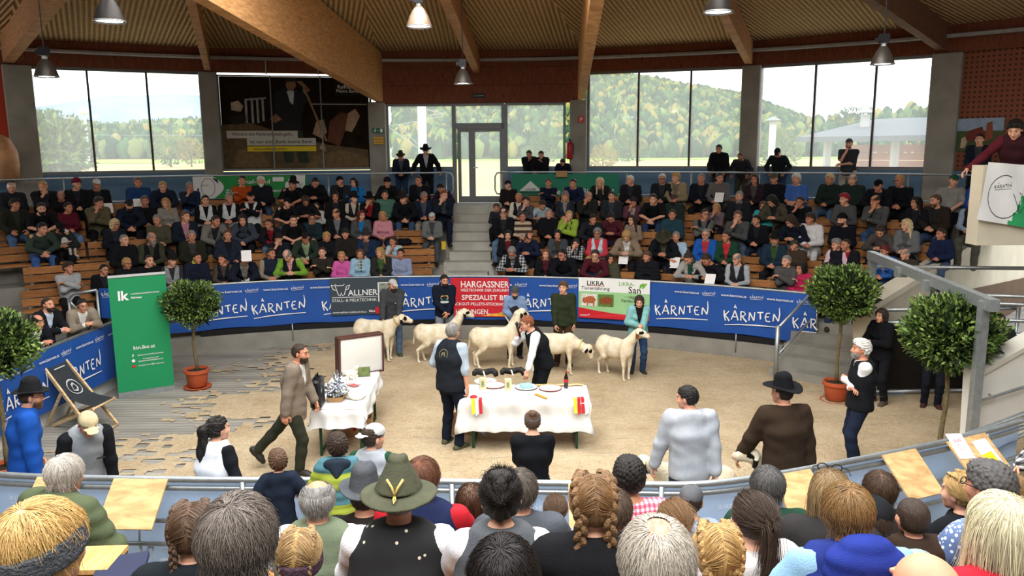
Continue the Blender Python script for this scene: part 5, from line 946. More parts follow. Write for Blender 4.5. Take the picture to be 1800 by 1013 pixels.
# ================================================================ people: materials, dressing, the crowd on the stands
def skinmat(col, brow='3A2A20'):
    key = ('skin', col, brow)
    if key in MATS: return MATS[key]
    m = bpy.data.materials.new('skin'); m.use_nodes = True; nt = m.node_tree; N, L = nt.nodes, nt.links; b = N['Principled BSDF']; b.inputs['Roughness'].default_value = .55; b.inputs['Specular IOR Level'].default_value = .3
    at = N.new('ShaderNodeVertexColor'); at.layer_name = 'feat'; sp = N.new('ShaderNodeSeparateColor'); L.new(at.outputs[0], sp.inputs[0])
    tc = N.new('ShaderNodeTexCoord'); n = N.new('ShaderNodeTexNoise'); n.inputs['Scale'].default_value = 18; L.new(tc.outputs['Object'], n.inputs[0]); r = N.new('ShaderNodeValToRGB'); c = lin(col)
    r.color_ramp.elements[0].position = .3; r.color_ramp.elements[0].color = (c[0] * .92, c[1] * .82, c[2] * .78, 1); r.color_ramp.elements[1].position = .7; r.color_ramp.elements[1].color = (*c, 1); L.new(n.outputs[0], r.inputs[0]); src = r.outputs[0]
    for i, cc in ((2, '9A5248'), (1, brow), (0, '2A211C')):
        x = N.new('ShaderNodeMix'); x.data_type = 'RGBA'; L.new(sp.outputs[i], x.inputs[0]); L.new(src, x.inputs[6]); x.inputs[7].default_value = (*lin(cc), 1); src = x.outputs[2]
    L.new(src, b.inputs['Base Color']); MATS[key] = m; return m
SKINS = ['C98F72', 'D39C80', 'BC8266', 'DBA88C', 'C4886C']
HAIRC = dict(br='33251B', dk='18130F', bl='A98752', gr='7E7B77', wh='CFCBC4', rd='5E2219', lb='5A4230', au='7A4428', sb='C9B58A')
PLACE = mat('808080', .9, 0, 0, name='placeholder_cloth')
MC = {}
def obj_part(root, name, me, material, M=None):
    o = bpy.data.objects.new(name, me); COL.objects.link(o); o.parent = root
    if M is not None: o.matrix_local = M
    if o.material_slots: o.material_slots[0].link = 'OBJECT'; o.material_slots[0].material = material
    return o
def cached(key, f):
    if key not in MC:
        v, q = f(); MC[key] = np_mesh(key[-1] if isinstance(key[-1], str) else 'part', v, q, PLACE)
    return MC[key]
def hairmat(c, st=(60, 20, 6)): return mat(HAIRC.get(c, c), .6, 0, .35, 1.5, .5, 3, .35, 'hair', st)
GARM = {'sw': ('sweater', dict(e=.018)), 'sh': ('shirt', dict(e=.014)), 'ts': ('t_shirt', dict(e=.016, sleeve=.42)), 'jk': ('jacket', dict(e=.030, hem=-.14, openv=(-.34, .075), collar=.015)), 'cl': ('jacket', dict(e=.028, hem=-.12, collar=.03)), 'hd': ('hoodie', dict(e=.026, hem=-.12, hood=True, collar=.02)), 'pf': ('puffer_jacket', dict(e=.034, hem=-.12, collar=.04, puff=.012)), 'vs': ('vest', dict(e=.040, hem=-.10, vest=True, openv=(-.27, .06))), 'vc': ('vest', dict(e=.042, hem=-.12, vest=True, collar=.03)), 'in': ('shirt', dict(e=.014)), 'ct': ('coat', dict(e=.032, hem=-.30, openv=(-.40, .07), collar=.015))}
HATN = {'beanie': 'beanie', 'cap': 'cap', 'hat': 'hat', 'hatw': 'hat', 'hatp': 'hat', 'hood': 'hood', 'band': 'headband'}
def garment(fig, pk, code, h, **kw):
    nm, a = GARM[code]; a = dict(a); a.update(kw); return nm, cached((pk, code, str(sorted(kw.items())), h, nm), lambda: fig.top(h=h, **a))
def dress(root, fig, pk, L, h=.02, hh=.009, hd=.009, hg=.009):
    # L: look - skin, tops [(code, colour or material, kwargs)], pants, shoes, hair (style, colour), hat, beard, glasses
    g = L.get; cm = lambda c: c if not isinstance(c, str) else cloth(c)
    if (pk, 'body') not in MC: v, q = fig.body_mesh(h, hh, hd); MC[(pk, 'body')] = np_mesh('body', v, q, PLACE, True, fig.feat(v))
    obj_part(root, 'body', MC[(pk, 'body')], skinmat(SKINS[g('skin', 0) % 5], HAIRC.get(g('brow', 'br'), '3A2A20')))
    for t in g('tops', []):
        kw = t[2] if len(t) > 2 else {}; nm, me = garment(fig, pk, t[0], h, **{k: v for k, v in kw.items() if k != 'name'}); o = obj_part(root, kw.get('name', nm), me, cm(t[1]))
    if g('pants'): obj_part(root, 'trousers', cached((pk, h, 'trousers'), lambda: fig.trousers(h=h)), cm(g('pants')))
    if not fig.P.get('barefoot'): obj_part(root, 'shoes' if 0 else 'footwear', cached((pk, h, g('boot', 0), 'footwear'), lambda: fig.shoe_mesh(min(h, .016), boot=g('boot', 0))), mat(g('shoes', '2A2522'), .6, 0, .15, 9, name='shoe_leather'))
    HM = fig.head_matrix()
    if g('hair'): st, c = g('hair'); obj_part(root, 'hair', cached(('hair', st, hg, 'hair'), lambda: hair_geo(st, hg)), hairmat(c), HM)
    if g('hat'):
        st, c = g('hat')[:2]; M2 = HM @ Matrix.Rotation(math.pi, 4, 'Z') if len(g('hat')) > 2 else HM; ho = obj_part(root, HATN[st], cached(('hat', st, hg, HATN[st]), lambda: hair_geo(st, hg)), mat(c, .9, 0, .15, 12, .2, 60, .1, 'felt'), M2)
    if g('beard'): st, c = g('beard'); obj_part(root, 'beard', cached(('beard', st, hg, 'beard'), lambda: hair_geo(st, hg)), hairmat(c), HM)
    if g('glasses'):
        if 'glm' not in MC: MC['glm'] = glasses_geo().mesh('glasses', PLACE)
        obj_part(root, 'glasses', MC['glm'], DARKM, HM)
    return root
def person(fig, pk, L, loc, rz, sc, label, group=None, cat='person', **kw):
    o = bpy.data.objects.new('person', None); COL.objects.link(o); o.location = loc; o.rotation_euler = (0, 0, rz); o.scale = (sc, sc, sc); o.empty_display_size = .1
    tag(o, label, cat, group); dress(o, fig, pk, L, **kw); return o
SEATP = dict(pel=(0, .03, .54), footL=(.13, -.42, .085), footR=(-.13, -.42, .085), kneeL=(.1, -.3, 1), kneeR=(-.1, -.3, 1), barefoot=False)
POSES = {
    'a': dict(lean=5, hunch=10, handL=(.04, -.31, .70), handR=(-.05, -.33, .69), hdirL=(-.7, -.6, -.1), hdirR=(.7, -.6, -.1), poleL=(.7, .5, -.4), poleR=(-.7, .5, -.4), hpitch=2),
    'b': dict(lean=27, hunch=14, handL=(.03, -.52, .66), handR=(-.03, -.53, .65), hdirL=(-.5, -.6, -.5), hdirR=(.5, -.6, -.5), poleL=(.9, .0, -.1), poleR=(-.9, .0, -.1), hpitch=-12, hfollow=.6),
    'c': dict(lean=2, hunch=8, handL=(-.10, -.26, .93), handR=(.10, -.23, .88), hdirL=(-.9, .1, .1), hdirR=(.9, .2, 0), poleL=(.8, .1, -.5), poleR=(-.8, .1, -.5), hpitch=0),
    'd': dict(lean=15, hunch=12, handL=(-.08, -.33, .80), handR=(-.03, -.31, 1.02), hdirL=(-.9, -.2, 0), hdirR=(.15, .15, 1), palmR=(.1, 1, 0), poleL=(.7, .0, -.6), poleR=(-.5, -.4, -.9), hpitch=0, curlR=1.1, hfollow=.4),
    'e': dict(lean=14, hunch=16, handL=(.08, -.36, .76), handR=(-.08, -.36, .76), hdirL=(-.4, -.8, .2), hdirR=(.4, -.8, .2), poleL=(.8, .3, -.4), poleR=(-.8, .3, -.4), hpitch=24, hfollow=.6),
    'f': dict(lean=-3, hunch=8, handL=(.15, -.33, .68), handR=(-.15, -.33, .68), poleL=(.8, .5, -.2), poleR=(-.8, .5, -.2), hpitch=2)}
FIGS = {}
def seat_fig(pose, sex, yawi, fat=0):
    k = (pose, sex, yawi, fat)
    if k not in FIGS: P = dict(SEATP); P.update(POSES[pose]); P.update(sex=sex, hyaw=(-24, 2, 26)[yawi], fat=.035 * fat, head=1.0 if sex != 'c' else 1.12, hroll=(-4, 1, 5)[yawi], twist=(-6, 0, 7)[yawi]); FIGS[k] = Fig(P)
    return FIGS[k], ('seat',) + k
CROWD = '''
19 320 5 a m bald wh - - cl 22242A - 2A2A2E - white-haired balding man in a dark collared jacket
74 312 5 d m short bl - - jk 1B1B1E 303036 26262A - fair-haired man in black jacket with hand at mouth
108 335 5 b m bald gr - - sw 2A1B20 - 24242A - short bald old man in a dark maroon sweater
131 312 5 a f - - beanie 6A1F30 jk 1C1D22 2A2B30 24242A - woman in a burgundy beanie and black jacket
168 313 5 a m short gr cap D6D3CC jk 181A1F 2A2B30 1E1E22 - man in a white cap and black jacket
241 310 5 a m short lb - - cl 24406E - 22242A - man in a blue zipped jacket holding white paper
286 313 5 b m short bl - - hd 1C2434 - 2A3448 - fair man in a navy hooded jacket
23 349 4 f m full dk - - jk 24261E 33342C 4A6488 y2 dark-haired youth in an olive shirt and jeans
68 344 4 b m short dk - - ts 15161A - 1D1D20 B:beard:dk bearded man in a black T-shirt leaning over
116 356 4 a f tied dk - - sw 5A1C28 - 6484A8 - woman in burgundy sweater and light blue jeans
168 343 4 d m full br - - hd 5C5640 - 17171A y2 young man in an olive hoodie and black trousers
225 341 4 b m short dk cap 2A2A2A hd 1A2030 - 1D1D20 B:beard:dk bearded man in dark cap and navy hoodie
253 344 4 a m short lb - - sw 141519 - 1B1B1F - man in a plain black sweater
292 348 4 a f long bl - - sw 8A8680 - 1A1A1D y0 woman with long fair hair and pale grey sweater
199 385 3 a f bob sb - - jk 1C2028 2A2C32 22242A G blonde woman with glasses in a dark jacket, leaning
276 377 3 a m short gr - - sw 4E4A3A - 26262A - grey-haired man in an olive fleece
68 386 3 b m short dk - - sw 34423A - 3C5C94 y2 man in a dark green longsleeve and blue jeans
103 389 3 e f - - cap 17171A sw 262C2A - 17171A - woman in a black cap with a baby on lap
215 412 2 a m crop gr - - cl 17181C - 1B1B1F y2 man with cropped grey hair in a black jacket
264 404 2 a m bald gr - - vs 17181B 3C3F30 1B1B1F B:longbeard:gr grey-bearded man in a black vest over olive
118 462 1 c m full br - - sw A3A6A8 - 1A1A1D y2 youth in a pale grey longsleeve with folded arms
182 466 1 a m short dk - - jk 15161A 26272C 1A1A1D Gy2 dark-haired man with glasses in a black jacket
221 454 1 a f tied bl - - cl 16171B - 1A1A1D Gy2 blonde woman with glasses in a black jacket
261 449 1 a m crop br - - sw 15161A - 1A1A1D y2 young man with cropped hair in a black sweater
331 320 5 d m short gr - - sw 1F2A40 - 5C7490 - grey-haired man in navy with hand on cheek
425 309 5 c m short dk - - sw A8481A - 2C3A50 - man in an orange sweater with folded arms
458 310 5 a m full wh - - cl 1A1C22 - 3A4A62 B:beard:wh white-haired bearded man in a black jacket
514 308 5 b m short dk hat 1B1A1A ts 15161A - 1B1B1F - man in a black hat and black T-shirt
359 343 4 a m short dk - - vs C9CBCC 141519 1B1B1F - dark-haired man in white vest over black shirt
401 340 4 a m short gr - - vs C9CBCC 141519 1B1B1F - grey-haired man in white vest over black shirt
440 335 4 c m short dk cap 16171B vs C9CBCC 141519 1B1B1F - man in black cap and white vest, arms folded
503 346 4 b m short dk cap 17181B ts 15161A - 4A4C50 - youth in a black cap and black T-shirt
536 344 4 e f long br - - ts 17171B - 1B1B1F - woman with long brown hair in black T-shirt
323 371 3 a m short lb - - jk 1D2230 B07A86 1B1B1F - man in a pink shirt under a navy jacket
373 379 3 b m short br - - jk 6E6C66 2A2A2C 26262A - man in a grey cardigan leaning forward
408 399 3 a c full au - - sw 3A3A3E - 26262A - red-haired child peeping between two men
429 377 3 b f long dk - - cl 3A424C - 1B1B1F - youth with long dark hair in a slate jacket
473 382 3 b c crop br - - jk 1A1B20 8A1F28 5C7490 - boy in a red and black jacket
514 378 3 b m crop dk - - ts 131417 - 1B1B1F f man in a black printed T-shirt with bare arms
335 401 2 a m short gr - - jk 26281F 3A3A36 22221E - elderly man in a dark olive waxed jacket
399 404 2 f m short lb - - jk 222836 1A1C22 1B1B1F f heavy man in a navy jacket with grey panels
490 409 2 d m - - beanie 26221F jk 1A1E26 24262A 1B1B1F - youth in brown beanie with hand at mouth
538 405 2 b m short br cap 1C1A1A jk 28322A 8FA07C 1B1B1F - man in a black cap and pale green shirt
300 448 1 a m short dk hat 1D1C1B vs 8A8C8E 2E3032 1B1B1F y2 man in dark hat and grey hooded vest
343 445 1 a m short dk - - cl 1A2030 - 1B1B1F y2:H dark-haired man with a bright yellow collar
392 448 1 a f tied dk - - vs 1B1D24 4A3F38 1B1B1F y0 young woman in a dark vest and brown sleeves
430 443 1 b f full dk - - jk 1A1E2A A9ADA8 1B1B1F y2:S woman with a patterned scarf and navy jacket
473 437 1 a m short br - - vc 1D2536 8A7F6C 1B1B1F y2 young man in navy softshell with beige sleeves
508 440 1 e m bald gr - - vs 1C1E20 6E9A34 1B1B1F P older man with green sleeves and checked red shirt
551 310 5 e m crop dk - - cl 131418 - 1B1B1F - man in a black track jacket with white stripe
598 308 5 a m short dk cap 15161A jk 26282D 17171B 1B1B1F - man in black cap and charcoal jacket
623 313 5 a f long dk - - cl 1F6AA8 - 1B1B1F y0 dark-haired woman in a bright blue jacket
683 310 5 b f - - beanie 1E1C1E cl 15161A - 1B1B1F - woman in a dark beanie and black jacket
691 327 5 e c full dk - - jk 1A1B20 2A2A30 1B1B1F - small dark-haired child in front of the beanie woman
737 309 5 a m crop dk - - jk 15171C 24262B 1B1B1F - man with cropped hair in a black coat
778 322 5 e c short dk - - sw 2A1C30 - 1B1B1F - boy in a dark red and navy top
556 355 4 a c tied br - - sw C2BEB8 - 1B1B1F - girl in a white sweater with dark print
589 337 4 a f long dk - - jk 17171A 26262A 1B1B1F - woman with long dark hair and black jacket
620 339 4 a f tied br hat 1E1B1A vs 222226 B9AE9C 26262A - woman in a hat with cream sleeves and vest
650 340 4 d m short br hatw 141414 jk 141418 8A1C22 1B1B1F - person in wide black hat and red top
676 334 4 a m short dk - - cl 4A7060 - 2C3A50 - man in a sage green jacket
709 334 4 b m short br hat 2A2420 cl 14161B - 3A506E - man in a dark hat, black coat and jeans
743 337 4 a m short gr - - jk 1D2438 4A4E56 8C8474 G older man in navy jacket and beige trousers
777 334 4 d m short au - - jk 191F2C 3A3D42 1A2030 - man in navy with hand over mouth by aisle
547 376 3 a f tied dk - - jk 1D3034 22262A 1B1B1F G young woman with glasses in dark teal
592 366 3 a m bald br - - jk 15171B 6A6C70 1B1B1F - tall man in black jacket and grey shirt
634 370 3 a f long rd - - jk 4A4A4C 1F6EA8 1B1B1F y2 red-haired woman in grey cardigan and blue top
672 371 3 a f long bl - - sw C0828E - 26344A - woman with fair long hair in pink sweater
759 372 3 a m short gr cap BDBDB8 jk 6A6E6C 3E4246 4A4E54 B:beard:gr grey-bearded man in a white cap by the aisle
573 408 2 a f bob bl - - cl 16181D - 1B1B1F - woman with fair bob in a black jacket
607 400 2 a m - - beanie 2A2622 cl 26221F - 1B1B1F - man in brown beanie and dark jacket with orange trim
643 404 2 a m short br hat 33302C jk 1D2C48 3A3A3C 1B1B1F - man in a grey-brown hat and navy jacket
692 416 2 d c pony br - - ts A8C4D2 - 26344A - girl with ponytail in a pale blue T-shirt
566 435 1 c m short br - - sw 2C2822 - 1B1B1F - man in a dark brown sweater with folded arms
599 443 1 a c tied bl - - cl C85C9C - 1B1B1F - girl with fair hair in a bright pink jacket
632 439 1 a f long lb - - cl 8FB0C4 - 1B1B1F S woman in pale blue with a big checked scarf
668 436 1 a f long bl - - jk 2A2A28 3E5A30 1B1B1F - smiling blonde woman in a dark green-lined jacket
704 438 1 a m short dk - - sw 8892AE - 1B1B1F - man in a blue-grey ribbed sweater
894 316 5 a m short dk cap 1A1A1E sw 231A1C - 3A3A40 f man in black cap and dark printed sweater
964 314 5 c m short br - - sw 151B2C - 1B1B1F - man in navy sweater with folded arms
1008 314 5 b m short br - - sw 18203A - 1B1B1F - man in a blue sweater with zip neck
1055 312 5 b f long sb - - jk 1B1D1F 2A2A2E 4A6488 - woman with pale long hair and jeans
911 339 4 a f tied bl - - vs 1B1B1F C9C2B2 1B1B1F - woman in cream hoodie and black vest
924 345 4 d c full br - - sw 4A4A4E - 1B1B1F - boy covering his face with his hand
872 358 4 a c full lb - - sw 2A2C34 - 1B1B1F - toddler standing beside the aisle steps
950 352 4 e c short br - - ts 9FB2B8 - 1B1B1F - boy in a pale grey T-shirt tilting his head
993 335 4 a f long bl beanie 7A6A6A vs 2A3444 26282E 1B1B1F S woman in a pale beanie and padded navy vest
1031 336 4 d m bald gr - - cl 222420 - 1B1B1F - old man in dark jacket with hand on chin
885 366 3 a m bald br - - jk 15161A 2A2A2E 5C7490 G bald man with glasses in a black jacket
918 373 3 a f tied br - - sw 8C7A66 - 1B1B1F - woman in a striped cream and brown sweater
964 367 3 a m short gr - - cl 141519 - 1B1B1F f burly man in black jacket with white flashes
1000 370 3 d f tied bl - - cl 8FA83C - 1B1B1F - woman in a bright yellow-green and black jacket
1039 377 3 b m short dk - - cl 202227 - 1B1B1F - young man in a dark zipped jacket
892 405 2 a f bob dk - - jk 17181D 5A2028 1B1B1F - dark-haired woman in a black jacket with red stripes
927 409 2 e m bald br - - sw 1B2236 - 1B1B1F - bald man in a navy jumper looking down
980 404 2 a f bob dk - - jk 40464A 3C342C 1B1B1F - woman with dark bob in a grey-green jacket
1010 417 2 d m short dk cap 303034 vs 1A1B1E 6A7076 1B1B1F - man in cap resting face on hand, checked sleeves
900 435 1 e m short gr - - vs 1A1B1E 6E7276 1B1B1F B:longbeard:gr grey-bearded man in black vest and plaid sleeves
957 439 1 a f long au - - jk 16161A 4A1E26 1B1B1F - woman with long auburn hair in black
988 437 1 b m short dk - - cl 131419 - 1B1B1F Gy0 man with glasses in a black white-striped tracktop
1036 451 1 a c tied bl - - pf 1F2C48 - 1B1B1F y0 girl with fair hair in a navy puffer
1109 308 5 a m short wh - - jk 1D1B1C 2A2E3A 1B1B1F - white-haired man in an open black jacket
1164 305 5 a m short wh - - jk 1C2024 2C3036 1B1B1F G white-haired man with glasses, dark jacket
1190 303 5 a f full bl - - jk 8A7C62 6E6252 26262A - woman with short fair hair in beige
1233 305 5 a m short gr - - jk 151922 20242C 1B1B1F - grey-haired man in dark navy jacket
1264 303 5 a m short dk - - hd 5E5A58 - 26262A - young man in a grey hooded jacket holding paper
1075 336 4 a m short dk - - jk 26292E 343A42 1B1B1F - man in a dark grey jacket with logo
1110 346 4 d f - - beanie 2E2A30 jk 5A3440 A89A96 1B1B1F - woman in beanie and plum jacket, hands at chin
1149 338 4 b m short br - - ts 131418 - 2E4264 - man in black T-shirt and jeans, arms bare
1185 340 4 a m short dk cap 4A4038 cl 26302C - 1B1B1F B:beard:dkf bearded man in brown cap and dark jacket
1260 358 4 d c long bl - - sw 6A5C66 - 26262A - fair-haired girl in a mauve top
1299 336 4 a m short gr - - jk 1E2026 2A2C32 1B1B1F B:beard:gr grey man with moustache in a dark blazer
1074 373 3 e f tied dk - - sw 4A1E28 - 2A3650 - woman in maroon looking down at her phone
1112 378 3 a c long br - - sw 8A7868 - 7088A4 - girl with long hair and a beige top
1181 368 3 a m short br - - cl 24404A - 1B1B1F - man in a teal zipped jacket
1238 367 3 c m short br - - vs 1B1C20 5A5C58 1B1B1F G young man with glasses and folded arms
1296 362 3 d m short lb - - sw 4A4C4C - 4A5868 - man in a grey sweater with white square print
1050 401 2 a f full gr - - vs B9C6CE C23A48 1B1B1F G grey-haired woman in pale blue and coral red
1101 405 2 e f bob bl - - jk 82725E D0CCC4 1B1B1F - woman with fair bob in beige jacket, writing
1165 404 2 e m short br hatp 3A382E jk 16191F 4A4A3E 1B1B1F - man in a pointed felt hat and dark coat
1188 407 2 a m short gr - - ts A4BCD0 - 2A2C34 - grey-haired man in a pale blue polo shirt
1241 402 2 a f tied gr - - jk 1F56A8 A83640 1B1B1F G woman in a bright blue fleece and red shirt
1278 406 2 a f tied br - - jk 1E4230 B83038 5A6068 y0 woman in a dark green jacket and red top
1044 439 1 b m short br - - sw 4A1A24 - 1B1B1F G man with glasses in dark red behind the girl
1068 448 1 a f long dk - - pf 4A4A38 - 1B1B1F y2 dark-haired woman in an olive padded jacket
1136 443 1 a f full lb - - pf 191A1E - 1B1B1F y0 woman with short brown hair in black padded jacket
1210 445 1 e f bun br - - sw A09C96 - 1B1B1F S woman with green scarf and patterned sweater, writing
1244 448 1 e f tied br - - sw 15161B - 1B1B1F y0 brunette woman in black writing on paper
1294 446 1 a m bald gr - - vs 26282C A4A8AC 1B1B1F Gy0 bald man with glasses in vest and grey sleeves
1327 306 5 a f long br - - jk 2C2026 4A4640 1B1B1F - woman with long brown hair in dark maroon
1362 302 5 a m short dk cap 4A5048 hd 161820 - 1B1B1F - man in olive cap and black hoodie
1401 305 5 a m curly wh - - ts 3E64A8 - 1B1B1F f man with white curly hair in a blue T-shirt
1460 305 5 a f full sb - - cl 1E2A26 - 4A5E7A - fair-haired woman in dark green, jeans
1500 301 5 a m bald gr - - cl 22302A - 1B1B1F f tall balding man in a dark green jacket
1546 309 5 b m short dk cap 121316 jk 15171D 22242A 2A3650 - man in a black cap bending forward
1341 354 4 a c long lb - - pf 3AA0A0 - 26262A - girl in a turquoise padded jacket
1360 343 4 e f long dk - - jk 4A4438 26262A 1B1B1F y0 woman with very long dark hair, khaki jacket
1408 345 4 d m short br - - sw 15171C - 1B1B1F - man in black with hand on chin
1486 340 4 a f curly 8C1A28 - - sw 4E4E50 - 3C5070 y0 woman with bright red hair in grey knit
1541 339 4 d m bald br - - sw 4A4C4C - 3C5070 y0 bald man in grey sweater, hand on chin
1331 378 3 a m short dk - - jk 14161C 22242A 26344A y0 dark-haired man in a black jacket, hands clasped
1396 378 3 e f long br - - sw 161A28 - 8A8C90 y0 young brunette woman in navy
1426 375 3 a m curly br - - hd D4D4D4 - C4C4C4 y0 young man in a white hoodie
1483 374 3 a m - - beanie 131316 sw 14161D - 1B1B1F B:beard:bry0 bearded man in black beanie and black sweater
1362 409 2 a m short dk hat 181818 jk 1F3040 34502C 1B1B1F B:beard:gr grey-bearded man in black hat and green shirt
1398 420 2 a m short br cap 3A3A36 cl 42362A - 1B1B1F y0 man in grey cap and brown jacket
1473 420 2 a f full gr - - vc 1B1C24 D0B4BC 1B1B1F - smiling woman with pink sleeves and black vest
1490 420 2 a m crop br - - jk 1A1B20 8E1C2A 1B1B1F y0 man in red and black training jacket leaning aside
1381 450 1 c m short gr - - hd 4E4C4C - 1B1B1F y0 grey-haired man in grey hoodie with pink lining
1407 463 1 a c bob dk - - pf B02A50 - 1B1B1F y0 girl with dark fringe in pink and navy
1454 464 1 a c full br - - hd A4A6A4 - 2C3A54 y0 boy in a pale grey hooded top
1546 395 3 e c short br - - hd 4A4644 - 26262A - boy in grey hoodie bending over phone
1584 301 5 a m short bl - - sw 14151A - 1B1B1F Gy0 fair-haired man with glasses in a black sweater
1676 299 5 f m short gr cap 22503A ts 8A8A86 - 1B1B1F f man in green cap and grey polo shirt
1727 306 5 a m short dk - - cl 1E4C94 - 2A2C34 y0 dark-haired youth in a blue jacket by the parapet
1614 346 4 a f long dk - - jk 16171C 22242A 1B1B1F y0 woman with long black hair, black jacket
1648 341 4 a m short lb - - jk 2C2620 26262A 3C5070 B:beard:lby0 fair bearded man in a dark brown jacket
1713 345 4 a m short dk - - vs 1E2024 8FA0B4 5A5A50 y0 man in a dark vest and blue shirt
1596 385 3 a f long sb - - jk 6A6C6E 55585A 1B1B1F y0 blonde woman with grey sweater and backpack straps
1657 401 3 a c short br - - cl 1E2848 - 4A5E7A y0 boy in a navy jacket
1558 432 2 a f full rd - - jk 2E5EA4 8A86A0 26344A Gy0 woman with short red hair in a bright blue jacket
1593 437 2 a m bald gr - - cl 3C3630 - 4A2C28 y0 balding old man in a brown-grey jacket
'''
ORD = 'first second third fourth fifth sixth seventh eighth ninth tenth eleventh twelfth thirteenth fourteenth fifteenth sixteenth seventeenth eighteenth nineteenth twentieth twenty-first twenty-second'.split()
ROWN = {1: 'front row', 2: 'second row', 3: 'third row', 4: 'fourth row', 5: 'top row'}
crowd = [l.split(' ', 14) for l in CROWD.strip().split('\n')]
stepx = 828; order = {}
for c in crowd: order.setdefault((c[2], int(c[0]) > stepx), []).append(int(c[0]))
for k in order: order[k].sort(reverse=not k[1])
crng = random.Random(3)
def stripes(c1, c2, sc=7): return plaid(c1, c1, c2, sc, (2, 2))
for i, c in enumerate(crowd):
    px, py, row = int(c[0]), int(c[1]), int(c[2]); pose, sex, hs, hc, hat, hatc, code, tc, ic, pc, fl, desc = c[3:]
    yi = 0 if 'y0' in fl else 2 if 'y2' in fl else (1 if crng.random() < .6 else crng.choice((0, 2)))
    fig, pk = seat_fig(pose, sex, yi, 1 if (fl.endswith('f') or fl == 'f') and 'f' in fl.replace('B:beard:', '') and fl in ('f', 'B:beard:dkf') else 0)
    R = ROWR[row - 1] - .02; fz = ROWZ[row - 1]
    headoff = -(fig.hc[1]); p = onR(px, py, R - headoff); top = fig.hc[2] + .112 * fig.hs + (.035 if hat != '-' else .012); zt = p.z
    sc = (zt - fz) / top; lim = (.80, 1.10) if sex != 'c' else (.62, .98); sc2 = min(max(sc, lim[0]), lim[1])
    ph = phi_of(p) ; root = pol(R + ((.20 if pose in 'be' else .13) if row == 1 else 0), ph, fz)
    if sc < lim[0] - .05: root.z = max(fz - .06, zt - sc2 * top + .0)
    k = (c[2], px > stepx); n = order[k].index(px)
    L = dict(skin=i, brow=hc if hc in HAIRC else 'br', pants=pc, shoes=crng.choice(['1E1C1B', '3A2E26', '6A6A68', '2A2A2E']))
    inner = ic if ic != '-' else None; tm = tc
    if 'striped cream' in desc: tm = stripes('B9A890', '4A3226')
    if 'plaid sleeves' in desc or 'checked sleeves' in desc: inner = plaid('26282B', '6E7274', 'B9BCBC', 16)
    if 'P' in fl: L['tops'] = [('in', plaid('B9444A', 'D08A8A', 'E6D6D2', 26), {}), ('sh', '6E9A34', dict(e=.017, openv=(-.34, .06), name='pullover')), ('vs', tc)]
    elif code in ('jk', 'ct'): L['tops'] = [('in', inner or '2A2A2E'), (code, tm)]
    elif code in ('vs', 'vc'): L['tops'] = [('sw', inner or '2A2A2E', dict(name='shirt', e=.012)), (code, tm)]
    else: L['tops'] = [(code, tm)]
    if hs != '-': L['hair'] = (hs if not (hat not in ('-', 'band') and hs in ('short', 'full', 'curly')) else 'crop', hc)
    if hat != '-': L['hat'] = (hat, hatc)
    if 'B:' in fl:
        b = fl.split('B:')[1].split(':'); L['beard'] = (b[0], b[1][:2])
    if 'G' in fl: L['glasses'] = True
    lab = f"{desc}, {ROWN[row]}, {ORD[n]} from steps, {'gate' if k[1] else 'poster'} side"
    if len(lab.split()) > 16: lab = lab.replace(' side', '').replace(' from steps', '')
    if 'steps' in desc: lab = desc + f', {ROWN[row]}'
    fy = crng.uniform(-.12, .12)
    o = person(fig, pk, L, root, -ph + fy, sc2, lab, None)
    if 'S' in fl:                                                       # scarf round the neck
        key = (pk, 'scarf')
        if key not in MC:
            Z = SDF(); a = fig.nb + fig.u2 * .0; Z.ec(a - fig.u2 * .03, a + fig.u2 * .035, (.095, .09), (.075, .075), fig.rt, .02); Z.ec(a + fig.fw * .085 - fig.u2 * .02, a + fig.fw * .14 - fig.u2 * .22, (.05, .03), (.06, .025), fig.rt, .02); Z.fn(fig.fold(.006, 60)); Z.sub(a + fig.u2 * .07 + fig.fw * .01, (.055, .055, .05)); v, q = Z.mesh(.016); MC[key] = np_mesh('scarf', v, q, PLACE)
        obj_part(o, 'scarf', MC[key], plaid('3A4A40', '8A8A7A', 'C9C0A8', 14) if 'checked' in desc else (cloth('24483C') if 'green scarf' in desc else cloth('8A8276')))
    if 'H' in fl:
        key = (pk, 'collar')
        if key not in MC: Z = SDF(); a = fig.nb; Z.ec(a - fig.u2 * .035, a + fig.u2 * .04, (.10, .095), (.08, .08), fig.rt, .02); Z.sub(a + fig.u2 * .06 + fig.fw * .03, (.055, .06, .06)); v, q = Z.mesh(.016); MC[key] = np_mesh('collar', v, q, PLACE)
        obj_part(o, 'collar', MC[key], cloth('B8E03A'))
    if 'bright yellow-green' in desc:
        key = (pk, 'ov'); nm, me = garment(fig, pk, 'vs', .02); obj_part(o, 'vest', me, cloth('15161A'))
    if 'baby on lap' in desc: BABYREF = (o, fig, sc2)
# the baby held on the lap: a person of its own
o, fig0, s0 = BABYREF
bf = Fig(dict(SEATP, sex='c', lean=0, head=1.35, handL=(.10, -.22, .80), handR=(-.10, -.22, .80), hyaw=20)); v = o.matrix_basis @ Vector((.10, -.16, .52))
BB = person(bf, ('baby',), dict(skin=3, tops=[('sw', 'C9C5BE')], pants='B8B4AC', shoes='D8D4CC', hat=('beanie', 'D2CEC6')), Vector(v), o.rotation_euler.z + .5, .42, 'baby in a white knitted hat held on lap of woman in black cap')
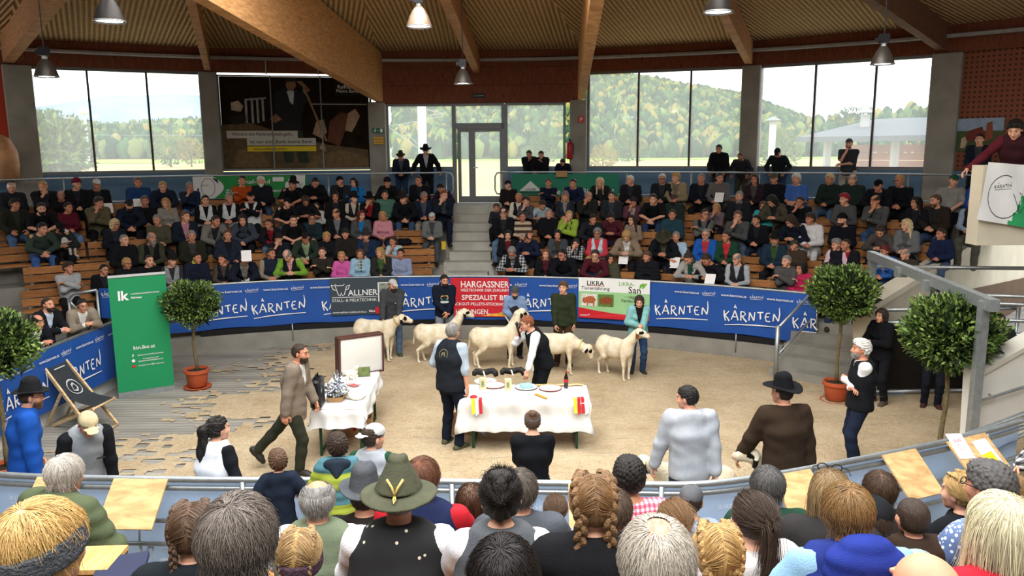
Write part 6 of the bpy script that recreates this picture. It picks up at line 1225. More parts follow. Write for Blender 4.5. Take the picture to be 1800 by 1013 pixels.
# ================================================================ the gate side: sloping stand wall, gate frame, panel gate, steps, parapet
BEIGE = mat('C9C1AC', .85, 0, .08, 2, .1, 30, .2, 'beige_render'); BROWN = mat('57402A', .7, 0, .15, 3, name='brown_board')
def bx(par, name, m, c, size, rz=0, bev=0, **k): mb = MB(); mb.box(c, size, Matrix.Rotation(rz, 3, 'Z'), 0, bev); return mb.build(name, m, par, **k)
def tb(par, name, m, pts, r, n=8): mb = MB(); mb.tube(pts, r, n); return mb.build(name, m, par, True)
phw = R_(43.9); Pw, Qw = pol(12.6, phw, 0), pol(22, phw, 0); nw = Vector((math.cos(phw), -math.sin(phw), 0))
def wallpoly(name, m, px, off, th): mb = MB(); mb.prism([onplane(x, y, Pw, Qw) + nw * off for x, y in px], -nw * th); return S(mb.build(name, m))
wallpoly('wall_stand_end', BEIGE, [(1531, 600), (1531, 548), (1716, 436), (1716, 420), (1830, 410), (1830, 560), (1560, 640)], 0, .3)
wallpoly('trim_30', mat('D8D0BC', .85, 0, .06, 2), [(1531, 548), (1531, 538), (1716, 424), (1716, 436)], .03, .36)
wallpoly('wall_brown_dado', BROWN, [(1585, 585), (1640, 545), (1690, 512), (1830, 482), (1830, 640), (1600, 690)], .04, .04)
mb = MB(); a = aty(1716, 432, 12.0); mb.box((a.x + 3.25, 12.15, 3.36), (6.5, .3, 1.2)); S(mb.build('wall_parapet', BEIGE))
# white and green cloth hung over the parapet
t = thing('parapet_banner', 'white and green cloth with a faint oval emblem hung over the parapet', 'banner', (a.x + .6, 11.97, 2.9)); n = 14; mb = MB(); vs = []
tl, tr, bl_, br_ = aty(1738, 285, 11.93), aty(1812, 291, 11.93), aty(1716, 386, 11.93), aty(1812, 402, 11.93)
SPB = lambda u, v: (tl * (1 - u) + tr * u) * v + (bl_ * (1 - u) + br_ * u) * (1 - v) + Vector((0, -.014 * math.sin(u * 9 + v * 5) - .008, 0))
for i in range(n + 1):
    for j in range(n + 1): vs.append(SPB(i / n, j / n))
fs = [(i * (n + 1) + j, (i + 1) * (n + 1) + j, (i + 1) * (n + 1) + j + 1, i * (n + 1) + j + 1) for i in range(n) for j in range(n)]
mb.add(vs, fs); mb.m = [1 if (f // n) / n > .72 + .5 * (f % n) / n - .18 else 0 for f in range(n * n)]; mb.build('cloth', [mat('DEDEDC', .8, 0, .04, 3), mat('2E9A5E', .8, 0, .1, 4)], t, True)
Sq = lambda u, v: SPB(u, v) + Vector((0, -.006, 0)); mb = MB(); stroke(mb, Sq, [(.12 + .36 * (1 + math.cos(k / 14 * 5 + 1.2)) * .9, .45 + .36 * math.sin(k / 14 * 5 + 1.2)) for k in range(15)], .012); brush_word(mb, Sq, .40, .62, .34, tilt=.15); stroke(mb, Sq, [(.62, .52), (.70, .36), (.76, .22), (.86, .34), (.84, .5), (.76, .55)], .012); mb.build('logo_print', INK, t)
# galvanised gate frame over the ring entrance
A1_, A2_ = Vector((aty(1529, 520, 13.6).x, 13.6, 0)), Vector((aty(1714, 700, 9.05).x, 9.05, 0)); t = thing('entrance_gantry', 'tall galvanised steel frame spanning the ring entrance', 'gate frame', A2_)
bx(t, 'post', GALV, (A1_.x, A1_.y, 1.19), (.11, .11, 2.38)); bx(t, 'post', GALV, (A2_.x, A2_.y, 1.24), (.10, .10, 2.48)); mb = MB(); mb.bar((A1_.x, A1_.y + .1, 2.40), (A2_.x, A2_.y - .2, 2.46), .11, .14); mb.build('crossbeam', GALV, t)
for k in (.35, .62): p = A1_ + (A2_ - A1_) * k; bx(t, 'clamp', GALV, (p.x - .02, p.y, 2.36), (.15, .12, .15))
tb(t, 'lock_rod', GALV, [A1_ + Vector((-.02, -1.2, 2.27)), A1_ + Vector((-.1, -2.6, 2.27))], .02)
t = thing('handrail', 'long horizontal galvanised pipe behind the gate frame', 'handrail', (7.1, 15.2, 1.7)); tb(t, 'rail', GALV, [(7.05, 15.3, 1.95), (8.6, 14.6, 2.02), (10.5, 13.8, 2.1)], .035); tb(t, 'bracket', GALV, [(7.05, 15.3, 1.7), (7.05, 15.3, 1.95)], .03)
t = thing('panel_gate', 'livestock gate of galvanised tubes with a dark lower panel', 'gate', (6.9, 13.2, 0)); gx0, gx1 = 6.1, 8.6
for z in (1.52, 1.30, .08): tb(t, 'rail', GALV, [(gx0, 13.2, z), (gx1, 13.3, z)], .034)
for x in (gx0, 7.4, gx1): tb(t, 'post', GALV, [(x, 13.25, .05), (x, 13.25, 1.54)], .034)
bx(t, 'dark_panel', mat('1A1614', .4, 0, .3, 5, name='dark_panel'), ((gx0 + gx1) / 2, 13.28, .66), (gx1 - gx0 - .1, .03, 1.1)); mb = MB(); disc(mb, lambda u, v: Vector((u, 13.255, v)), 6.35, 1.08, .05, .07); mb.build('sticker', WHITE, t)
bx(t, 'foot', GALV, (6.5, 13.2, .03), (.5, .12, .04))
t = thing('crush_gate', 'livestock rails on the far side of the round tree', 'gate', (8.4, 12.6, 0))
for z in (1.85, 1.72, 1.45, 1.22): tb(t, 'rail', GALV, [(7.55, 12.75, z), (9.6, 12.3, z)], .03)
for x, y in ((7.55, 12.75), (8.5, 12.54), (9.6, 12.3)): tb(t, 'post', GALV, [(x, y, 0), (x, y, 1.88)], .035)
bx(t, 'dark_panel', mat('1A1614', .4, 0, .3, 5, name='dark_panel'), (8.55, 12.6, .6), (2.1, .03, 1.1), -.215)
# white wall with handrail at the near end of the entrance
P2 = Vector((A2_.x + .06, A2_.y + .13, 0)); Q2 = P2 + Vector((.87, .22, 0)); n2 = Vector((.25, -.97, 0)); mb = MB(); mb.prism([onplane(x, y, P2, Q2) for x, y in ((1719, 658), (1840, 590), (1840, 760), (1712, 775))], -n2 * .22); S(mb.build('wall_near_gate', mat('DEDCD4', .8, 0, .05, 3)))
mb = MB(); mb.prism([onplane(x, y, P2, Q2) + n2 * .03 for x, y in ((1719, 654), (1840, 586), (1840, 594), (1719, 663))], -n2 * .28); S(mb.build('trim_31', mat('C6C2B4', .8, 0, .05, 3)))
t = thing('wall_handrail', 'galvanised handrail on brackets along the white wall', 'handrail', onplane(1712, 690, P2, Q2)); tb(t, 'rail', GALV, [onplane(x, y, P2, Q2) + n2 * o_ for x, y, o_ in ((1706, 682, .02), (1708, 696, .06), (1716, 700, .09), (1760, 686, .09), (1840, 660, .09))], .02)
for x, y in ((1738, 693), (1810, 669)): tb(t, 'bracket', GALV, [onplane(x, y, P2, Q2), onplane(x, y + 3, P2, Q2) + n2 * .09], .012, 6)
# concrete steps beside the banner's end, with handrail
mb = MB(); d1 = Vector((.62, .78, 0)); s1 = Vector((.78, -.62, 0)); p0 = Vector((5.0, 14.35, 0))
for k in range(5): c = p0 + d1 * (.36 * k + .9) + s1 * .75; mb.box((c.x, c.y, .085 + .17 * k), (1.9, 1.9 - .0 * k, .17), Matrix.Rotation(math.atan2(s1.y, s1.x), 3, 'Z'))
S(mb.build('floor_gate_steps', CONC))
t = thing('step_handrail', 'galvanised handrail on a post beside the concrete steps', 'handrail', (4.87, 14.25, 0)); tb(t, 'post', GALV, [(4.87, 14.25, 0), (4.87, 14.25, 1.02)], .042); tb(t, 'rail', GALV, [(4.87, 14.25, .98), (5.95, 15.3, 1.55)], .026); tb(t, 'rail', GALV, [(4.87, 14.25, .45), (5.95, 15.3, 1.0)], .02)
# poster-side ring panel with banner, its white foot, and what stands behind it
X0, Y0, X1, Y1 = -7.42, 8.9, -7.12, 14.35; dL = Vector((X1 - X0, Y1 - Y0, 0)).normalized(); LL = math.hypot(X1 - X0, Y1 - Y0); SL = lambda u, v: Vector((X0, Y0, 0)) + dL * u + Vector((.03, 0, v))
t = thing('side_banner', 'blue banner with brushed lettering on the side panel below the three men in jackets', 'banner', (X0, (Y0 + Y1) / 2, 0)); mb = MB(); mb.prism([(X0, Y0, .26), (X1, Y1, .26), (X1, Y1, 1.22), (X0, Y0, 1.22)], (-.02, 0, 0)); mb.build('cloth', BLUEB, t)
for u in (1.05, 2.5, 3.95): mb = MB(); brush_word(mb, SL, u, .66, 1.16); mb.build('lettering', WHITE, t)
mb = MB()
for u in (.3, 1.25, 2.2, 3.15, 4.1, 5.05): write(mb, SL, 'www.kaernten.at', u, 1.07, width=.5, bold=.004); brush_word(mb, SL, u + .44, 1.07, .26)
o = mb.build('small_lettering', WHITE, t); o['label'] = 'repeated web address and small brushed word'
mb = MB(); mb.box((X0 - .03, (Y0 + Y1) / 2, .13), (.12, Y1 - Y0, .26), Matrix.Rotation(-.055, 3, 'Z')); S(mb.build('wall_side_panel', mat('C9CBC8', .8, 0, .08, 3))); 
t = thing('side_rail', 'galvanised top tube of the side panel the men lean on', 'rail', (X0, 11.5, 0)); tb(t, 'rail', GALV, [(X0 - .02, Y0, 1.24), (X1 - .02, Y1, 1.24)], .028)
for y in (9.2, 11.6, 14.1): tb(t, 'post', GALV, [(X0 - .06 + (y - Y0) * .055, y, 0), (X0 - .06 + (y - Y0) * .055, y, 1.24)], .028)
mb = MB(); mb.box((-9.6, 11.2, .1), (3.6, 6.4, .2)); mb.box((-10.4, 14.6, .35), (3.4, 1.6, .7)); mb.box((-9.5, 8.9, .9), (3, .3, 1.3)); S(mb.build('floor_side_terrace', CONCD))
t = thing('corner_railing', 'bent galvanised railing where the side panel meets the round barrier', 'railing', (-8.0, 14.6, 0)); q = [aty(*p, 15.4) for p in ((170, 510), (128, 517), (121, 526), (126, 534), (140, 548))]; tb(t, 'rail', GALV, q, .028); tb(t, 'post', GALV, [q[2], (q[2].x, q[2].y, .2)], .026); tb(t, 'post', GALV, [q[0], (q[0].x, q[0].y, .2)], .026)
a, b = aty(172, 508, 15.6), aty(200, 560, 15.6); t = thing('small_banner', 'narrow blue banner end behind the green roll-up display', 'banner', (a.x, 15.6, b.z)); bx(t, 'cloth', BLUEB, ((a.x + b.x) / 2 + .2, 15.65, (a.z + b.z) / 2), (b.x - a.x + .4, .02, a.z - b.z)); mb = MB(); brush_word(mb, lambda u, v: Vector((u, 15.63, v)), a.x + .22, a.z - .12, .36); mb.build('lettering', WHITE, t)
# green roll-up display
p, q = Vector((-6.90, 13.42, 0)), Vector((-6.12, 13.90, 0)); d = (q - p).normalized(); nn = Vector((d.y, -d.x, 0)); W = (q - p).length; t = thing('roll_up_banner', 'tall green roll-up display of the chamber of agriculture on the paving', 'banner', (p + q) / 2)
SR = lambda u, v: p + d * (u * W) + Vector((0, 0, v)) + nn * .012; mb = MB(); mb.prism([p + Vector((0, 0, .08)), q + Vector((0, 0, .08)), q + Vector((0, 0, 2.12)), p + Vector((0, 0, 2.12))], -nn * .008); mb.build('sheet', mat('1E8A55', .55, 0, .03, 2, name='green_print'), t)
mb = MB(); mb.bar(p + Vector((0, 0, .045)), q + Vector((0, 0, .045)), .12, .09); mb.build('base_case', GALV, t); mb = MB(); mb.bar(p + Vector((0, 0, 2.14)), q + Vector((0, 0, 2.14)), .03, .04); mb.build('top_bar', mat('D5D7D6', .4, .5, 0), t); tb(t, 'support_pole', GALV, [(p + q) / 2 - nn * .05, (p + q) / 2 - nn * .05 + Vector((0, 0, 2.12))], .012)
mb = MB(); f = lambda x, y: SR(x / W, y)
write(mb, f, 'lk', W * .24, 1.80, height=.17, bold=.03); write(mb, f, 'Landwirtschaftskammer', W * .62, 1.82, width=W * .5); write(mb, f, 'Kärnten', W * .46, 1.75, width=W * .18, bold=.02); write(mb, f, 'ktn.lko.at', W * .52, .86, width=W * .38, bold=.01)
for v, txt, tx2 in ((.72, 'facebook.com/lk.kaernten', ''), (.63, 'instagram.com/', 'landwirtschaftskammer'), (.53, 'youtube.com/@lk_kaernten', '')): write(mb, f, txt, W * .62, v + (.015 if tx2 else 0), width=W * (.46 if not tx2 else .28)); tx2 and write(mb, f, tx2, W * .62, v - .02, width=W * .44)
write(mb, f, 'f', W * .31, .72, height=.055, bold=.03); disc(mb, f, W * .31, .63, .028, .028); mb.build('lettering', WHITE, t)
mb = MB(); disc(mb, f, W * .31, .53, .034, .022); mb.build('red_icon', mat('C02A2A', .6, 0, 0), t)
# deck chair
t = thing('deck_chair', 'folding wooden deck chair with a dark canvas seat and round emblem', 'deck chair', (-6.75, 12.0, 0)); WD = wood('D9BE93', (1, 1, 6), False, .6, 'pale_wood'); CV = cloth('34383C')
f1, f2 = Vector((-6.22, 11.98, .02)), Vector((-6.30, 11.45, .02)); bk1, bk2 = Vector((-7.30, 12.55, .98)), Vector((-7.33, 12.02, .98))
for a, b in ((f1, bk1), (f2, bk2)): mb = MB(); mb.bar(a, b, .03, .055); mb.build('side_rail', WD, t)
r1, r2 = Vector((-7.2, 12.5, .02)), Vector((-7.22, 11.97, .02)); s1_, s2_ = Vector((-6.28, 12.08, .42)), Vector((-6.34, 11.56, .42))
for a, b in ((r1, s1_), (r2, s2_)): mb = MB(); mb.bar(a, b, .03, .05); mb.build('seat_rail', WD, t)
for a, b, c in ((bk1, bk2, 0), (s1_, s2_, 0), (f1, f2, 0), (r1, r2, 0)): tb(t, 'crossbar', WD, [a, b], .018, 6)
for a, b in ((bk1 * .62 + f1 * .38, r1 + Vector((-.1, 0, .0))), (bk2 * .62 + f2 * .38, r2 + Vector((-.1, 0, 0)))): mb = MB(); mb.bar(a, b, .025, .04); mb.build('prop', WD, t)
vs = []; n = 12
for i in range(n + 1):
    k = i / n
    for a, b in ((bk1, s1_), (bk2, s2_)): pt = a * (1 - k) + b * k; vs.append(pt + Vector((0, 0, -.20 * math.sin(math.pi * k) ** 1.2 + .02)))
mb = MB(); mb.add([v + (vs[i ^ 1] - v) * .06 for i, v in enumerate(vs)], [(2 * i, 2 * i + 2, 2 * i + 3, 2 * i + 1) for i in range(n)]); mb.build('canvas', CV, t, True)
cpt = lambda u, v: (lambda k: (vs[2 * int(k)] * (1 - (k % 1)) + vs[2 * int(k) + 2] * (k % 1)) * (1 - u) + (vs[2 * int(k) + 1] * (1 - (k % 1)) + vs[2 * int(k) + 3] * (k % 1)) * u + Vector((.012, 0, .012)))(min(max(v, 0), .95) * n)
mb = MB(); stroke(mb, cpt, [(.5 + .26 * math.cos(k * .5236), .40 + .115 * math.sin(k * .5236)) for k in range(13)], .02); stroke(mb, cpt, [(.38, .42), (.45, .34), (.55, .36), (.62, .44), (.5, .46), (.4, .42)], .03); stroke(mb, cpt, [(.25, .12), (.75, .12)], .012); mb.build('emblem', mat('B9BDC0', .7, 0, 0), t)

# laurel standards
def laurel(label, base, cz, R, pot=True, seed=0, nleaf=2600, parts=0):
    t = thing('laurel_tree', label, 'tree', base, 'clipped laurel standards'); b = Vector(base)
    if pot:
        mb = MB(); mb.lathe([(.15, .04), (.16, .05), (.20, .30), (.225, .30), (.225, .36), (.20, .36), (.19, .31), (.001, .31)], b, 22); mb.build('pot', mat('B0532F', .7, 0, .12, 5, name='terracotta'), t, 40); mb = MB(); mb.lathe([(.001, .0), (.22, .0), (.25, .035), (.24, .04), (.21, .02), (.001, .02)], b, 22); mb.build('saucer', mat('A84C2B', .7, 0, .12, 5, name='terracotta'), t, 40)
        mb = MB(); mb.lathe([(.001, .335), (.12, .33), (.195, .315)], b, 16); mb.build('soil', mat('2E241A', .95, 0, .3, 20, .5), t, True)
    BK = mat('6E6248', .9, 0, .25, 14, .4, 40, .1, 'bark'); z0 = .3 if pot else 0; h = cz - b.z - R * .45; rg = random.Random(seed); mb = MB(); mb.tube([b + Vector((.015 * math.sin(k * 1.3 + seed), .012 * math.cos(k), z0 + (h - z0) * k / 6)) for k in range(7)], [.036, .033, .03, .029, .028, .03, .03], 8); mb.build('trunk', BK, t, True)
    for k in range(7): a = k * .9 + seed; mb = MB(); mb.tube([b + Vector((0, 0, h - .05)), b + Vector((.18 * math.cos(a), .18 * math.sin(a), h + .1)), b + Vector((R * .75 * math.cos(a), R * .75 * math.sin(a), h + R * .4))], [.016, .013, .006], 6); mb.build('branch', BK, t, True)
    me = leafball('foliage', '', '', (0, 0, cz - b.z), (R * .97, R * .97, R * .80), int(nleaf * 1.6), R * .125, LEAF, seed); o = link_mesh('foliage', me, t); o['kind'] = 'stuff'
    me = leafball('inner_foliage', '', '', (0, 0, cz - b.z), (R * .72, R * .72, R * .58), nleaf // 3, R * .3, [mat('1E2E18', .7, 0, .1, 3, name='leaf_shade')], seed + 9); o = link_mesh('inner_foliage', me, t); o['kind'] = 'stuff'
    if parts:
        L = R * .15; mbs = []
        for mi in range(4): q = MB(); q.add([(0, 0, 0), (L * .24, L * .45, L * .03), (0, L, -.02 * L), (-L * .24, L * .45, L * .03), (0, L * .45, -.02 * L)], [(0, 1, 4), (1, 2, 4), (2, 3, 4), (3, 0, 4)]); mbs.append(q.mesh('leaf', LEAF[mi]))
        for k in range(parts):
            th = rg.uniform(0, 6.283); z = rg.uniform(-.75, 1); rr = math.sqrt(max(0, 1 - z * z)); d = Vector((rr * math.cos(th), rr * math.sin(th), z)); o = link_mesh('leaf', mbs[k % 4], t, Vector((d.x * R * .93, d.y * R * .93, d.z * R * .77 + cz - b.z))); u = (d + Vector((rg.uniform(-.6, .6), rg.uniform(-.6, .6), rg.uniform(-.2, .9)))).normalized(); o.rotation_euler = u.to_track_quat('Y', 'Z').to_euler()
    return t
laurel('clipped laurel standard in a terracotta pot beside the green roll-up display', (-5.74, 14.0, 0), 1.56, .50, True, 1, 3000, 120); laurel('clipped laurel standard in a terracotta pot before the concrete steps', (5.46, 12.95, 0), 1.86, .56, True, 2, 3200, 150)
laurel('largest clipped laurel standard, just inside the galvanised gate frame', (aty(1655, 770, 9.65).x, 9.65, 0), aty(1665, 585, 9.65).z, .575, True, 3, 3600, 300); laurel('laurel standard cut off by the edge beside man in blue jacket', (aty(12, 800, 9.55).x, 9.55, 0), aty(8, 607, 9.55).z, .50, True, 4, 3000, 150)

# ================================================================ sheep
def sheep_mat():
    m = bpy.data.materials.new('fleece'); m.use_nodes = True; nt = m.node_tree; N, L = nt.nodes, nt.links; b = N['Principled BSDF']; b.inputs['Roughness'].default_value = .95; b.inputs['Specular IOR Level'].default_value = .1
    at = N.new('ShaderNodeVertexColor'); at.layer_name = 'feat'; sp = N.new('ShaderNodeSeparateColor'); L.new(at.outputs[0], sp.inputs[0]); tc = N.new('ShaderNodeTexCoord'); n = N.new('ShaderNodeTexNoise'); n.inputs['Scale'].default_value = 7; n.inputs['Detail'].default_value = 6; L.new(tc.outputs['Object'], n.inputs[0])
    r = N.new('ShaderNodeValToRGB'); r.color_ramp.elements[0].position = .3; r.color_ramp.elements[0].color = (*lin('CDBB98'), 1); r.color_ramp.elements[1].position = .7; r.color_ramp.elements[1].color = (*lin('EBE2CC'), 1); L.new(n.outputs[0], r.inputs[0]); src = r.outputs[0]
    for i, c in ((2, 'C9A08E'), (1, '6B3E22'), (0, '17120F')): x = N.new('ShaderNodeMix'); x.data_type = 'RGBA'; L.new(sp.outputs[i], x.inputs[0]); L.new(src, x.inputs[6]); x.inputs[7].default_value = (*lin(c), 1); src = x.outputs[2]
    L.new(src, b.inputs['Base Color']); n2 = N.new('ShaderNodeTexNoise'); n2.inputs['Scale'].default_value = 60; n2.inputs['Detail'].default_value = 5; L.new(tc.outputs['Object'], n2.inputs[0]); bu = N.new('ShaderNodeBump'); bu.inputs['Strength'].default_value = .5; bu.inputs['Distance'].default_value = .02; L.new(n2.outputs[0], bu.inputs['Height']); L.new(bu.outputs[0], b.inputs['Normal']); return m
FLEECE = sheep_mat()
def sheep(label, loc, rz, sc=1.0, poll=(0, -.50, .98), hd=(0, -.85, -.5), step=.05, brown=0, seed=0, collar=None, dark_ear=1, group='show sheep'):
    t = thing('sheep', label, 'sheep', loc, group); t.rotation_euler = (0, 0, rz); t.scale = (sc,) * 3; S_ = SDF(); sx = (1, 0, 0)
    S_.ec((0, .34, .62), (0, .05, .60), (.145, .165), (.155, .18), sx, .05).ec((0, .05, .60), (0, -.24, .63), (.155, .18), (.13, .17), sx, .05).el((0, .38, .63), (.135, .13, .15), None, .05).el((0, -.27, .64), (.11, .11, .15), None, .05).el((0, .06, .52), (.15, .28, .13), None, .05)
    P = A_(*poll); hdv = A_(*hd); hdv /= np.linalg.norm(hdv); S_.rc((0, -.25, .68), P + A_(0, .03, -.03), .125, .075, .05)
    for q in (1, -1):
        s_ = step * q; S_.rc((q * .085, -.25, .58), (q * .085, -.26 + s_ * .3, .32), .075, .036, .04).rc((q * .085, -.26 + s_ * .3, .32), (q * .085, -.25 + s_ * .8, .05), .030, .021, .02).rc((q * .085, -.255 + s_ * .8, .055), (q * .085, -.275 + s_ * .8, .022), .026, .03, .008)
        S_.rc((q * .085, .36, .58), (q * .10, .25, .42), .115, .065, .05).rc((q * .10, .25, .42), (q * .085, .41 - s_ * .6, .28), .062, .032, .03).rc((q * .085, .41 - s_ * .6, .28), (q * .085, .38 - s_, .05), .027, .021, .02).rc((q * .085, .375 - s_, .055), (q * .085, .355 - s_, .022), .026, .03, .008)
    S_.rc((0, .48, .66), (0, .53, .40), .035, .018, .03)
    B = S_.mesh(.019); H = SDF(); up = np.cross(np.cross(hdv, A_(0, 0, 1)), hdv); up = up / np.linalg.norm(up) if np.linalg.norm(up) > 1e-6 else A_(0, 1, 0); sd = np.cross(hdv, up); q = lambda f, s_, u: P + hdv * f + sd * s_ + up * u
    H.rc(P + A_(0, .05, -.05) * 1, q(.02, 0, 0), .08, .075, .02).el(q(.02, 0, .01), (.072, .072, .075)).ec(q(.04, 0, .0), q(.20, 0, -.01), (.06, .07), (.036, .044), sd, .02).el(q(.11, 0, .03), (.032, .05, .035), None, .03).el(q(.215, 0, -.012), (.034, .03, .034), None, .015)
    for s_ in (1, -1): H.ec(q(0, s_ * .065, .03), q(.045, s_ * .13, -.08), (.032, .012), (.030, .009), hdv, .015); H.el(q(.075, s_ * .056, .022), (.014, .014, .014), None, .006); H.sub(q(.225, s_ * .014, -.005), (.006, .006, .006), None, .004)
    H.rc(q(.226, -.02, -.032), q(.226, .02, -.032), .004, .004, .003); Hm = H.mesh(.0095); V = np.concatenate([B[0], Hm[0]]); Q = np.concatenate([B[1], Hm[1] + len(B[0])]); F = np.zeros((len(V), 3)); L = V - P; f, s_, u = L @ hdv, np.abs(L @ sd), L @ up; hm = np.arange(len(V)) >= len(B[0])
    rgs = 1 + .25 * np.sin(L[:, 0] * 90 + seed); eye = (np.hypot(f - .078, u - .02) < .036 * rgs) & (s_ > .03) & hm; ear = (u < -.01) & (s_ > .085) & (f < .09) & hm; F[eye, 0] = 1; F[ear, 1 if brown else 0] = dark_ear; F[(f > .215) & hm, 2] = .6; F[(V[:, 2] < .035), 0] = .75
    o = link_mesh('body', np_mesh('body', V, Q, FLEECE, True, F), t)
    if collar:
        c = A_(0, -.25, .68) * (1 - collar[1]) + P * collar[1]; dv = P - A_(0, -.25, .68); dv /= np.linalg.norm(dv); e1 = np.cross(dv, A_(1, 0, 0)); e1 /= np.linalg.norm(e1); r = .128 - .045 * collar[1]; mb = MB(); pts = [tuple(c + A_(1, 0, 0) * r * math.cos(k * .3927) + e1 * r * math.sin(k * .3927)) for k in range(17)]; mb.tube(pts, collar[2], 6); link_mesh('collar', mb.mesh('collar', mat(collar[0], .8, 0, .1, 20), True), t)
    return t
PI = math.pi
sheep('white sheep with black eye patch held by man in grey cap', (-2.75, 15.85, 0), 1.15, 1.06, (.05, -.50, .86), (.45, -.8, -.25), .04, 0, 1, ('B89A6A', .75, .014)); bell = None
sheep('white sheep half hidden behind the man in waistcoat, second in line', (-1.45, 15.6, 0), PI / 2, 1.02, (0, -.46, 1.02), (.2, -.9, -.35), .05, 0, 2)
sheep('white sheep in the middle of the line, head raised behind the announcer', (-.30, 15.15, 0), PI / 2, 1.05, (0, -.44, 1.08), (.15, -.75, -.6), -.04, 0, 3)
sheep('white sheep lowering its black-eared head to the sawdust', (.84, 14.75, 0), PI / 2 - .3, 1.0, (.02, -.60, .56), (.1, -.35, -.9), .06, 0, 4, ('D8C878', .6, .012))
sheep('white sheep with brown ears held by woman in mint cardigan', (1.95, 14.4, 0), PI / 2 - .95, .98, (.1, -.44, .98), (.5, -.8, -.3), .03, 1, 5)
sheep('white sheep standing broadside behind man in pale hoodie', (1.95, 8.3, 0), -PI / 2, 1.0, (0, -.50, .86), (-.2, -.6, -.7), .03, 0, 6, ('3E6E8E', .7, .012))
sheep('white sheep with a yellow collar beside man in black hat', (3.05, 8.15, 0), -PI / 2 + .3, 1.02, (-.02, -.50, 1.0), (-.15, -.95, .1), .03, 0, 7, ('E8D21E', .45, .02))
# ================================================================ prize tables
def cloth_over(label, cx, cy, rz, w_, d_, z, hang, seed=0):
    t = thing('tablecloth', label, 'tablecloth', (cx, cy, z)); M = Matrix.Rotation(rz, 3, 'Z'); n, m = 44, 30; hx, hy = w_ / 2, d_ / 2; hf, hb, hs = hang; vs = []
    us = np.linspace(-hx - hs, hx + hs, n); ws = np.linspace(-hy - hf, hy + hb, m)
    for u in us:
        for v in ws:
            ex = max(abs(u) - hx, 0); ey = max(-hy - v, v - hy, 0); e = math.hypot(ex, ey); x = max(-hx, min(hx, u)); y = max(-hy, min(hy, v)); f = .025 * math.sin(u * 13 + seed) + .018 * math.sin(u * 29 + v * 6) + .02 * math.sin(v * 15 + seed)
            out = .012 + (.02 + f) * min(1, e * 4) if e else 0; sx, sy = (1 if u > 0 else -1) * (ex > 0), (1 if v > 0 else -1) * (ey > 0)
            vs.append(M @ Vector((x + sx * out * 1.2, y + sy * out, .012 - (e if not (ex and ey) else max(ex, ey) * 1.08)) ) + Vector((cx, cy, z)))
    mb = MB(); mb.add(vs, [(i * m + j, (i + 1) * m + j, (i + 1) * m + j + 1, i * m + j + 1) for i in range(n - 1) for j in range(m - 1)]); mb.build('cloth', mat('DADAD8', .85, 0, .03, 4, .06, 30, .15, 'white_linen'), t, True)
    t2 = thing('trestle_table', label.replace('white cloth over', 'folding trestle under the cloth of') + ', green legs', 'table', (cx, cy, 0)); bx(t2, 'table_top', wood('B07A48', (1, 9, 9), False), (cx, cy, z - .02), (w_ - .02, d_ - .02, .03), rz); GR = mat('23452F', .5, .3, .05, 9, name='green_steel')
    for sx in (-1, 1):
        for sy in (-1, 1): c = M @ Vector((sx * hx * .82, sy * hy * .8, 0)) + Vector((cx, cy, z / 2)); bx(t2, 'leg', GR, c, (.035, .035, z - .04), rz)
        c = M @ Vector((sx * hx * .82, 0, 0)) + Vector((cx, cy, .06)); bx(t2, 'crossbar', GR, c, (.03, d_ * .8, .03), rz)
cloth_over('white cloth over the long prize table in the middle', .18, 11.14, -.03, 1.80, .74, .76, (.46, .3, .06), 1); cloth_over('white cloth over the gift table beside the walking man', -2.44, 11.38, .04, .68, 1.86, .76, (.28, .16, .22), 2)
Z = .775
def on2(px, py): return atz(px, py, Z)
PLA = mat('E9E9E6', .35, 0, .03, 9, name='glazed_white')
for px, py, lab, cc in ((868, 679, 'white dish with a red rim beside the beige box', 'A8403A'), (925, 682, 'dish under a turquoise paper napkin pile', '8C8A80'), (967, 684, 'large white dish with a red rim near the bottle', 'A8403A'), (853, 672, 'white dish partly behind the first beige box', 'C9C4BC')):
    c = on2(px, py); t = thing('dish', lab, 'dish', c, 'dishes on the prize table'); mb = MB(); mb.lathe([(.001, .012), (.13, .012), (.165, .022), (.165, .016), (.12, 0), (.001, 0)], c, 28); mb.build('plate', PLA, t, True); mb = MB(); mb.lathe([(.160, .021), (.17, .024), (.17, .014), (.160, .012)], c, 28, cap=False); mb.build('rim', mat(cc, .5, 0, .05), t, True)
    if 'turquoise' in lab: q = bx(None, 'napkin_pile', mat('8FC4CC', .8, 0, .06, 9), (0, 0, 0), (.17, .15, .04), .3, .008, loc=None); q.location = (c.x, c.y, c.z + .035); tag(q, 'pile of turquoise paper napkins on a dish', 'napkins')
for px, py, lab in ((849, 684, 'beige printed box beside the bell strap at the judge end'), (893, 686, 'beige printed box beside the second bell strap')):
    c = on2(px, py); t = thing('box', lab, 'box', c, 'beige boxes'); bx(t, 'carton', mat('CFC79E', .8, 0, .08, 20), (c.x, c.y, c.z + .085), (.095, .07, .17), .15); mb = MB(); rect(mb, lambda u, v: Vector((c.x + u, c.y - .045, c.z + v)), -.02, .05, .02, .13); mb.build('print', mat('8A9160', .8, 0, .3, 60), t)
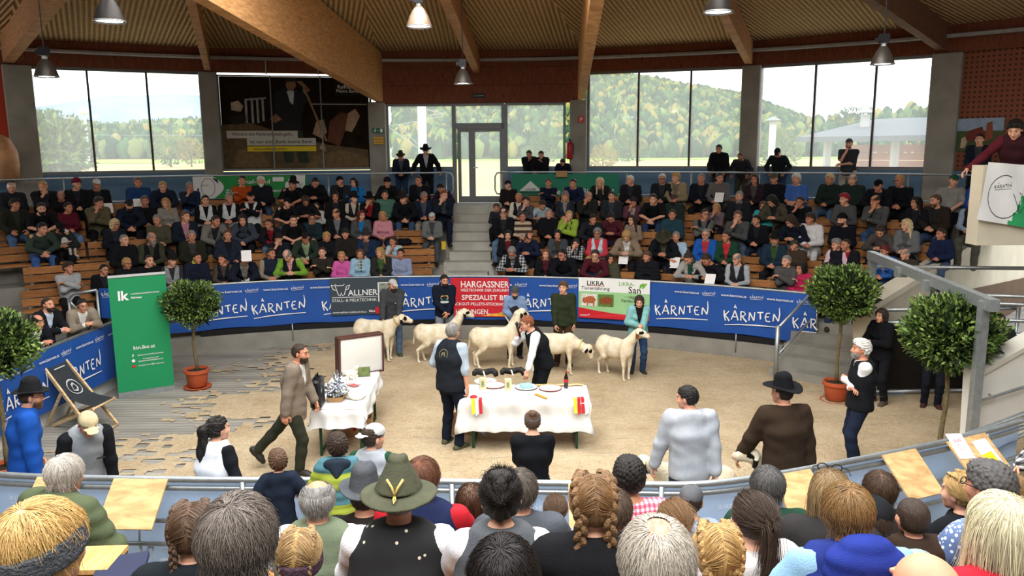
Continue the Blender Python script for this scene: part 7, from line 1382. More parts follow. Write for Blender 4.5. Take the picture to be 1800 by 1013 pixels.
for i, (px, py, lab) in enumerate(((853, 668, 'black leather bell strap behind the first beige box'), (902, 666, 'black leather bell strap with white stitching behind the second box'))):
    c = on2(px, py) + Vector((0, .02, .05)); t = thing('bell_strap', lab, 'strap', c, 'bell straps on the prize table'); mb = MB()
    mb.tube([c + Vector((.17 * math.cos(k * .35 + .1), .07 * math.sin(k * .35), .07 * math.sin(k * .35) + .03 * math.sin(k))) for k in range(10)], [.035, .045, .05, .045, .05, .05, .045, .05, .04, .03], 8); mb.build('strap', mat('191614', .6, 0, .2, 30, .4, 30), t, True); mb = MB(); mb.tube([c + Vector((-.03, -.05, .10)), c + Vector((.0, -.08, .02))], .012, 6); mb.build('stitching', mat('D8D2C4', .7, 0, .1), t)
c = on2(995, 682); t = thing('cola_bottle', 'small dark cola bottle with a red label on the prize table', 'bottle', c); mb = MB(); mb.lathe([(.001, 0), (.031, .0), (.033, .05), (.028, .09), (.033, .13), (.03, .16), (.014, .21), (.013, .245)], c, 14); mb.build('glass', mat('1C0E0B', .1, 0, 0, spec=.6, name='cola_glass'), t, True); mb = MB(); mb.lathe([(.0335, .09), (.034, .095), (.034, .13), (.0335, .135)], c, 14, cap=False); mb.build('label', mat('B31F24', .6, 0, 0), t, True); mb = MB(); mb.lathe([(.015, .24), (.016, .26), (.001, .262)], c, 12); mb.build('cap', mat('B31F24', .5, 0, 0), t)
def ribbon(lab, px, cols, kind):
    c = on2(px, 694); t = thing('rosette_ribbon', lab, 'ribbon', c, 'prize ribbons'); yb = 10.745
    if kind: 
        for i, col in enumerate(cols): mb = MB(); x = c.x - .05 + i * .052; vs = [(x, yb + .12, Z + .006), (x + .046, yb + .12, Z + .006), (x, yb, Z + .008), (x + .046, yb, Z + .008), (x + .01, yb - .05, Z - .19 - .02 * (i % 2)), (x + .055, yb - .05, Z - .18)]; mb.add(vs, [(0, 1, 3, 2), (2, 3, 5, 4)]); mb.build('band', mat(col, .5, 0, .05), t)
        mb = MB(); mb.lathe([(.001, .02), (.045, .016), (.055, .0)], (c.x - .02, yb + .12, Z + .01), 16); mb.build('rosette', mat(cols[-1], .5, 0, .1, 40), t)
ribbon('yellow and red prize ribbon hanging at the judge end of the table', 836, ['E8CF2A', 'E3E1D6', 'B5222B'], 1); ribbon('yellow, red and white prize ribbons hanging near the bottle', 1012, ['E8CF2A', 'B5222B', 'B5222B', 'E3E1D6'], 1)
t = thing('sash', 'orange, white and yellow sash laid along the back of the prize table', 'ribbon', (.5, 11.45, Z)); 
for i, col in enumerate(('D98A2A', 'E8E6DC', 'E3C93A')): mb = MB(); mb.add([(.25 + k * .1, 11.38 + i * .03 + .01 * math.sin(k * 2 + i), Z + .012 + .006 * math.sin(k * 3)) for k in range(9)] + [(.25 + k * .1, 11.41 + i * .03 + .01 * math.sin(k * 2 + i), Z + .012 + .006 * math.sin(k * 3)) for k in range(9)], [(k, k + 1, k + 10, k + 9) for k in range(8)]); mb.build('band', mat(col, .5, 0, .05), t)
t = thing('orange_ribbon', 'orange ribbon end beside the large dish', 'ribbon', (.45, 10.8, Z)); mb = MB(); mb.add([(.30, 10.98, Z + .01), (.34, 11.03, Z + .01), (.50, 10.80, Z + .01), (.46, 10.76, Z + .01)], [(0, 1, 2, 3)]); mb.build('band', mat('D98A2A', .5, 0, .05), t)
c = atz(858, 748, 0); t = thing('bucket', 'black plastic bucket under the prize table', 'bucket', c); mb = MB(); mb.lathe([(.10, 0), (.13, .24), (.14, .25), (.125, .25), (.095, .02), (.001, .02)], c, 20); mb.build('pail', BLACK, t, 40); tb(t, 'handle', GALV, [c + Vector((.13 * math.cos(k * .5236), -.02 - .05 * math.sin(k * .5236), .24 - .06 * math.sin(k * .5236))) for k in range(7)], .004, 5)
CARD = mat('B08A60', .85, 0, .08, 6, .1, 30, .1, 'cardboard')
def carton(lab, c, w_, d_, h, rz=0, fill=None):
    t = thing('carton', lab, 'box', c); M = Matrix.Rotation(rz, 3, 'Z')
    for x, y, a, b in ((0, -d_ / 2, w_, .006), (0, d_ / 2, w_, .006), (-w_ / 2, 0, .006, d_), (w_ / 2, 0, .006, d_)): q = M @ Vector((x, y, 0)); bx(t, 'side', CARD, (c[0] + q.x, c[1] + q.y, c[2] + h / 2), (a, b, h), rz)
    bx(t, 'base', CARD, (c[0], c[1], c[2] + .008), (w_, d_, .01), rz); return t
c = atz(800, 768, 0); carton('brown carton standing under the prize table behind the judge', (c.x + .1, c.y + .15, 0), .32, .3, .28)
c = atz(628, 768, 0); t = carton('open brown carton with red tape and bottles by the gift table', (c.x, c.y + .1, 0), .42, .34, .30, .1); bx(t, 'tape', mat('B02A2A', .5, 0, 0), (c.x - .02, c.y - .075, .18), (.05, .01, .12), .1)
for i in range(6): tt = thing('bottle', ['first', 'second', 'third'][i % 3] + (' front' if i < 3 else ' rear') + ' dark bottle in the open carton by the gift table', 'bottle', (c.x - .13 + .12 * (i % 3), c.y + .03 + .14 * (i // 3), .02), 'bottles in the open carton'); mb = MB(); b = Vector(tt['_o']); mb.lathe([(.001, 0), (.036, 0), (.036, .18), (.014, .24), (.014, .31)], b, 12); mb.build('glass', mat('16130F', .15, 0, 0, spec=.5), tt, True); mb = MB(); mb.lathe([(.0365, .06), (.0365, .14)], b, 12, cap=False); mb.build('label', mat('C9BFA4', .7, 0, .1), tt)
c = atz(735, 742, 0); t = thing('cup', 'white paper cup standing under the prize table', 'cup', (-.45, 11.4, 0)); mb = MB(); mb.lathe([(.03, 0), (.042, .11), (.038, .11), (.028, .01), (.001, .01)], (-.45, 11.4, 0), 14); mb.build('wall', WHITE, t, True)
# gifts on the second table
on1 = lambda px, py: atz(px, py, Z)
a, b = on1(604, 662), on1(668, 652); t = thing('bedding_bag', 'brown edged clear bag of white bedding standing on the gift table', 'bag', (a + b) / 2); d = (b - a).normalized(); nb_ = Vector((-d.y, d.x, 0)); Hh = .58; up = Vector((0, .12, .98)).normalized()
ctr = (a + b) / 2 + nb_ * .09 + up * Hh / 2; Mx = Matrix((d, nb_, up)).transposed(); mb = MB(); mb.box(ctr, ((b - a).length + .10, .17, Hh), Mx, 0, .04); mb.build('bedding', mat('E2DCC8', .5, 0, .06, 6, .3, 8), t, True)
for x, z, sx, sz in ((-.5, 0, .03, 1), (.5, 0, .03, 1), (0, .5, 1, .03), (0, -.5, 1, .03)): mb = MB(); W_ = (b - a).length + .11; mb.box(ctr + d * x * W_ + up * z * Hh, (.035 if sx < 1 else W_ + .03, .185, .035 if sz < 1 else Hh + .03), Mx, 0, .006); mb.build('edging', mat('4A2C22', .6, 0, .1), t)
mb = MB(); mb.box(ctr - nb_ * .088, ((b - a).length + .08, .004, Hh - .02), Mx); m = bpy.data.materials.new('clear_film'); m.use_nodes = True; nt_ = m.node_tree; p_ = nt_.nodes['Principled BSDF']; p_.inputs['Roughness'].default_value = .12; p_.inputs['Alpha'].default_value = .28; mb.build('film', m, t)
c = on1(618, 668); t = thing('toy_lamb', 'white toy lamb standing before the bedding bag', 'toy', c); S_ = SDF(); q = A_(c.x, c.y, c.z); S_.ec(q + A_(.05, 0, .11), q + A_(-.05, 0, .11), (.045, .05), (.045, .05), (0, 1, 0), .02).rc(q + A_(.05, 0, .13), q + A_(.075, -.01, .19), .035, .03).el(q + A_(.09, -.015, .205), (.035, .028, .03)).rc(q + A_(.085, -.04, .21), q + A_(.075, -.06, .19), .012, .01).rc(q + A_(.085, .01, .22), q + A_(.07, .03, .2), .012, .01)
for sx in (-.05, .04):
    for sy in (-.025, .025): S_.rc(q + A_(sx, sy, .09), q + A_(sx, sy, .012), .02, .018)
v, f_ = S_.mesh(.008); link_mesh('body', np_mesh('body', v - q, f_, mat('E9E1CC', .95, 0, .08, 30, .5, 60)), t)
c = on1(640, 663); t = thing('book', 'greenish picture book leaning behind the toy lamb', 'book', c); bx(t, 'cover', mat('6E7A48', .6, 0, .4, 14), c + Vector((.0, .02, .08)), (.19, .02, .15), .15); bx(t, 'pages', WHITE, c + Vector((0, .035, .08)), (.18, .012, .14), .15)
for i, (px, py) in enumerate(((617, 676), (628, 675), (622, 679))): c = on1(px, py); o = bx(None, 'leaflet', mat(('C9A09A', 'B9C0C4', 'A85A5A')[i], .6, 0, .3, 30), (0, 0, 0), (.11, .15, .003), .4 * i, loc=None); o.location = (c.x, c.y, Z + .004 + .004 * i); tag(o, ['pinkish leaflet lying by the toy lamb', 'grey-blue leaflet lying by the toy lamb', 'reddish leaflet topmost by the toy lamb'][i], 'leaflet')
c = on1(592, 704); t = thing('gift_basket', 'gift tray wrapped in crinkled silver foil with a bow', 'gift', c); mb = MB(); mb.lathe([(.12, 0), (.15, .075), (.145, .075), (.115, .01), (.001, .01)], c, 4, Matrix.Rotation(.8, 3, 'Z'), sx=1.1); mb.build('tray', CARD, t)
rg = np.random.RandomState(2); bm_ = bmesh.new(); bmesh.ops.create_icosphere(bm_, subdivisions=4, radius=1)
for v in bm_.verts: k = 1 + .16 * rg.randn(); v.co = Vector((v.co.x * .15 * k, v.co.y * .13 * k, .16 + v.co.z * .11 * k))
me = bpy.data.meshes.new('foil'); bm_.to_mesh(me); bm_.free(); me.materials.append(mat('C9CDD2', .18, .9, .1, 30, name='silver_foil')); link_mesh('foil', me, t)
mb = MB()
for k in range(16): a_ = k * .7; r = .05 + .05 * rg.rand(); e = Vector((r * math.cos(a_), r * math.sin(a_), .30 + .12 * rg.rand())); mb.add([c + Vector((0, 0, .24)), c + e + Vector((.02, 0, 0)), c + e + Vector((-.01, .02, .02))], [(0, 1, 2)])
mb.build('bow', mat('D9DCE0', .15, .9, .1, 30, name='silver_foil'), t)
c = on1(622, 697); S_ = SDF(); q = A_(c.x, c.y, c.z); [S_.el(q + A_(.07 * math.cos(k * 2.1), .11 * math.sin(k * 1.7), .03), (.10, .11, .045), None, .03) for k in range(6)]; S_.fn(lambda V, X, Y, ZZ: V + .008 * np.sin(X * 130) * np.sin(Y * 120) * np.sin(ZZ * 110)); v, f_ = S_.mesh(.011); o = link_mesh('sheepskin', np_mesh('sheepskin', v - q, f_, mat('E6DFCE', .95, 0, .08, 30, .5, 60)), None, c); tag(o, 'folded white sheepskin lying beside the foil wrapped tray', 'sheepskin')
c = on1(559, 714); t = thing('black_case', 'upright black case at the edge of the gift table', 'case', c); mb = MB(); mb.box(c + Vector((0, 0, .20)), (.15, .34, .40), Matrix.Rotation(.05, 3, 'Z'), 0, .03); mb.build('shell', mat('16171A', .45, 0, .15, 9), t, 40); tb(t, 'handle', BLACK, [c + Vector((0, -.07, .40)), c + Vector((0, -.06, .45)), c + Vector((0, .06, .45)), c + Vector((0, .07, .40))], .012); bx(t, 'clasp', GALV, c + Vector((.078, -.1, .25)), (.01, .04, .05))

# ================================================================ near fence of the ring, seen from behind
FP = [(-6.6, 7.7), (-5.6, 7.05), (-4.56, 6.69), (-2.9, 6.56), (-1.29, 6.51), (.86, 6.40), (1.78, 6.42), (3.1, 6.88), (4.39, 7.43), (5.33, 7.94), (6.4, 8.7)]
def fence_pt(s, off=0, z=0):
    s = max(0, min(.9999, s)) * (len(FP) - 3) + 1; i = int(s); t = s - i; p0, p1, p2, p3 = [Vector((*FP[min(max(j, 0), len(FP) - 1)], 0)) for j in (i - 1, i, i + 1, i + 2)]
    p = .5 * ((2 * p1) + (p2 - p0) * t + (2 * p0 - 5 * p1 + 4 * p2 - p3) * t * t + (3 * p1 - p0 - 3 * p2 + p3) * t ** 3); d = .5 * ((p2 - p0) + 2 * t * (2 * p0 - 5 * p1 + 4 * p2 - p3) + 3 * t * t * (3 * p1 - p0 - 3 * p2 + p3)); d.normalize(); return p + Vector((-d.y, d.x, 0)) * off + Vector((0, 0, z))
t = thing('near_fence', 'galvanised tube fence between the near spectators and the ring', 'fence', fence_pt(.5)); N_ = 60
for z, r in ((1.43, .030), (1.35, .026), (1.04, .022), (.82, .022)): tb(t, 'rail', GALV, [fence_pt(k / N_, 0, z) for k in range(N_ + 1)], r)
for k in range(8): tb(t, 'post', GALV, [fence_pt((k + .35) / 8, -.01, .0), fence_pt((k + .35) / 8, -.01, 1.42)], .027)
p = aty(1616, 784, 7.5); t2 = thing('gate_post', 'short galvanised post with two rails at the bend of the near fence', 'post', (p.x, p.y, 0)); tb(t2, 'post', GALV, [(p.x, p.y, 0), p], .045); tb(t2, 'rail', GALV, [aty(1618, 796, 7.5), aty(1815, 722, 8.6)], .03); tb(t2, 'rail', GALV, [aty(1730, 795, 7.7), aty(1815, 757, 8.2)], .026)
t = thing('fence_banner', 'pale blue reverse side of the banner hung on the near fence, lettering mirrored', 'banner', fence_pt(.5, .06)); mb = MB(); vs = []
for k in range(N_ * 2 + 1): s = k / N_ / 2; vs += [fence_pt(s, .045 + .012 * math.sin(k * .9), .30), fence_pt(s, .05 + .012 * math.sin(k * .7 + 1), .85), fence_pt(s, .04, 1.44)]
mb.add(vs, [(k * 3 + j, k * 3 + 3 + j, k * 3 + 4 + j, k * 3 + 1 + j) for k in range(N_ * 2) for j in range(2)]); m = mat('9DBCE2', .6, 0, .16, 3, .1, 8, .3, 'banner_back'); nt_ = m.node_tree; tl_ = nt_.nodes.new('ShaderNodeBsdfTranslucent'); tl_.inputs[0].default_value = (*lin('B4CDEE'), 1); mx_ = nt_.nodes.new('ShaderNodeMixShader'); mx_.inputs[0].default_value = .55; nt_.links.new(nt_.nodes['Principled BSDF'].outputs[0], mx_.inputs[1]); nt_.links.new(tl_.outputs[0], mx_.inputs[2]); nt_.links.new(mx_.outputs[0], nt_.nodes['Material Output'].inputs[0]); mb.build('cloth', m, t, True)
FL = 14.0; SF = lambda u, v: fence_pt(u / FL, .022, v); PW = mat('DCE6F2', .7, 0, .1, 9)
mb = MB(); [(write(mb, SF, 'www.kaernten.at', u, 1.20, width=.55, mirror=True), brush_word(mb, SF, u + .55, 1.2, .28, mirror=True)) for u in (1.4, 2.6, 3.9, 5.2, 6.4, 7.7, 9.0, 10.2)]; o = mb.build('small_lettering', PW, t); o['label'] = 'mirrored web address showing through'
for u in (1.9, 3.6, 5.3, 7.0, 8.7, 10.3): mb = MB(); brush_word(mb, SF, u, .72, 1.15, mirror=True); mb.build('lettering', PW, t)
PLY = wood('D2AE7C', (1, 3, 3), False, .65, 'plywood')
def desk(lab, px, py, wd, extra=None):
    best = min(range(401), key=lambda k: abs((lambda q: (q - CAMV).dot(Vector((0, _c, -_s))) and 900 + FPX * q.x / (q - CAMV).dot(Vector((0, _c, -_s))))(fence_pt(k / 400, 0, 1.42)) - px)); s = best / 400; a = fence_pt(s, -.03, 1.44); dn = (fence_pt(s, -1) - fence_pt(s, 0)); al = Vector((-dn.y, dn.x, 0)) * -1
    t = thing('writing_board', lab, 'board', a, 'plywood writing boards on the near fence'); sl = (dn * .34 + Vector((0, 0, -.30))); M = Matrix((al, sl.normalized(), al.cross(sl.normalized()))).transposed(); mb = MB(); mb.box(a + sl * .5, (wd, sl.length, .018), M); mb.build('board', PLY, t); bx(t, 'bracket', GALV, a + sl * .5 + Vector((0, 0, -.12)) - dn * .1, (.03, .3, .02)); return a, al, sl, M
desk('plywood writing board before the white-haired man in green', 105, 842, .40); desk('large empty plywood writing board on the fence', 248, 847, .48); desk('plywood writing board beside the woman with two thick braids', 1030, 868, .3); desk('plywood board behind the grey-haired person in black hood', 1385, 853, .42); desk('tilted plywood board beside the brown-haired boy', 1573, 828, .42); a, al, sl, M = desk('plywood board with yellow form and paper', 1690, 800, .56)
for lab, u, v, w_, h_, col, rz in (('sheet of paper with printed lines on the board', -.12, .5, .2, .34, 'E4E4E8', 0), ('yellow form lying on the white sheet', -.10, .66, .15, .2, 'E8D92A', .1), ('white leaflet with red writing held over the board', .16, .16, .2, .27, 'F0F0EE', -.15)):
    mb = MB(); mb.box((0, 0, 0), (w_, h_, .004), M @ Matrix.Rotation(rz, 3, 'Z')); o = mb.build('paper_sheet', mat(col, .7, 0, .03), None); o.location = a + al * u + sl * v + M @ Vector((0, 0, .012 + .006 * (w_ < .2) )); tag(o, lab, 'paper')
    if 'red writing' in lab: mb = MB(); write(mb, lambda x, y: M @ Vector((x, -y, .004)), 'OLSO', 0, .06, width=.11, bold=.01); stroke(mb, lambda x, y: M @ Vector((x, -y, .004)), [(.02 + .028 * math.cos(k * .6283), -.01 + .03 * math.sin(k * .6283)) for k in range(11)], .004); q = mb.build('lettering', mat('A83040', .7, 0, 0), None); q.parent = o
c = aty(150, 985, 3.9); t = thing('wooden_box', 'small open wooden box with a dark blue folder beside it', 'box', c)
for z in (0, -.09): bx(t, 'board', wood('C9A268', (6, 1, 1), False), c + Vector((0, 0, z)), (.34, .26, .025), .05)
o = bx(None, 'folder', mat('1C2340', .5, 0, .05), (0, 0, 0), (.24, .3, .03), .3, .004, loc=None); o.location = aty(212, 1003, 3.8); tag(o, 'dark blue folder lying beside the wooden box', 'folder')
# ================================================================ people in the ring, on the walkway and round the edge
def st(px, py, Y, rz, P, L, lab, fz=0., R=None, H=None, res=(.018, .0075, .006), emb=None, **kw):
    P = dict(P); fig = Fig(P); p = onR(px, py, R) if R else aty(px, py, Y); top = fig.hc[2] + .112 * fig.hs + (.035 if L.get('hat') else .012)
    sc = H if H else (p.z - fz) / top; q = rotm(rz) @ (fig.hc * sc); loc = (p.x - q[0], p.y - q[1], fz if not H else p.z - H * top)
    o = person(fig, ('st', lab), L, loc, rz, sc, lab, None, h=res[0], hh=res[1], hd=res[2], hg=.007, **kw)
    if emb: emblem(o, fig, *emb)
    return o, fig, sc
def emblem(o, fig, kind, col, off, u, v, sz):                              # print on chest (sign +1) or back (-1)
    bs = fig.fw * (1 if off > 0 else -1); rt = fig.rt * (1 if off > 0 else -1); base = fig.chest + fig.u2 * u + rt * v; d0 = abs(off)
    Sx = lambda x, y: Vector(tuple(base + rt * x + fig.u2 * y + bs * (d0 - 1.6 * x * x - .25 * max(0, y)))); mb = MB()
    if kind == 'ring': stroke(mb, Sx, [(sz * math.cos(k * .3491), sz * math.sin(k * .3491)) for k in range(19)], sz * .14); stroke(mb, Sx, [(-sz * .4, -sz * .5), (-sz * .2, sz * .3), (sz * .2, sz * .4), (sz * .4, -sz * .4)], sz * .25); stroke(mb, Sx, [(-sz * .5, 0), (sz * .45, .0)], sz * .2)
    elif kind == 'word': brush_word(mb, Sx, 0, sz * .1, sz * 1.5); stroke(mb, Sx, [(sz * 1.05 * math.cos(k * .3), sz * .7 * math.sin(k * .3)) for k in range(21)], sz * .04); stroke(mb, Sx, [(sz * .5, sz * .75), (sz * .8, sz * .55), (sz * .95, sz * .2)], [.01, sz * .25, .01])
    elif kind == 'sun':
        for i, c in enumerate(('E2B95A', 'D9743C', '7FA88C', '4E8A8A')): m2 = MB(); rect(m2, Sx, -sz * (1 - .12 * abs(i - 1.5)), sz * (.6 - .3 * i), sz * (1 - .12 * abs(i - 1.5)), sz * (.85 - .3 * i)); q = link_mesh('print', m2.mesh('print', mat(c, .8, 0, 0)), o)
        S2 = lambda x, y: Sx(x, y) + Vector(tuple(bs * .003)); stroke(mb, S2, [(0, -sz * .3), (0, sz * .2), (.005, sz * .6)], [sz * .7, sz * .6, sz * .25])
        m2 = MB(); [stroke(m2, Sx, [(-sz, y), (sz, y)], .018) for y in (-sz * .62, -sz * .92)]; link_mesh('print', m2.mesh('print', WHITE), o)
    else: stroke(mb, Sx, [(-sz, 0), (sz, 0)], sz * .5)
    link_mesh('print', mb.mesh('print', mat(col, .8, 0, 0)), o)
STD = dict(lean=2, hunch=6)
J = '4A6488'; JD = '22304A'; BK = '17181B'
st(690, 489, 15.95, .15, dict(lean=9, hunch=10, handR=(-.22, -.32, .80), handL=(.10, -.36, .82), hpitch=10, hyaw=25), dict(skin=1, tops=[('cl', '3E4043')], pants='5C7490', shoes='3A4A2A', hat=('cap', 'B4B2AC'), hair=('crop', 'br'), beard=('beard', 'br')), 'man in grey cap and dark grey jacket bending over first sheep', emb=('bar', 'D8D8D8', .16, -.0, .08, .03))
st(781, 483, 16.2, .15, dict(lean=2, hunch=8, handR=(-.02, -.24, .98), handL=(.05, -.26, .94), hyaw=14, hpitch=8), dict(skin=0, tops=[('hd', '141B28')], pants='7C838A', hair=('short', 'dk'), beard=('beard', 'dk')), 'bearded man in a black hoodie with a coloured chest print', emb=('sun', '1B2630', .165, -.01, 0, .085))
st(905, 503, 15.75, .05, dict(lean=6, hunch=12, handR=(-.05, -.26, 1.0), handL=(.07, -.28, 1.05), hpitch=16), dict(skin=1, tops=[('cl', '7C92B4', dict(name='shirt', e=.022))], pants='15161A', hat=('beanie', '4A4C4E'), hair=('crop', 'br'), beard=('beard', 'br')), 'man in grey beanie and light blue shirt holding black hat')
st(990, 495, 15.25, .05, dict(lean=2, hunch=6, handR=(-.17, -.16, .78), handL=(.22, -.12, .76), hyaw=-22), dict(skin=3, tops=[('sw', '2C3322', dict(e=.024))], pants='3E2E1E', shoes='3A2A1E', boot=.45, hair=('full', 'lb')), 'young man in olive sweater and boots holding grazing sheep', emb=('bar', '6A7A5A', .15, -.02, 0, .03))
st(1124, 520, 14.6, .0, dict(sex='f', lean=5, hunch=8, handR=(-.06, -.28, 1.10), handL=(-.02, -.36, .80), hpitch=18, hyaw=-10), dict(skin=3, tops=[('in', '17181C'), ('jk', '7DB0AE', dict(name='cardigan'))], pants='2E4668', shoes='2C2A2A', boot=.4, hair=('long', 'br')), 'dark-haired woman in mint cardigan and jeans stroking last sheep')
MICMAN = st(926, 555, 12.15, -PI / 2 + .25, dict(lean=17, hunch=10, handL=(.34, -.36, .83), handR=(-.04, -.36, 1.42), hdirR=(.2, .5, .8), palmR=(0, 1, .2), curlR=1.3, hpitch=2, hfollow=.4), dict(skin=1, tops=[('sw', 'E4E4E4', dict(name='shirt', e=.014)), ('vs', '15171B', dict(openv=(-.10, .05)))], pants='16181D', hair=('short', 'au'), glasses=True), 'announcer in white shirt and black waistcoat speaking into microphone')
o, fig, sc_ = MICMAN; h = o.matrix_basis @ Vector(tuple(fig.arm['R'][2] + A_(0, -.05, .06))); t = thing('microphone', 'black hand microphone held at mouth by the announcer', 'microphone', h); tb(t, 'handle', BLACK, [h + Vector((.05, 0, -.16)), h + Vector((-.0, 0, .03))], [.014, .02], 10); mb = MB(); mb.lathe([(.001, .0), (.026, .02), (.028, .045), (.001, .075)], h + Vector((0, 0, .02)), 12); mb.build('head', mat('3A3A3C', .5, .6, .3, 200), t, True)
st(796, 567, 11.05, PI - .55, dict(lean=0, hunch=10, handR=(-.24, -.05, .80), handL=(.22, -.18, .95), footL=(.13, -.05, .085), footR=(-.15, .05, .085), hyaw=4), dict(skin=1, tops=[('sh', 'A9B7C4', dict(sleeve=.62, e=.022)), ('vc', '1E2228', dict(e=.036))], pants='161C28', shoes='4A4A34', hair=('short', 'gr'), glasses=True), 'grey-haired judge in dark waistcoat seen from behind at table', emb=('ring', '6E6A4A', -.165, .06, 0, .065))
st(527, 604, 10.05, PI / 2 - .1, dict(lean=4, hunch=8, handR=(-.27, .02, .80), handL=(.2, -.2, .9), footL=(.09, .55, .26), tiltL=.9, footR=(-.08, -.06, .085), kneeL=(.1, -1, -.3), hpitch=4), dict(skin=0, tops=[('in', 'D9D9D6'), ('ct', '7A6E62', dict(name='jacket', hem=-.20))], pants='2E3026', shoes='2A2622', hair=('crop', 'br'), beard=('beard', 'br')), 'striding man in grey-brown traditional jacket beside gift table')
o, fig, _s1 = st(936, 718, 7.72, PI, dict(sex='f', wide=1.12, lean=2, hunch=8, handL=(-.06, -.25, 1.08), handR=(.06, -.23, 1.04)), dict(skin=3, tops=[('ts', '131417', dict(sleeve=.40)), ], pants='16171B', hair=('bun', 'lb'), hat=('band', '55565A')), 'woman in black T-shirt with grey headband, seen from behind')
st(1208, 678, 7.95, PI - .05, dict(lean=3, hunch=8, handL=(.34, -.12, .84), handR=(-.24, .12, .80), hyaw=58, hpitch=6, wide=1.08), dict(skin=1, tops=[('hd', 'A3A7AC', dict(e=.03))], pants='263650', hair=('short', 'dk')), 'man in a pale grey-blue hoodie holding a sheep at fence')
st(1376, 664, 7.95, PI + .1, dict(lean=2, hunch=8, handL=(.36, -.24, .86), handR=(-.26, .02, .8), hyaw=30), dict(skin=1, tops=[('ct', '35291F', dict(hem=-.22, e=.036, name='jacket'))], pants=JD, hair=('crop', 'br'), hat=('hatw', '17171A')), 'man in wide black hat and dark brown jacket, seen from behind')
st(1514, 597, 10.05, -PI / 2 - .15, dict(lean=-2, hunch=6, handL=(-.13, -.19, 1.17), handR=(.12, -.17, 1.12), hdirL=(-.8, .5, .2), hdirR=(.8, .5, 0), hpitch=-4, footL=(.12, -.05, .085), footR=(-.12, .04, .085)), dict(skin=0, tops=[('sw', 'E2E2E4', dict(name='shirt', e=.014)), ('vs', '17191D', dict(openv=(-.14, .05)))], pants='1C2436', hair=('full', 'wh'), beard=('beard', 'gr')), 'white-haired man in black waistcoat with folded arms')
st(1550, 543, 12.75, -PI / 2 + .5, dict(sex='f', lean=2, hunch=6, handL=(.02, -.30, 1.15), handR=(-.08, -.32, 1.15)), dict(skin=3, tops=[('cl', '131418')], pants='17181C', shoes='4A3E32', boot=.3, hair=('bob', 'br')), 'woman in black jacket holding a phone by the gate')
st(1650, 560, 12.5, -.4, dict(lean=3, handL=(.1, -.26, 1.05), handR=(-.30, -.24, 1.18)), dict(skin=0, tops=[('cl', '16171A')], pants='1A1D26', shoes='42221E', boot=.75, hair=('short', 'br')), 'person in dark jacket and brown boots hidden by the round tree')
st(1757, 552, 12.3, -.9, dict(lean=4), dict(skin=0, tops=[('cl', '20241F')], pants=BK, hair=('short', 'dk')), 'dark-haired man in green-black jacket behind the rails')
st(1742, 602, 9.95, -PI / 2 + .2, dict(lean=18, hunch=12, handL=(.05, -.36, 1.18), handR=(-.05, -.34, 1.2), hpitch=4), dict(skin=3, tops=[('sw', 'A2A284', dict(name='shirt', e=.014)), ('vc', '26292C')], pants=BK, hair=('short', 'sb')), 'fair-haired man in dark vest leaning on the white wall', fz=-.15)
st(52, 672, 8.1, PI / 2 + .55, dict(lean=3, hunch=8, handR=(-.25, -.08, .84), hpitch=4, wide=1.05), dict(skin=1, tops=[('cl', '1B4C9C', dict(e=.03))], pants='181A20', hair=('crop', 'br'), hat=('hat', '1D1E20'), beard=('beard', 'lb'), glasses=True), 'bearded man in blue jacket and black hat by side banner', emb=('ring', 'C9CED4', -.165, .06, -.02, .07))
st(152, 720, 7.55, .75, dict(lean=16, hunch=14, handR=(-.22, -.18, .84), handL=(.20, -.22, .80), hpitch=26), dict(skin=0, tops=[('sw', '16171A', dict(name='shirt')), ('vc', '8E9296')], pants='2A2C30', hair=('crop', 'gr'), hat=('cap', 'C2B28C'), glasses=True), 'man in beige cap and grey fleece vest looking down', emb=('bar', '3A3A3C', .20, .02, .09, .04))
PW19 = st(382, 732, 7.25, PI - .5, dict(sex='f', lean=0, hyaw=-12, handR=(-.3, -.12, .95), handL=(.2, -.25, 1.0)), dict(skin=3, tops=[('sw', '141519', dict(name='shirt', e=.012)), ('vc', 'DFE1E6')], pants='1B1C20', hair=('ponyl', 'dk')), 'woman with long dark ponytail in a white padded vest', emb=('word', '2A2A2C', -.15, -.06, .03, .10))
st(655, 742, 7.15, PI - .1, dict(sex='c', head=1.1, wide=1.1, handL=(.2, -.2, .95), handR=(-.2, -.2, .95), hyaw=-40), dict(skin=3, tops=[('sw', '1E4230', dict(name='shirt', e=.012)), ('vc', '9DA1A6')], pants='22252C', hair=('bald', 'br'), hat=('cap', 'BDBDB9', 1)), 'boy in backward grey cap and grey vest with printed back', emb=('word', '1E1E20', -.13, -.08, 0, .11))
o, f21, s21 = st(592, 763, 6.2, PI + .1, dict(sex='c', head=1.15, lean=10, handL=(.22, -.26, .95), handR=(-.22, -.26, .95), hyaw=16), dict(skin=3, tops=[('pf', plaid('8C9A2E', '8C9A2E', '3F6E78', 3.3, (2, 2)))], pants='22252C', hair=('full', 'br'), glasses=True), 'boy in green and teal striped puffer jacket at the fence', fz=.62)
key = ('hood21', 'hood'); Z = SDF(); a = f21.nb - f21.fw * .105 - f21.u2 * .03; Z.ec(a + f21.u2 * .02, a - f21.u2 * .12 - f21.fw * .02, (.125, .05), (.03, .03), f21.rt, .03); Z.rc(a - f21.rt * .09 + f21.fw * .03, a + f21.rt * .09 + f21.fw * .03, .05, .05, .03); v, q = Z.mesh(.012); obj_part(o, 'hood', np_mesh('hood', v, q, PLACE), cloth('26303C'))
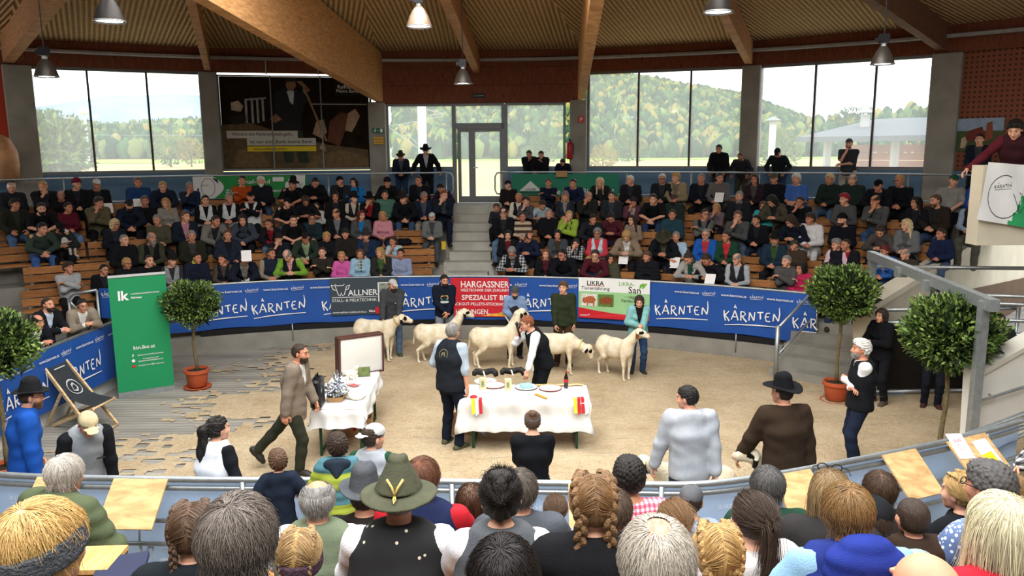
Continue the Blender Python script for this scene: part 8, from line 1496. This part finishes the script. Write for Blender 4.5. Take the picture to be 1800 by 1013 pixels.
st(487, 792, 6.12, PI + .25, dict(sex='c', head=1.12, lean=6, pel=(0, .0, .80), handL=(.24, -.22, .98), handR=(-.24, -.22, .98), footL=(.08, .05, .3), footR=(-.1, .02, .1), hyaw=14), dict(skin=3, tops=[('hd', '1A2230')], pants='22252C', hair=('full', 'lb')), 'small boy in a navy hooded top climbing on the fence', fz=.75)
lean_ = dict(lean=26, hunch=12, handL=(.10, -.42, 1.14), handR=(-.02, -.44, 1.14), hfollow=.6, hpitch=-12)
st(65, 553, 12.15, PI / 2 - .35, lean_, dict(skin=0, tops=[('in', 'D5D5D2'), ('jk', '191C24')], pants=BK, hair=('bald', 'dk')), 'balding dark-haired man in navy suit leaning on side rail', fz=.2)
st(83, 523, 12.7, PI / 2 - .3, dict(lean_, lean=10), dict(skin=1, tops=[('in', 'B9C6D6'), ('jk', '191A1E')], pants=BK, hair=('crop', 'br'), beard=('beard', 'br')), 'bearded man in black blazer and pale blue shirt', fz=.3)
st(144, 525, 13.25, PI / 2 - .75, lean_, dict(skin=1, tops=[('in', 'E0E0DC'), ('jk', '8A7F70')], pants=BK, hair=('short', 'dk'), glasses=True), 'man with glasses in beige-grey jacket and tie at side rail', fz=.3, emb=('bar', '1B1B1E', .15, .02, 0, .012))
rl = dict(lean=20, hunch=12, handL=(.20, -.34, .94), handR=(-.20, -.34, .94), hpitch=6, hfollow=.5)
for px, py, P, L, lab in ((704, 267, dict(rl, handL=(.05, -.36, .98), handR=(-.05, -.36, .98)), dict(tops=[('in', '4A4E56'), ('jk', '1B2230')], pants='26344C', hat=('hat', '3A302A'), hair=('crop', 'br')), 'man in small hat and navy jacket at railing beside door'), (748, 256, dict(rl, lean=14, handL=(.40, -.32, .95), handR=(-.40, -.32, .95)), dict(tops=[('in', 'A8ACB0'), ('jk', '17181B')], pants=BK, hat=('hatw', '17171A'), hair=('crop', 'dk')), 'man in black hat with arms spread on railing'), (930, 264, dict(rl, handR=(-.02, -.30, 1.30)), dict(tops=[('cl', '17181C')], pants=BK, hair=('short', 'br')), 'man in black with hand at face, first right of door'), (951, 265, dict(rl, handL=(.03, -.30, 1.28)), dict(tops=[('cl', '191B22')], pants=BK, hair=('short', 'br')), 'man in navy with hand at chin, second right of door'), (989, 279, dict(rl, lean=34, handL=(.10, -.42, .90), handR=(-.10, -.42, .90), hpitch=20), dict(tops=[('cl', '171A26')], pants=BK, hair=('short', 'dk')), 'person bending over the railing holding a small brown box'), (1264, 254, dict(rl, lean=6), dict(tops=[('cl', '15161A')], pants='2E2E2C', hair=('short', 'dk')), 'young man in black jacket standing at window railing'), (1302, 268, dict(rl, lean=24, handL=(.26, -.40, .95), handR=(-.26, -.40, .95)), dict(tops=[('sw', '26282E')], pants='3A3A30', hair=('short', 'lb'), beard=('beard', 'lb')), 'bearded man in dark grey leaning forward on railing'), (1367, 259, dict(rl, lean=24, hpitch=16), dict(tops=[('sw', '1D2126')], pants='2E3E58', hat=('cap', '22242A'), hair=('crop', 'dk')), 'man in dark cap looking down over the railing'), (1493, 242, dict(STD, handL=(-.10, -.26, 1.1), handR=(.0, -.26, 1.42), hdirR=(.1, .2, 1)), dict(tops=[('ts', '33353A')], pants='A8A294', hat=('cap', '4A4C50'), hair=('crop', 'br'), beard=('beard', 'br')), 'man in cap and grey T-shirt with hand at chin'), (1723, 235, dict(STD, handL=(.02, -.28, 1.02), handR=(-.04, -.28, 1.0)), dict(tops=[('in', '3A3C40'), ('jk', '1A1F2C')], pants=BK, hair=('short', 'br')), 'man in dark jacket standing before the cattle picture')):
    p = onR(px, py, 17.45); st(px, py, 0, -phi_of(p), P, dict(L, skin=px % 5), lab, fz=WALK, R=17.6 if px != 1723 else 17.2, res=(.02, .009, .009))
mb = MB(); c = onR(987, 306, 17.0); bx(tag(bpy.data.objects.new('small_box', None), 'small brown box held over the railing by bending person', 'box'), 'side', CARD, c, (.3, .12, .16)); [COL.objects.link(o) for o in bpy.data.objects if o.name == 'small_box']
st(1786, 211, 12.75, -.75, dict(lean=30, hunch=12, handR=(-.50, -.42, .95), handL=(.1, -.4, .95), hpitch=6, hfollow=.5), dict(skin=3, tops=[('in', '5A2028'), ('vc', '3A1C22'), ], pants=BK, hair=('full', 'dk')), 'dark-haired man leaning over parapet holding the white cloth', fz=2.72)
for lab, pts in (('pale rope from the hands of man in olive sweater to grazing sheep', [aty(968, 588, 15.05), aty(985, 598, 14.9), aty(1004, 606, 14.85), aty(1012, 622, 14.8)]), ('pale lead rope from man in light blue shirt to middle sheep', [aty(888, 556, 15.5), aty(897, 570, 15.4), aty(906, 580, 15.3)])):
    o = tb(None, 'lead_rope', mat('CFC6AC', .9, 0, .1, 40), pts, .012, 6); tag(o, lab, 'rope')
h = aty(897, 552, 15.42); o = link_mesh('hat', np_mesh('hat', *hair_geo('hat'), mat('17171A', .9, 0, .1, 20)), None, h); o.rotation_euler = (.3, .9, .4); tag(o, 'black hat held before the chest by man in light blue shirt', 'hat')
# ================================================================ near spectators, seen from behind, with real hair strands
def strand_mat(c):
    k = ('strand', c)
    if k in MATS: return MATS[k]
    m = bpy.data.materials.new('hair_strand'); m.use_nodes = True; nt = m.node_tree; N, L = nt.nodes, nt.links; b = N['Principled BSDF']; b.inputs['Roughness'].default_value = .42; b.inputs['Specular IOR Level'].default_value = .35; cc = lin(HAIRC.get(c, c))
    h = N.new('ShaderNodeHairInfo'); r = N.new('ShaderNodeValToRGB'); r.color_ramp.elements[0].color = (*[v * .55 for v in cc], 1); r.color_ramp.elements[1].color = (*[min(1, v * 1.5) for v in cc], 1); L.new(h.outputs['Random'], r.inputs[0]); L.new(r.outputs[0], b.inputs['Base Color']); MATS[k] = m; return m
def hair_strands(par, M, col, n, Ln, flow='crown', grav=.35, bald=0., seed=0, rad=.0010, tie=(0, .11, .03), noise=.25):
    rg = np.random.RandomState(seed); c, R = A_(0, .014, .034), A_(.086, .106, .093); d = rg.normal(size=(n * 3, 3)); d /= np.linalg.norm(d, axis=1)[:, None]; P = c + d * R; x, y, z = P.T
    ok = (z > -.055) & ~((y < -.04) & (z < .078)) & ~((np.abs(x) > .055) & (y < .02) & (z < .012)) & ~((y < 0) & (z < .0))
    if bald: ok &= ~((np.hypot(x / .058, (y - .03) / .075) < bald) & (z > .06))
    P = P[ok][:n]; n = len(P); K = 6; out = [P]; wh = A_(.008, .055, .118); sg = np.sign(P[:, 0] + 1e-6); nz = rg.normal(size=(n, 3)) * noise; ln = Ln * rg.uniform(.7, 1.15, n)
    for k in range(1, K):
        if flow == 'side': t = np.stack([sg * .9, np.full(n, .5), np.full(n, -.2)], 1)
        elif flow == 'tie': t = A_(*tie) - P; t /= np.linalg.norm(t, axis=1)[:, None] + 1e-6
        else: t = P - wh; t /= np.linalg.norm(t, axis=1)[:, None] + 1e-6
        nn = (P - c) / R ** 2; nn /= np.linalg.norm(nn, axis=1)[:, None]; t = t - nn * (t * nn).sum(1)[:, None]; t = t + A_(0, 0, -grav) + nz; t /= np.linalg.norm(t, axis=1)[:, None]
        P = P + t * (ln / (K - 1))[:, None]; q = (P - c) / R; l = np.linalg.norm(q, axis=1); f = 1 + .028 * min(k, 3) + rg.rand(n) * .02; P = np.where((l < f)[:, None], c + q / l[:, None] * f[:, None] * R, P); g_ = (1.05 + .022 * k) * (1 + .05 * rg.rand(n)); P = np.where(((l > g_) & (P[:, 2] > -.03) & (flow != 'tie'))[:, None], c + q / l[:, None] * g_[:, None] * R, P); out.append(P)
    add_curves(par, np.stack(out, 1), col, rad, M)
def add_curves(par, A, col, rad, M):
    n, K = A.shape[:2]; hc = bpy.data.hair_curves.new('hair_strands'); hc.add_curves([K] * n); hc.attributes['position'].data.foreach_set('vector', np.ascontiguousarray(A, dtype=np.float32).ravel()); ra = hc.attributes.new('radius', 'FLOAT', 'POINT'); ra.data.foreach_set('value', np.tile(np.linspace(rad, rad * .4, K), n).astype(np.float32))
    hc.materials.append(strand_mat(col)); o = bpy.data.objects.new('hair_strands', hc); COL.objects.link(o); o.parent = par; o['kind'] = 'stuff'
    if M is not None: o.matrix_local = M
def lock(par, pts, col, n, r0, r1, seed=0, M=None):                       # a hanging bundle of strands
    rg = np.random.RandomState(seed); pts = A_(*[A_(*p) for p in pts]); K = len(pts); o = rg.normal(size=(n, 1, 3)) * .55; w_ = np.linspace(r0, r1, K)[None, :, None]; add_curves(par, pts[None] + o * w_ + rg.normal(size=(n, K, 3)) * .15 * w_, col, .0011, M)
def plait(root, pts, r, col, M):
    P = [Vector(p) for p in pts]; n = 40; Pp = []
    for i in range(n + 1): s = i / n * (len(P) - 1); k = min(int(s), len(P) - 2); Pp.append(P[k].lerp(P[k + 1], s - k))
    mb = MB(); L = sum((Pp[i + 1] - Pp[i]).length for i in range(n)); w_ = 2 * math.pi * L / (r * 4.6)
    for j in range(3):
        tp = [p + Vector((r * .62 * math.sin(w_ * i / n + j * 2.094), 0, 0)) + (Vector((0, 1, 0)) * r * .42 * math.sin(2 * (w_ * i / n + j * 2.094))) for i, p in enumerate(Pp)]; mb.tube(tp, [r * .62 * (1 - .35 * (i / n) ** 2) for i in range(n + 1)], 7)
    obj_part(root, 'braid', mb.mesh('braid', PLACE, True), mat(HAIRC.get(col, col), .5, 0, .5, 60, .8, 120, .4, 'braided_hair'), M)
def dots(c1, c2, sc, th=.16):
    m = bpy.data.materials.new('floral_fabric'); m.use_nodes = True; nt = m.node_tree; N, L = nt.nodes, nt.links; b = N['Principled BSDF']; b.inputs['Roughness'].default_value = .9; tc = N.new('ShaderNodeTexCoord'); v = N.new('ShaderNodeTexVoronoi'); v.inputs['Scale'].default_value = sc; L.new(tc.outputs['Object'], v.inputs[0]); r = N.new('ShaderNodeValToRGB'); r.color_ramp.interpolation = 'CONSTANT'; r.color_ramp.elements[0].color = (*lin(c2), 1); r.color_ramp.elements[1].position = th; r.color_ramp.elements[1].color = (*lin(c1), 1); L.new(v.outputs['Distance'], r.inputs[0]); L.new(r.outputs[0], b.inputs['Base Color']); return m
def near(px, py, Y, L, lab, rz=PI, hs=None, sc=1.0, pose='f', **P_):
    P = dict(SEATP); P.update(POSES[pose]); P.update(nohandL=1, nohandR=1); P.update(P_); fig = Fig(P); top = fig.hc[2] + .112 * fig.hs + (.035 if L.get('hat') else .012); p = aty(px, py, Y); q = rotm(rz) @ (fig.hc * sc); loc = (p.x - q[0], p.y - q[1], p.z - sc * top)
    o = person(fig, ('near', lab), L, loc, rz, sc, lab, None, h=.02, hh=.007, hd=.008, hg=.007); HM = fig.head_matrix(); sd = int(px)
    if hs:
        col, st_ = hs[0], hs[1]; N_ = hs[2] if len(hs) > 2 else 2600
        if st_ == 'short': hair_strands(o, HM, col, N_, .06, seed=sd, grav=.25)
        elif st_ == 'thick': hair_strands(o, HM, col, N_, .085, seed=sd, grav=.45, noise=.22)
        elif st_ == 'bald': hair_strands(o, HM, col, N_, .05, seed=sd, bald=1.35, grav=.6)
        elif st_ == 'thin': hair_strands(o, HM, col, N_, .07, seed=sd, bald=.5, grav=.5, noise=.2)
        elif st_ == 'long': hair_strands(o, HM, col, N_, .40, seed=sd, grav=1.1, noise=.12)
        elif st_ == 'tie': hair_strands(o, HM, col, N_, .15, 'tie', .05, seed=sd, noise=.06)
        elif st_ == 'pony': hair_strands(o, HM, col, N_, .16, 'tie', .05, seed=sd, noise=.05, tie=(0, .12, .04)); lock(o, [(0, .11, .04), (0, .15, .02), (.01, .165, -.08), (.02, .16, -.2), (.03, .15, -.33)], col, 500, .018, .05, sd, HM); mb = MB(); mb.tube([(.022 * math.cos(k * .785), .118, .035 + .022 * math.sin(k * .785)) for k in range(9)], .006, 6); obj_part(o, 'hair_tie', mb.mesh('hair_tie', PLACE, True), mat('D8CFC4', .7), HM)
        elif st_ == 'braids':
            hair_strands(o, HM, col, N_, .10, 'side', .1, seed=sd, noise=.05); r = hs[3] if len(hs) > 3 else .02
            for q in (1, -1): plait(o, [(q * .040, -.045, .118), (q * .062, .02, .112), (q * .066, .075, .06), (q * .055, .10, -.02), (q * .058, .095, -.12), (q * .066, .085, -.20)], r, col, HM); lock(o, [(q * .066, .085, -.19), (q * .068, .09, -.23), (q * .07, .09, -.27)], col, 120, .012, .03, sd, HM)
        elif st_ == 'updo': hair_strands(o, HM, col, N_, .13, 'tie', -.1, seed=sd, noise=.04, tie=(0, .11, .04))
    return o, fig, HM
hd_ = lambda c, **k: ('hd', c, k)
near(112, 801, 4.5, dict(skin=1, tops=[('pf', '4E573F')], pants='3A3024', hair=('nearcap', 'wh')), 'white-haired man in dark green padded jacket by the fence', PI - .35, ('BDB6AC', 'thick'), lean=12, wide=1.1)
o, f_, HM = near(66, 883, 1.85, dict(skin=3, tops=[('sw', '6A6460')], pants=BK, hair=('nearcap', 'sb')), 'blond person in grey knitted headband, lowest on the poster side', PI - .35, ('C9A468', 'thick', 4500)); obj_part(o, 'headband', cached(('hat', 'band', .007, 'headband'), lambda: hair_geo('band', .007)), mat('5C5F64', .95, 0, .3, 70, 1, 160, .1, 'knitted_wool'), HM @ Matrix.Translation((0, 0, -.035)) @ Matrix.Scale(1.14, 4))
near(336, 886, 3.0, dict(skin=3, tops=[('cl', '1B2024')], pants=BK, hair=('part', 'lb')), 'woman with brown braids and centre parting, dark green collar', PI + .15, ('5A4432', 'braids', 2600, .017))
near(415, 874, 1.85, dict(skin=1, tops=[('cl', '3C4248')], pants=BK, hair=('nearcap', '5E564E')), 'large head of grey-brown short hair with a crown whorl', PI, ('6A6058', 'thick', 5200))
o, f_, HM = near(526, 932, 2.75, dict(skin=3, tops=[('sw', '5A4650')], pants=BK, hair=('part', 'bl')), 'fair-haired child with crown braids and purple knitted headband', PI, ('A08258', 'braids', 2600, .015), sc=.85, sex='c'); obj_part(o, 'headband', cached(('hat', 'band', .007, 'headband'), lambda: hair_geo('band', .007)), mat('5A4450', .95, 0, .3, 70, 1, 160, .1, 'knitted_wool'), HM @ Matrix.Translation((0, 0, -.05)) @ Matrix.Scale(1.12, 4))
near(557, 843, 4.0, dict(skin=0, tops=[('sh', 'D9D9DE'), ('vc', '66705A', dict(puff=.007))], pants=BK, hair=('bald', 'gr'), glasses=True), 'bald man with grey fringe in quilted olive vest', PI, ('9A9690', 'bald', 2200))
near(640, 829, 4.25, dict(skin=1, tops=[('cl', '2A2523')], pants=BK, hair=('crop', 'br'), hat=('hat', '4A4D50')), 'person in a grey felt hat and dark brown jacket', PI)
o, f_, HM = near(700, 818, 3.3, dict(skin=1, tops=[('sh', 'E6E6E8'), ('vc', dots('121214', 'C9C2A8', 21, .15))], pants=BK, hair=('crop', 'gr'), hat=('hatp', '4B4C3C')), 'man in pointed green felt hat and flowered black waistcoat', PI, None, wide=1.08)
mb = MB(); mb.tube([(-.035, .112, .12), (-.015, .128, .09), (0, .138, .058)], .006, 6); mb.tube([(.035, .112, .12), (.012, .128, .09), (0, .138, .058)], .006, 6); mb.tube([(0, .130, .06), (.004, .15, .045), (.0, .165, .03), (-.006, .15, .045), (0, .13, .06)], .004, 6); obj_part(o, 'hat_cord', mb.mesh('hat_cord', PLACE, True), mat('C9AC62', .5, 0, .1, 40), HM)
near(742, 806, 4.05, dict(skin=1, tops=[('sw', 'A81F28', dict(e=.014)), ('vc', '1D2442')], pants=BK, hair=('nearcap', 'au')), 'red-brown haired man in navy vest with red sleeves', PI - .1, ('6A4430', 'short'), wide=1.12)
near(828, 850, 4.4, dict(sex='f', skin=3, tops=[('pf', '25272C')], pants=BK, hair=('nearcap', 'lb')), 'woman with smooth brown bob in a dark padded jacket', PI, ('4A3022', 'long', 1600), sex='f')
near(880, 828, 3.15, dict(skin=3, tops=[('sh', 'E4E4E6'), ('vc', '54575B')], pants=BK, hair=('updo', 'dk')), 'woman with dark pinned-up hair, grey vest and white sleeves', PI, ('1E1814', 'updo', 3000), sex='f')
near(914, 827, 4.0, dict(skin=1, tops=[('cl', '4A4E54')], pants=BK, hair=('nearcap', '5A5048')), 'man with short grey-brown hair in a slate softshell jacket', PI, ('5E544A', 'short'))
near(884, 948, 1.95, dict(skin=1, tops=[('cl', '2A2A2C')], pants=BK, hair=('nearcap', 'dk')), 'top of a black-haired head below the pinned-up hair', PI, ('1A1412', 'thick', 5000))
near(976, 871, 4.6, dict(skin=3, tops=[('sw', '9A9A98')], pants=BK, hair=('tied', 'lb')), 'child with smooth brown hair tied low, pale grey top', PI, ('5A422E', 'tie', 2000), sc=.8, sex='c', pose='a')
near(1080, 862, 3.9, dict(skin=1, tops=[('sw', '3A3430')], pants=BK, hair=('short', 'lb')), 'brown head half hidden behind the two thick braids', PI, ('5A4A3C', 'short', 1800))
near(1043, 837, 2.95, dict(skin=3, tops=[('cl', '17171A')], pants=BK, hair=('part', '6A4E32')), 'woman in black with two thick golden-brown braids', PI, ('7A5A38', 'braids', 3400, .026), sex='f', wide=1.1)
near(1106, 806, 4.55, dict(skin=0, tops=[('sh', plaid('B8405A', 'D07A8C', 'E8D4D8', 34), dict(e=.022))], pants=BK, hair=('curly', 'dk')), 'man with curly dark hair in red checked shirt', PI, None, wide=1.05)
near(1155, 914, 1.85, dict(skin=1, tops=[('cl', 'B9B4A8')], pants=BK, hair=('nearcap', 'B58E76')), 'large grey-blond head with thinning crown', PI, ('B0A698', 'thin', 6500))
near(1183, 880, 3.7, dict(skin=3, tops=[('sw', '8A8C90')], pants=BK, hair=('tied', 'lb')), 'girl with light brown hair behind the thinning grey head', PI + .3, ('7A5A3A', 'tie', 2400), sc=.9, sex='c')
near(1216, 848, 4.75, dict(skin=3, tops=[hd_('8C96A4')], pants=BK, hair=('crop', 'br'), hat=('cap', '5A5C5E')), 'boy in grey cap and grey-blue hoodie at the fence', PI - .25, None, sc=.88, sex='c')
near(1262, 925, 2.55, dict(skin=3, tops=[('sw', 'B9BEC4')], pants=BK, hair=('part', 'bl')), 'blonde girl with two thick braids and straight parting', PI, ('B08C58', 'braids', 3000, .021), sc=.9, sex='c')
near(1322, 868, 3.3, dict(skin=3, tops=[hd_('C9C2BE')], pants=BK, hair=('tied', 'br')), 'woman with brown ponytail and pale tie, off-white hoodie', PI + .25, ('3E2E22', 'pony', 3000), sex='f')
o, f_, HM = near(1350, 822, 4.3, dict(skin=1, tops=[('hd', '1E3A2C')], pants=BK, hair=('nearcap', '4A4846')), 'person with grey-black hair, black hood and green jacket', PI, ('5A5856', 'thick'), lean=12)
o, f_, HM = near(1462, 826, 3.5, dict(skin=3, tops=[('cl', '2A2828')], pants=BK, hair=('nearcap', '7A6448')), 'woman with long fair hair, sunglasses pushed up, dark jacket', PI - .3, ('8A7250', 'long', 2600), sex='f', lean=14); obj_part(o, 'sunglasses', MC['glm'], BLACK, HM @ Matrix.Translation((0, .03, .10)))
o, f_, HM = near(1492, 853, 2.85, dict(skin=3, tops=[('sw', '7FA3BC', dict(e=.03)), ('vc', '1E2A66', dict(puff=.012, e=.05))], pants=BK, hair=('nearcap', '7A5A38')), 'tousled blond boy in hooded dark blue padded vest', PI, ('86663E', 'thick', 3600), sc=.95, lean=14); Z_ = SDF(); a_ = f_.nb - f_.fw * .08 - f_.u2 * .02; Z_.el(a_ - f_.u2 * .04 - f_.fw * .03, (.15, .10, .13), None, .03); Z_.sub(a_ + f_.u2 * .12 + f_.fw * .06, (.10, .10, .10), None, .02); Z_.fn(lambda V, X, Y, ZZ: V - .009 * np.abs(np.sin(ZZ * math.pi / .07))); v, q = Z_.mesh(.014); obj_part(o, 'hood', np_mesh('hood', v, q, PLACE), cloth('22307A'))
near(1548, 830, 4.1, dict(skin=3, tops=[('cl', '2E2622')], pants=BK, hair=('nearcap', 'lb')), 'brown-haired boy beside the tilted board', PI - .1, ('4A3626', 'short'), sc=.92, sex='c')
near(1538, 866, 3.5, dict(skin=1, tops=[hd_('8C9896')], pants=BK, hair=('crop', 'br'), hat=('cap', '1B1C1F')), 'person in black cap and pale grey-green hoodie', PI - .1, None, lean=16, wide=1.1)
near(1606, 876, 3.6, dict(skin=1, tops=[('pf', '35281F')], pants=BK, hair=('nearcap', 'br')), 'dark-haired child in brown padded jacket between hoodie and braid', PI, None, sc=.85, sex='c')
near(1690, 832, 4.0, dict(skin=3, tops=[hd_('15161A')], pants=BK, hair=('tied', 'bl')), 'blonde girl with braided crown in black hooded top', PI + .55, ('B08E58', 'braids', 2400, .015), sc=.9, sex='c')
near(1742, 815, 3.6, dict(skin=0, tops=[('sh', dots('5A6E98', 'D5DCE6', 42, .34), dict(e=.024))], pants=BK, hair=('curly', '4A4846'), glasses=True), 'grey-haired man with glasses in blue and white patterned shirt', PI + .45)
near(1765, 866, 2.3, dict(skin=3, tops=[('cl', 'A81E2C')], pants=BK, hair=('nearcap', 'D5C8A8')), 'woman with long white-blond hair in a red jacket', PI + .15, ('DCD0B0', 'long', 4200), sex='f')
near(1632, 969, 1.8, dict(skin=0, tops=[('cl', '4A4038')], pants=BK), 'bald head at the lower edge beside the woman in red', PI)
near(1780, 836, 4.5, dict(skin=3, tops=[('sw', '6A6C74')], pants=BK, hair=('tied', 'bl')), 'child with tied light brown hair behind patterned shirt', PI, ('8A6A44', 'tie', 1600), sc=.85, sex='c')
st(1868, 690, 6.3, -PI / 2 - .15, dict(lean=18, handR=(.05, -.56, 1.0), handL=(.2, -.5, .95)), dict(skin=1, tops=[('sh', plaid('1E1E20', '5A5A5C', 'D9D9D6', 20), dict(e=.026))], pants=BK, hair=('short', 'br')), 'person in black and white checked shirt reaching for the paper', H=1.0)
for px, py, row, lab in ((243, 358, 5, 'man in blue zipped jacket'), (190, 366, 5, 'man in white cap'), (1096, 455, 2, 'woman in beige jacket'), (1186, 462, 2, 'man in pale blue polo'), (1248, 492, 1, 'brunette in black'), (1264, 347, 5, 'young man in grey hood'), (433, 450, 1, 'woman with patterned scarf')):
    p = onR(px, py, ROWR[row - 1] - .42); mb = MB(); mb.box((0, 0, 0), (.21, .28, .004), Matrix.Rotation(.9, 3, 'X')); o = mb.build('paper_sheet', WHITE, None, False, None); o.location = p; o.rotation_euler = (0, 0, -phi_of(p)); tag(o, 'white catalogue sheet held by ' + lab, 'paper')
c = onR(780, 432, ROWR[2] - .2); t = thing('yellow_box', 'small yellow plastic box on the aisle edge below white-capped man', 'box', c); bx(t, 'body', mat('D9B81E', .5, 0, .05), c, (.1, .08, .18)); bx(t, 'lid', mat('C9A81A', .5, 0, .05), c + Vector((0, 0, .1)), (.11, .09, .02))
c = onR(708, 424, ROWR[2] - .05); Z = SDF(); [Z.el(A_(.1 * math.cos(k * 2), .05 * math.sin(k * 3), .07 + .02 * (k % 2)), (.12, .09, .08), None, .03) for k in range(5)]; v, q = Z.mesh(.016); o = link_mesh('bag', np_mesh('bag', v, q, cloth('17181C')), None, (c.x, c.y, ROWZ[2] + .46)); tag(o, 'crumpled black bag left on the bench beside white-capped man', 'bag')
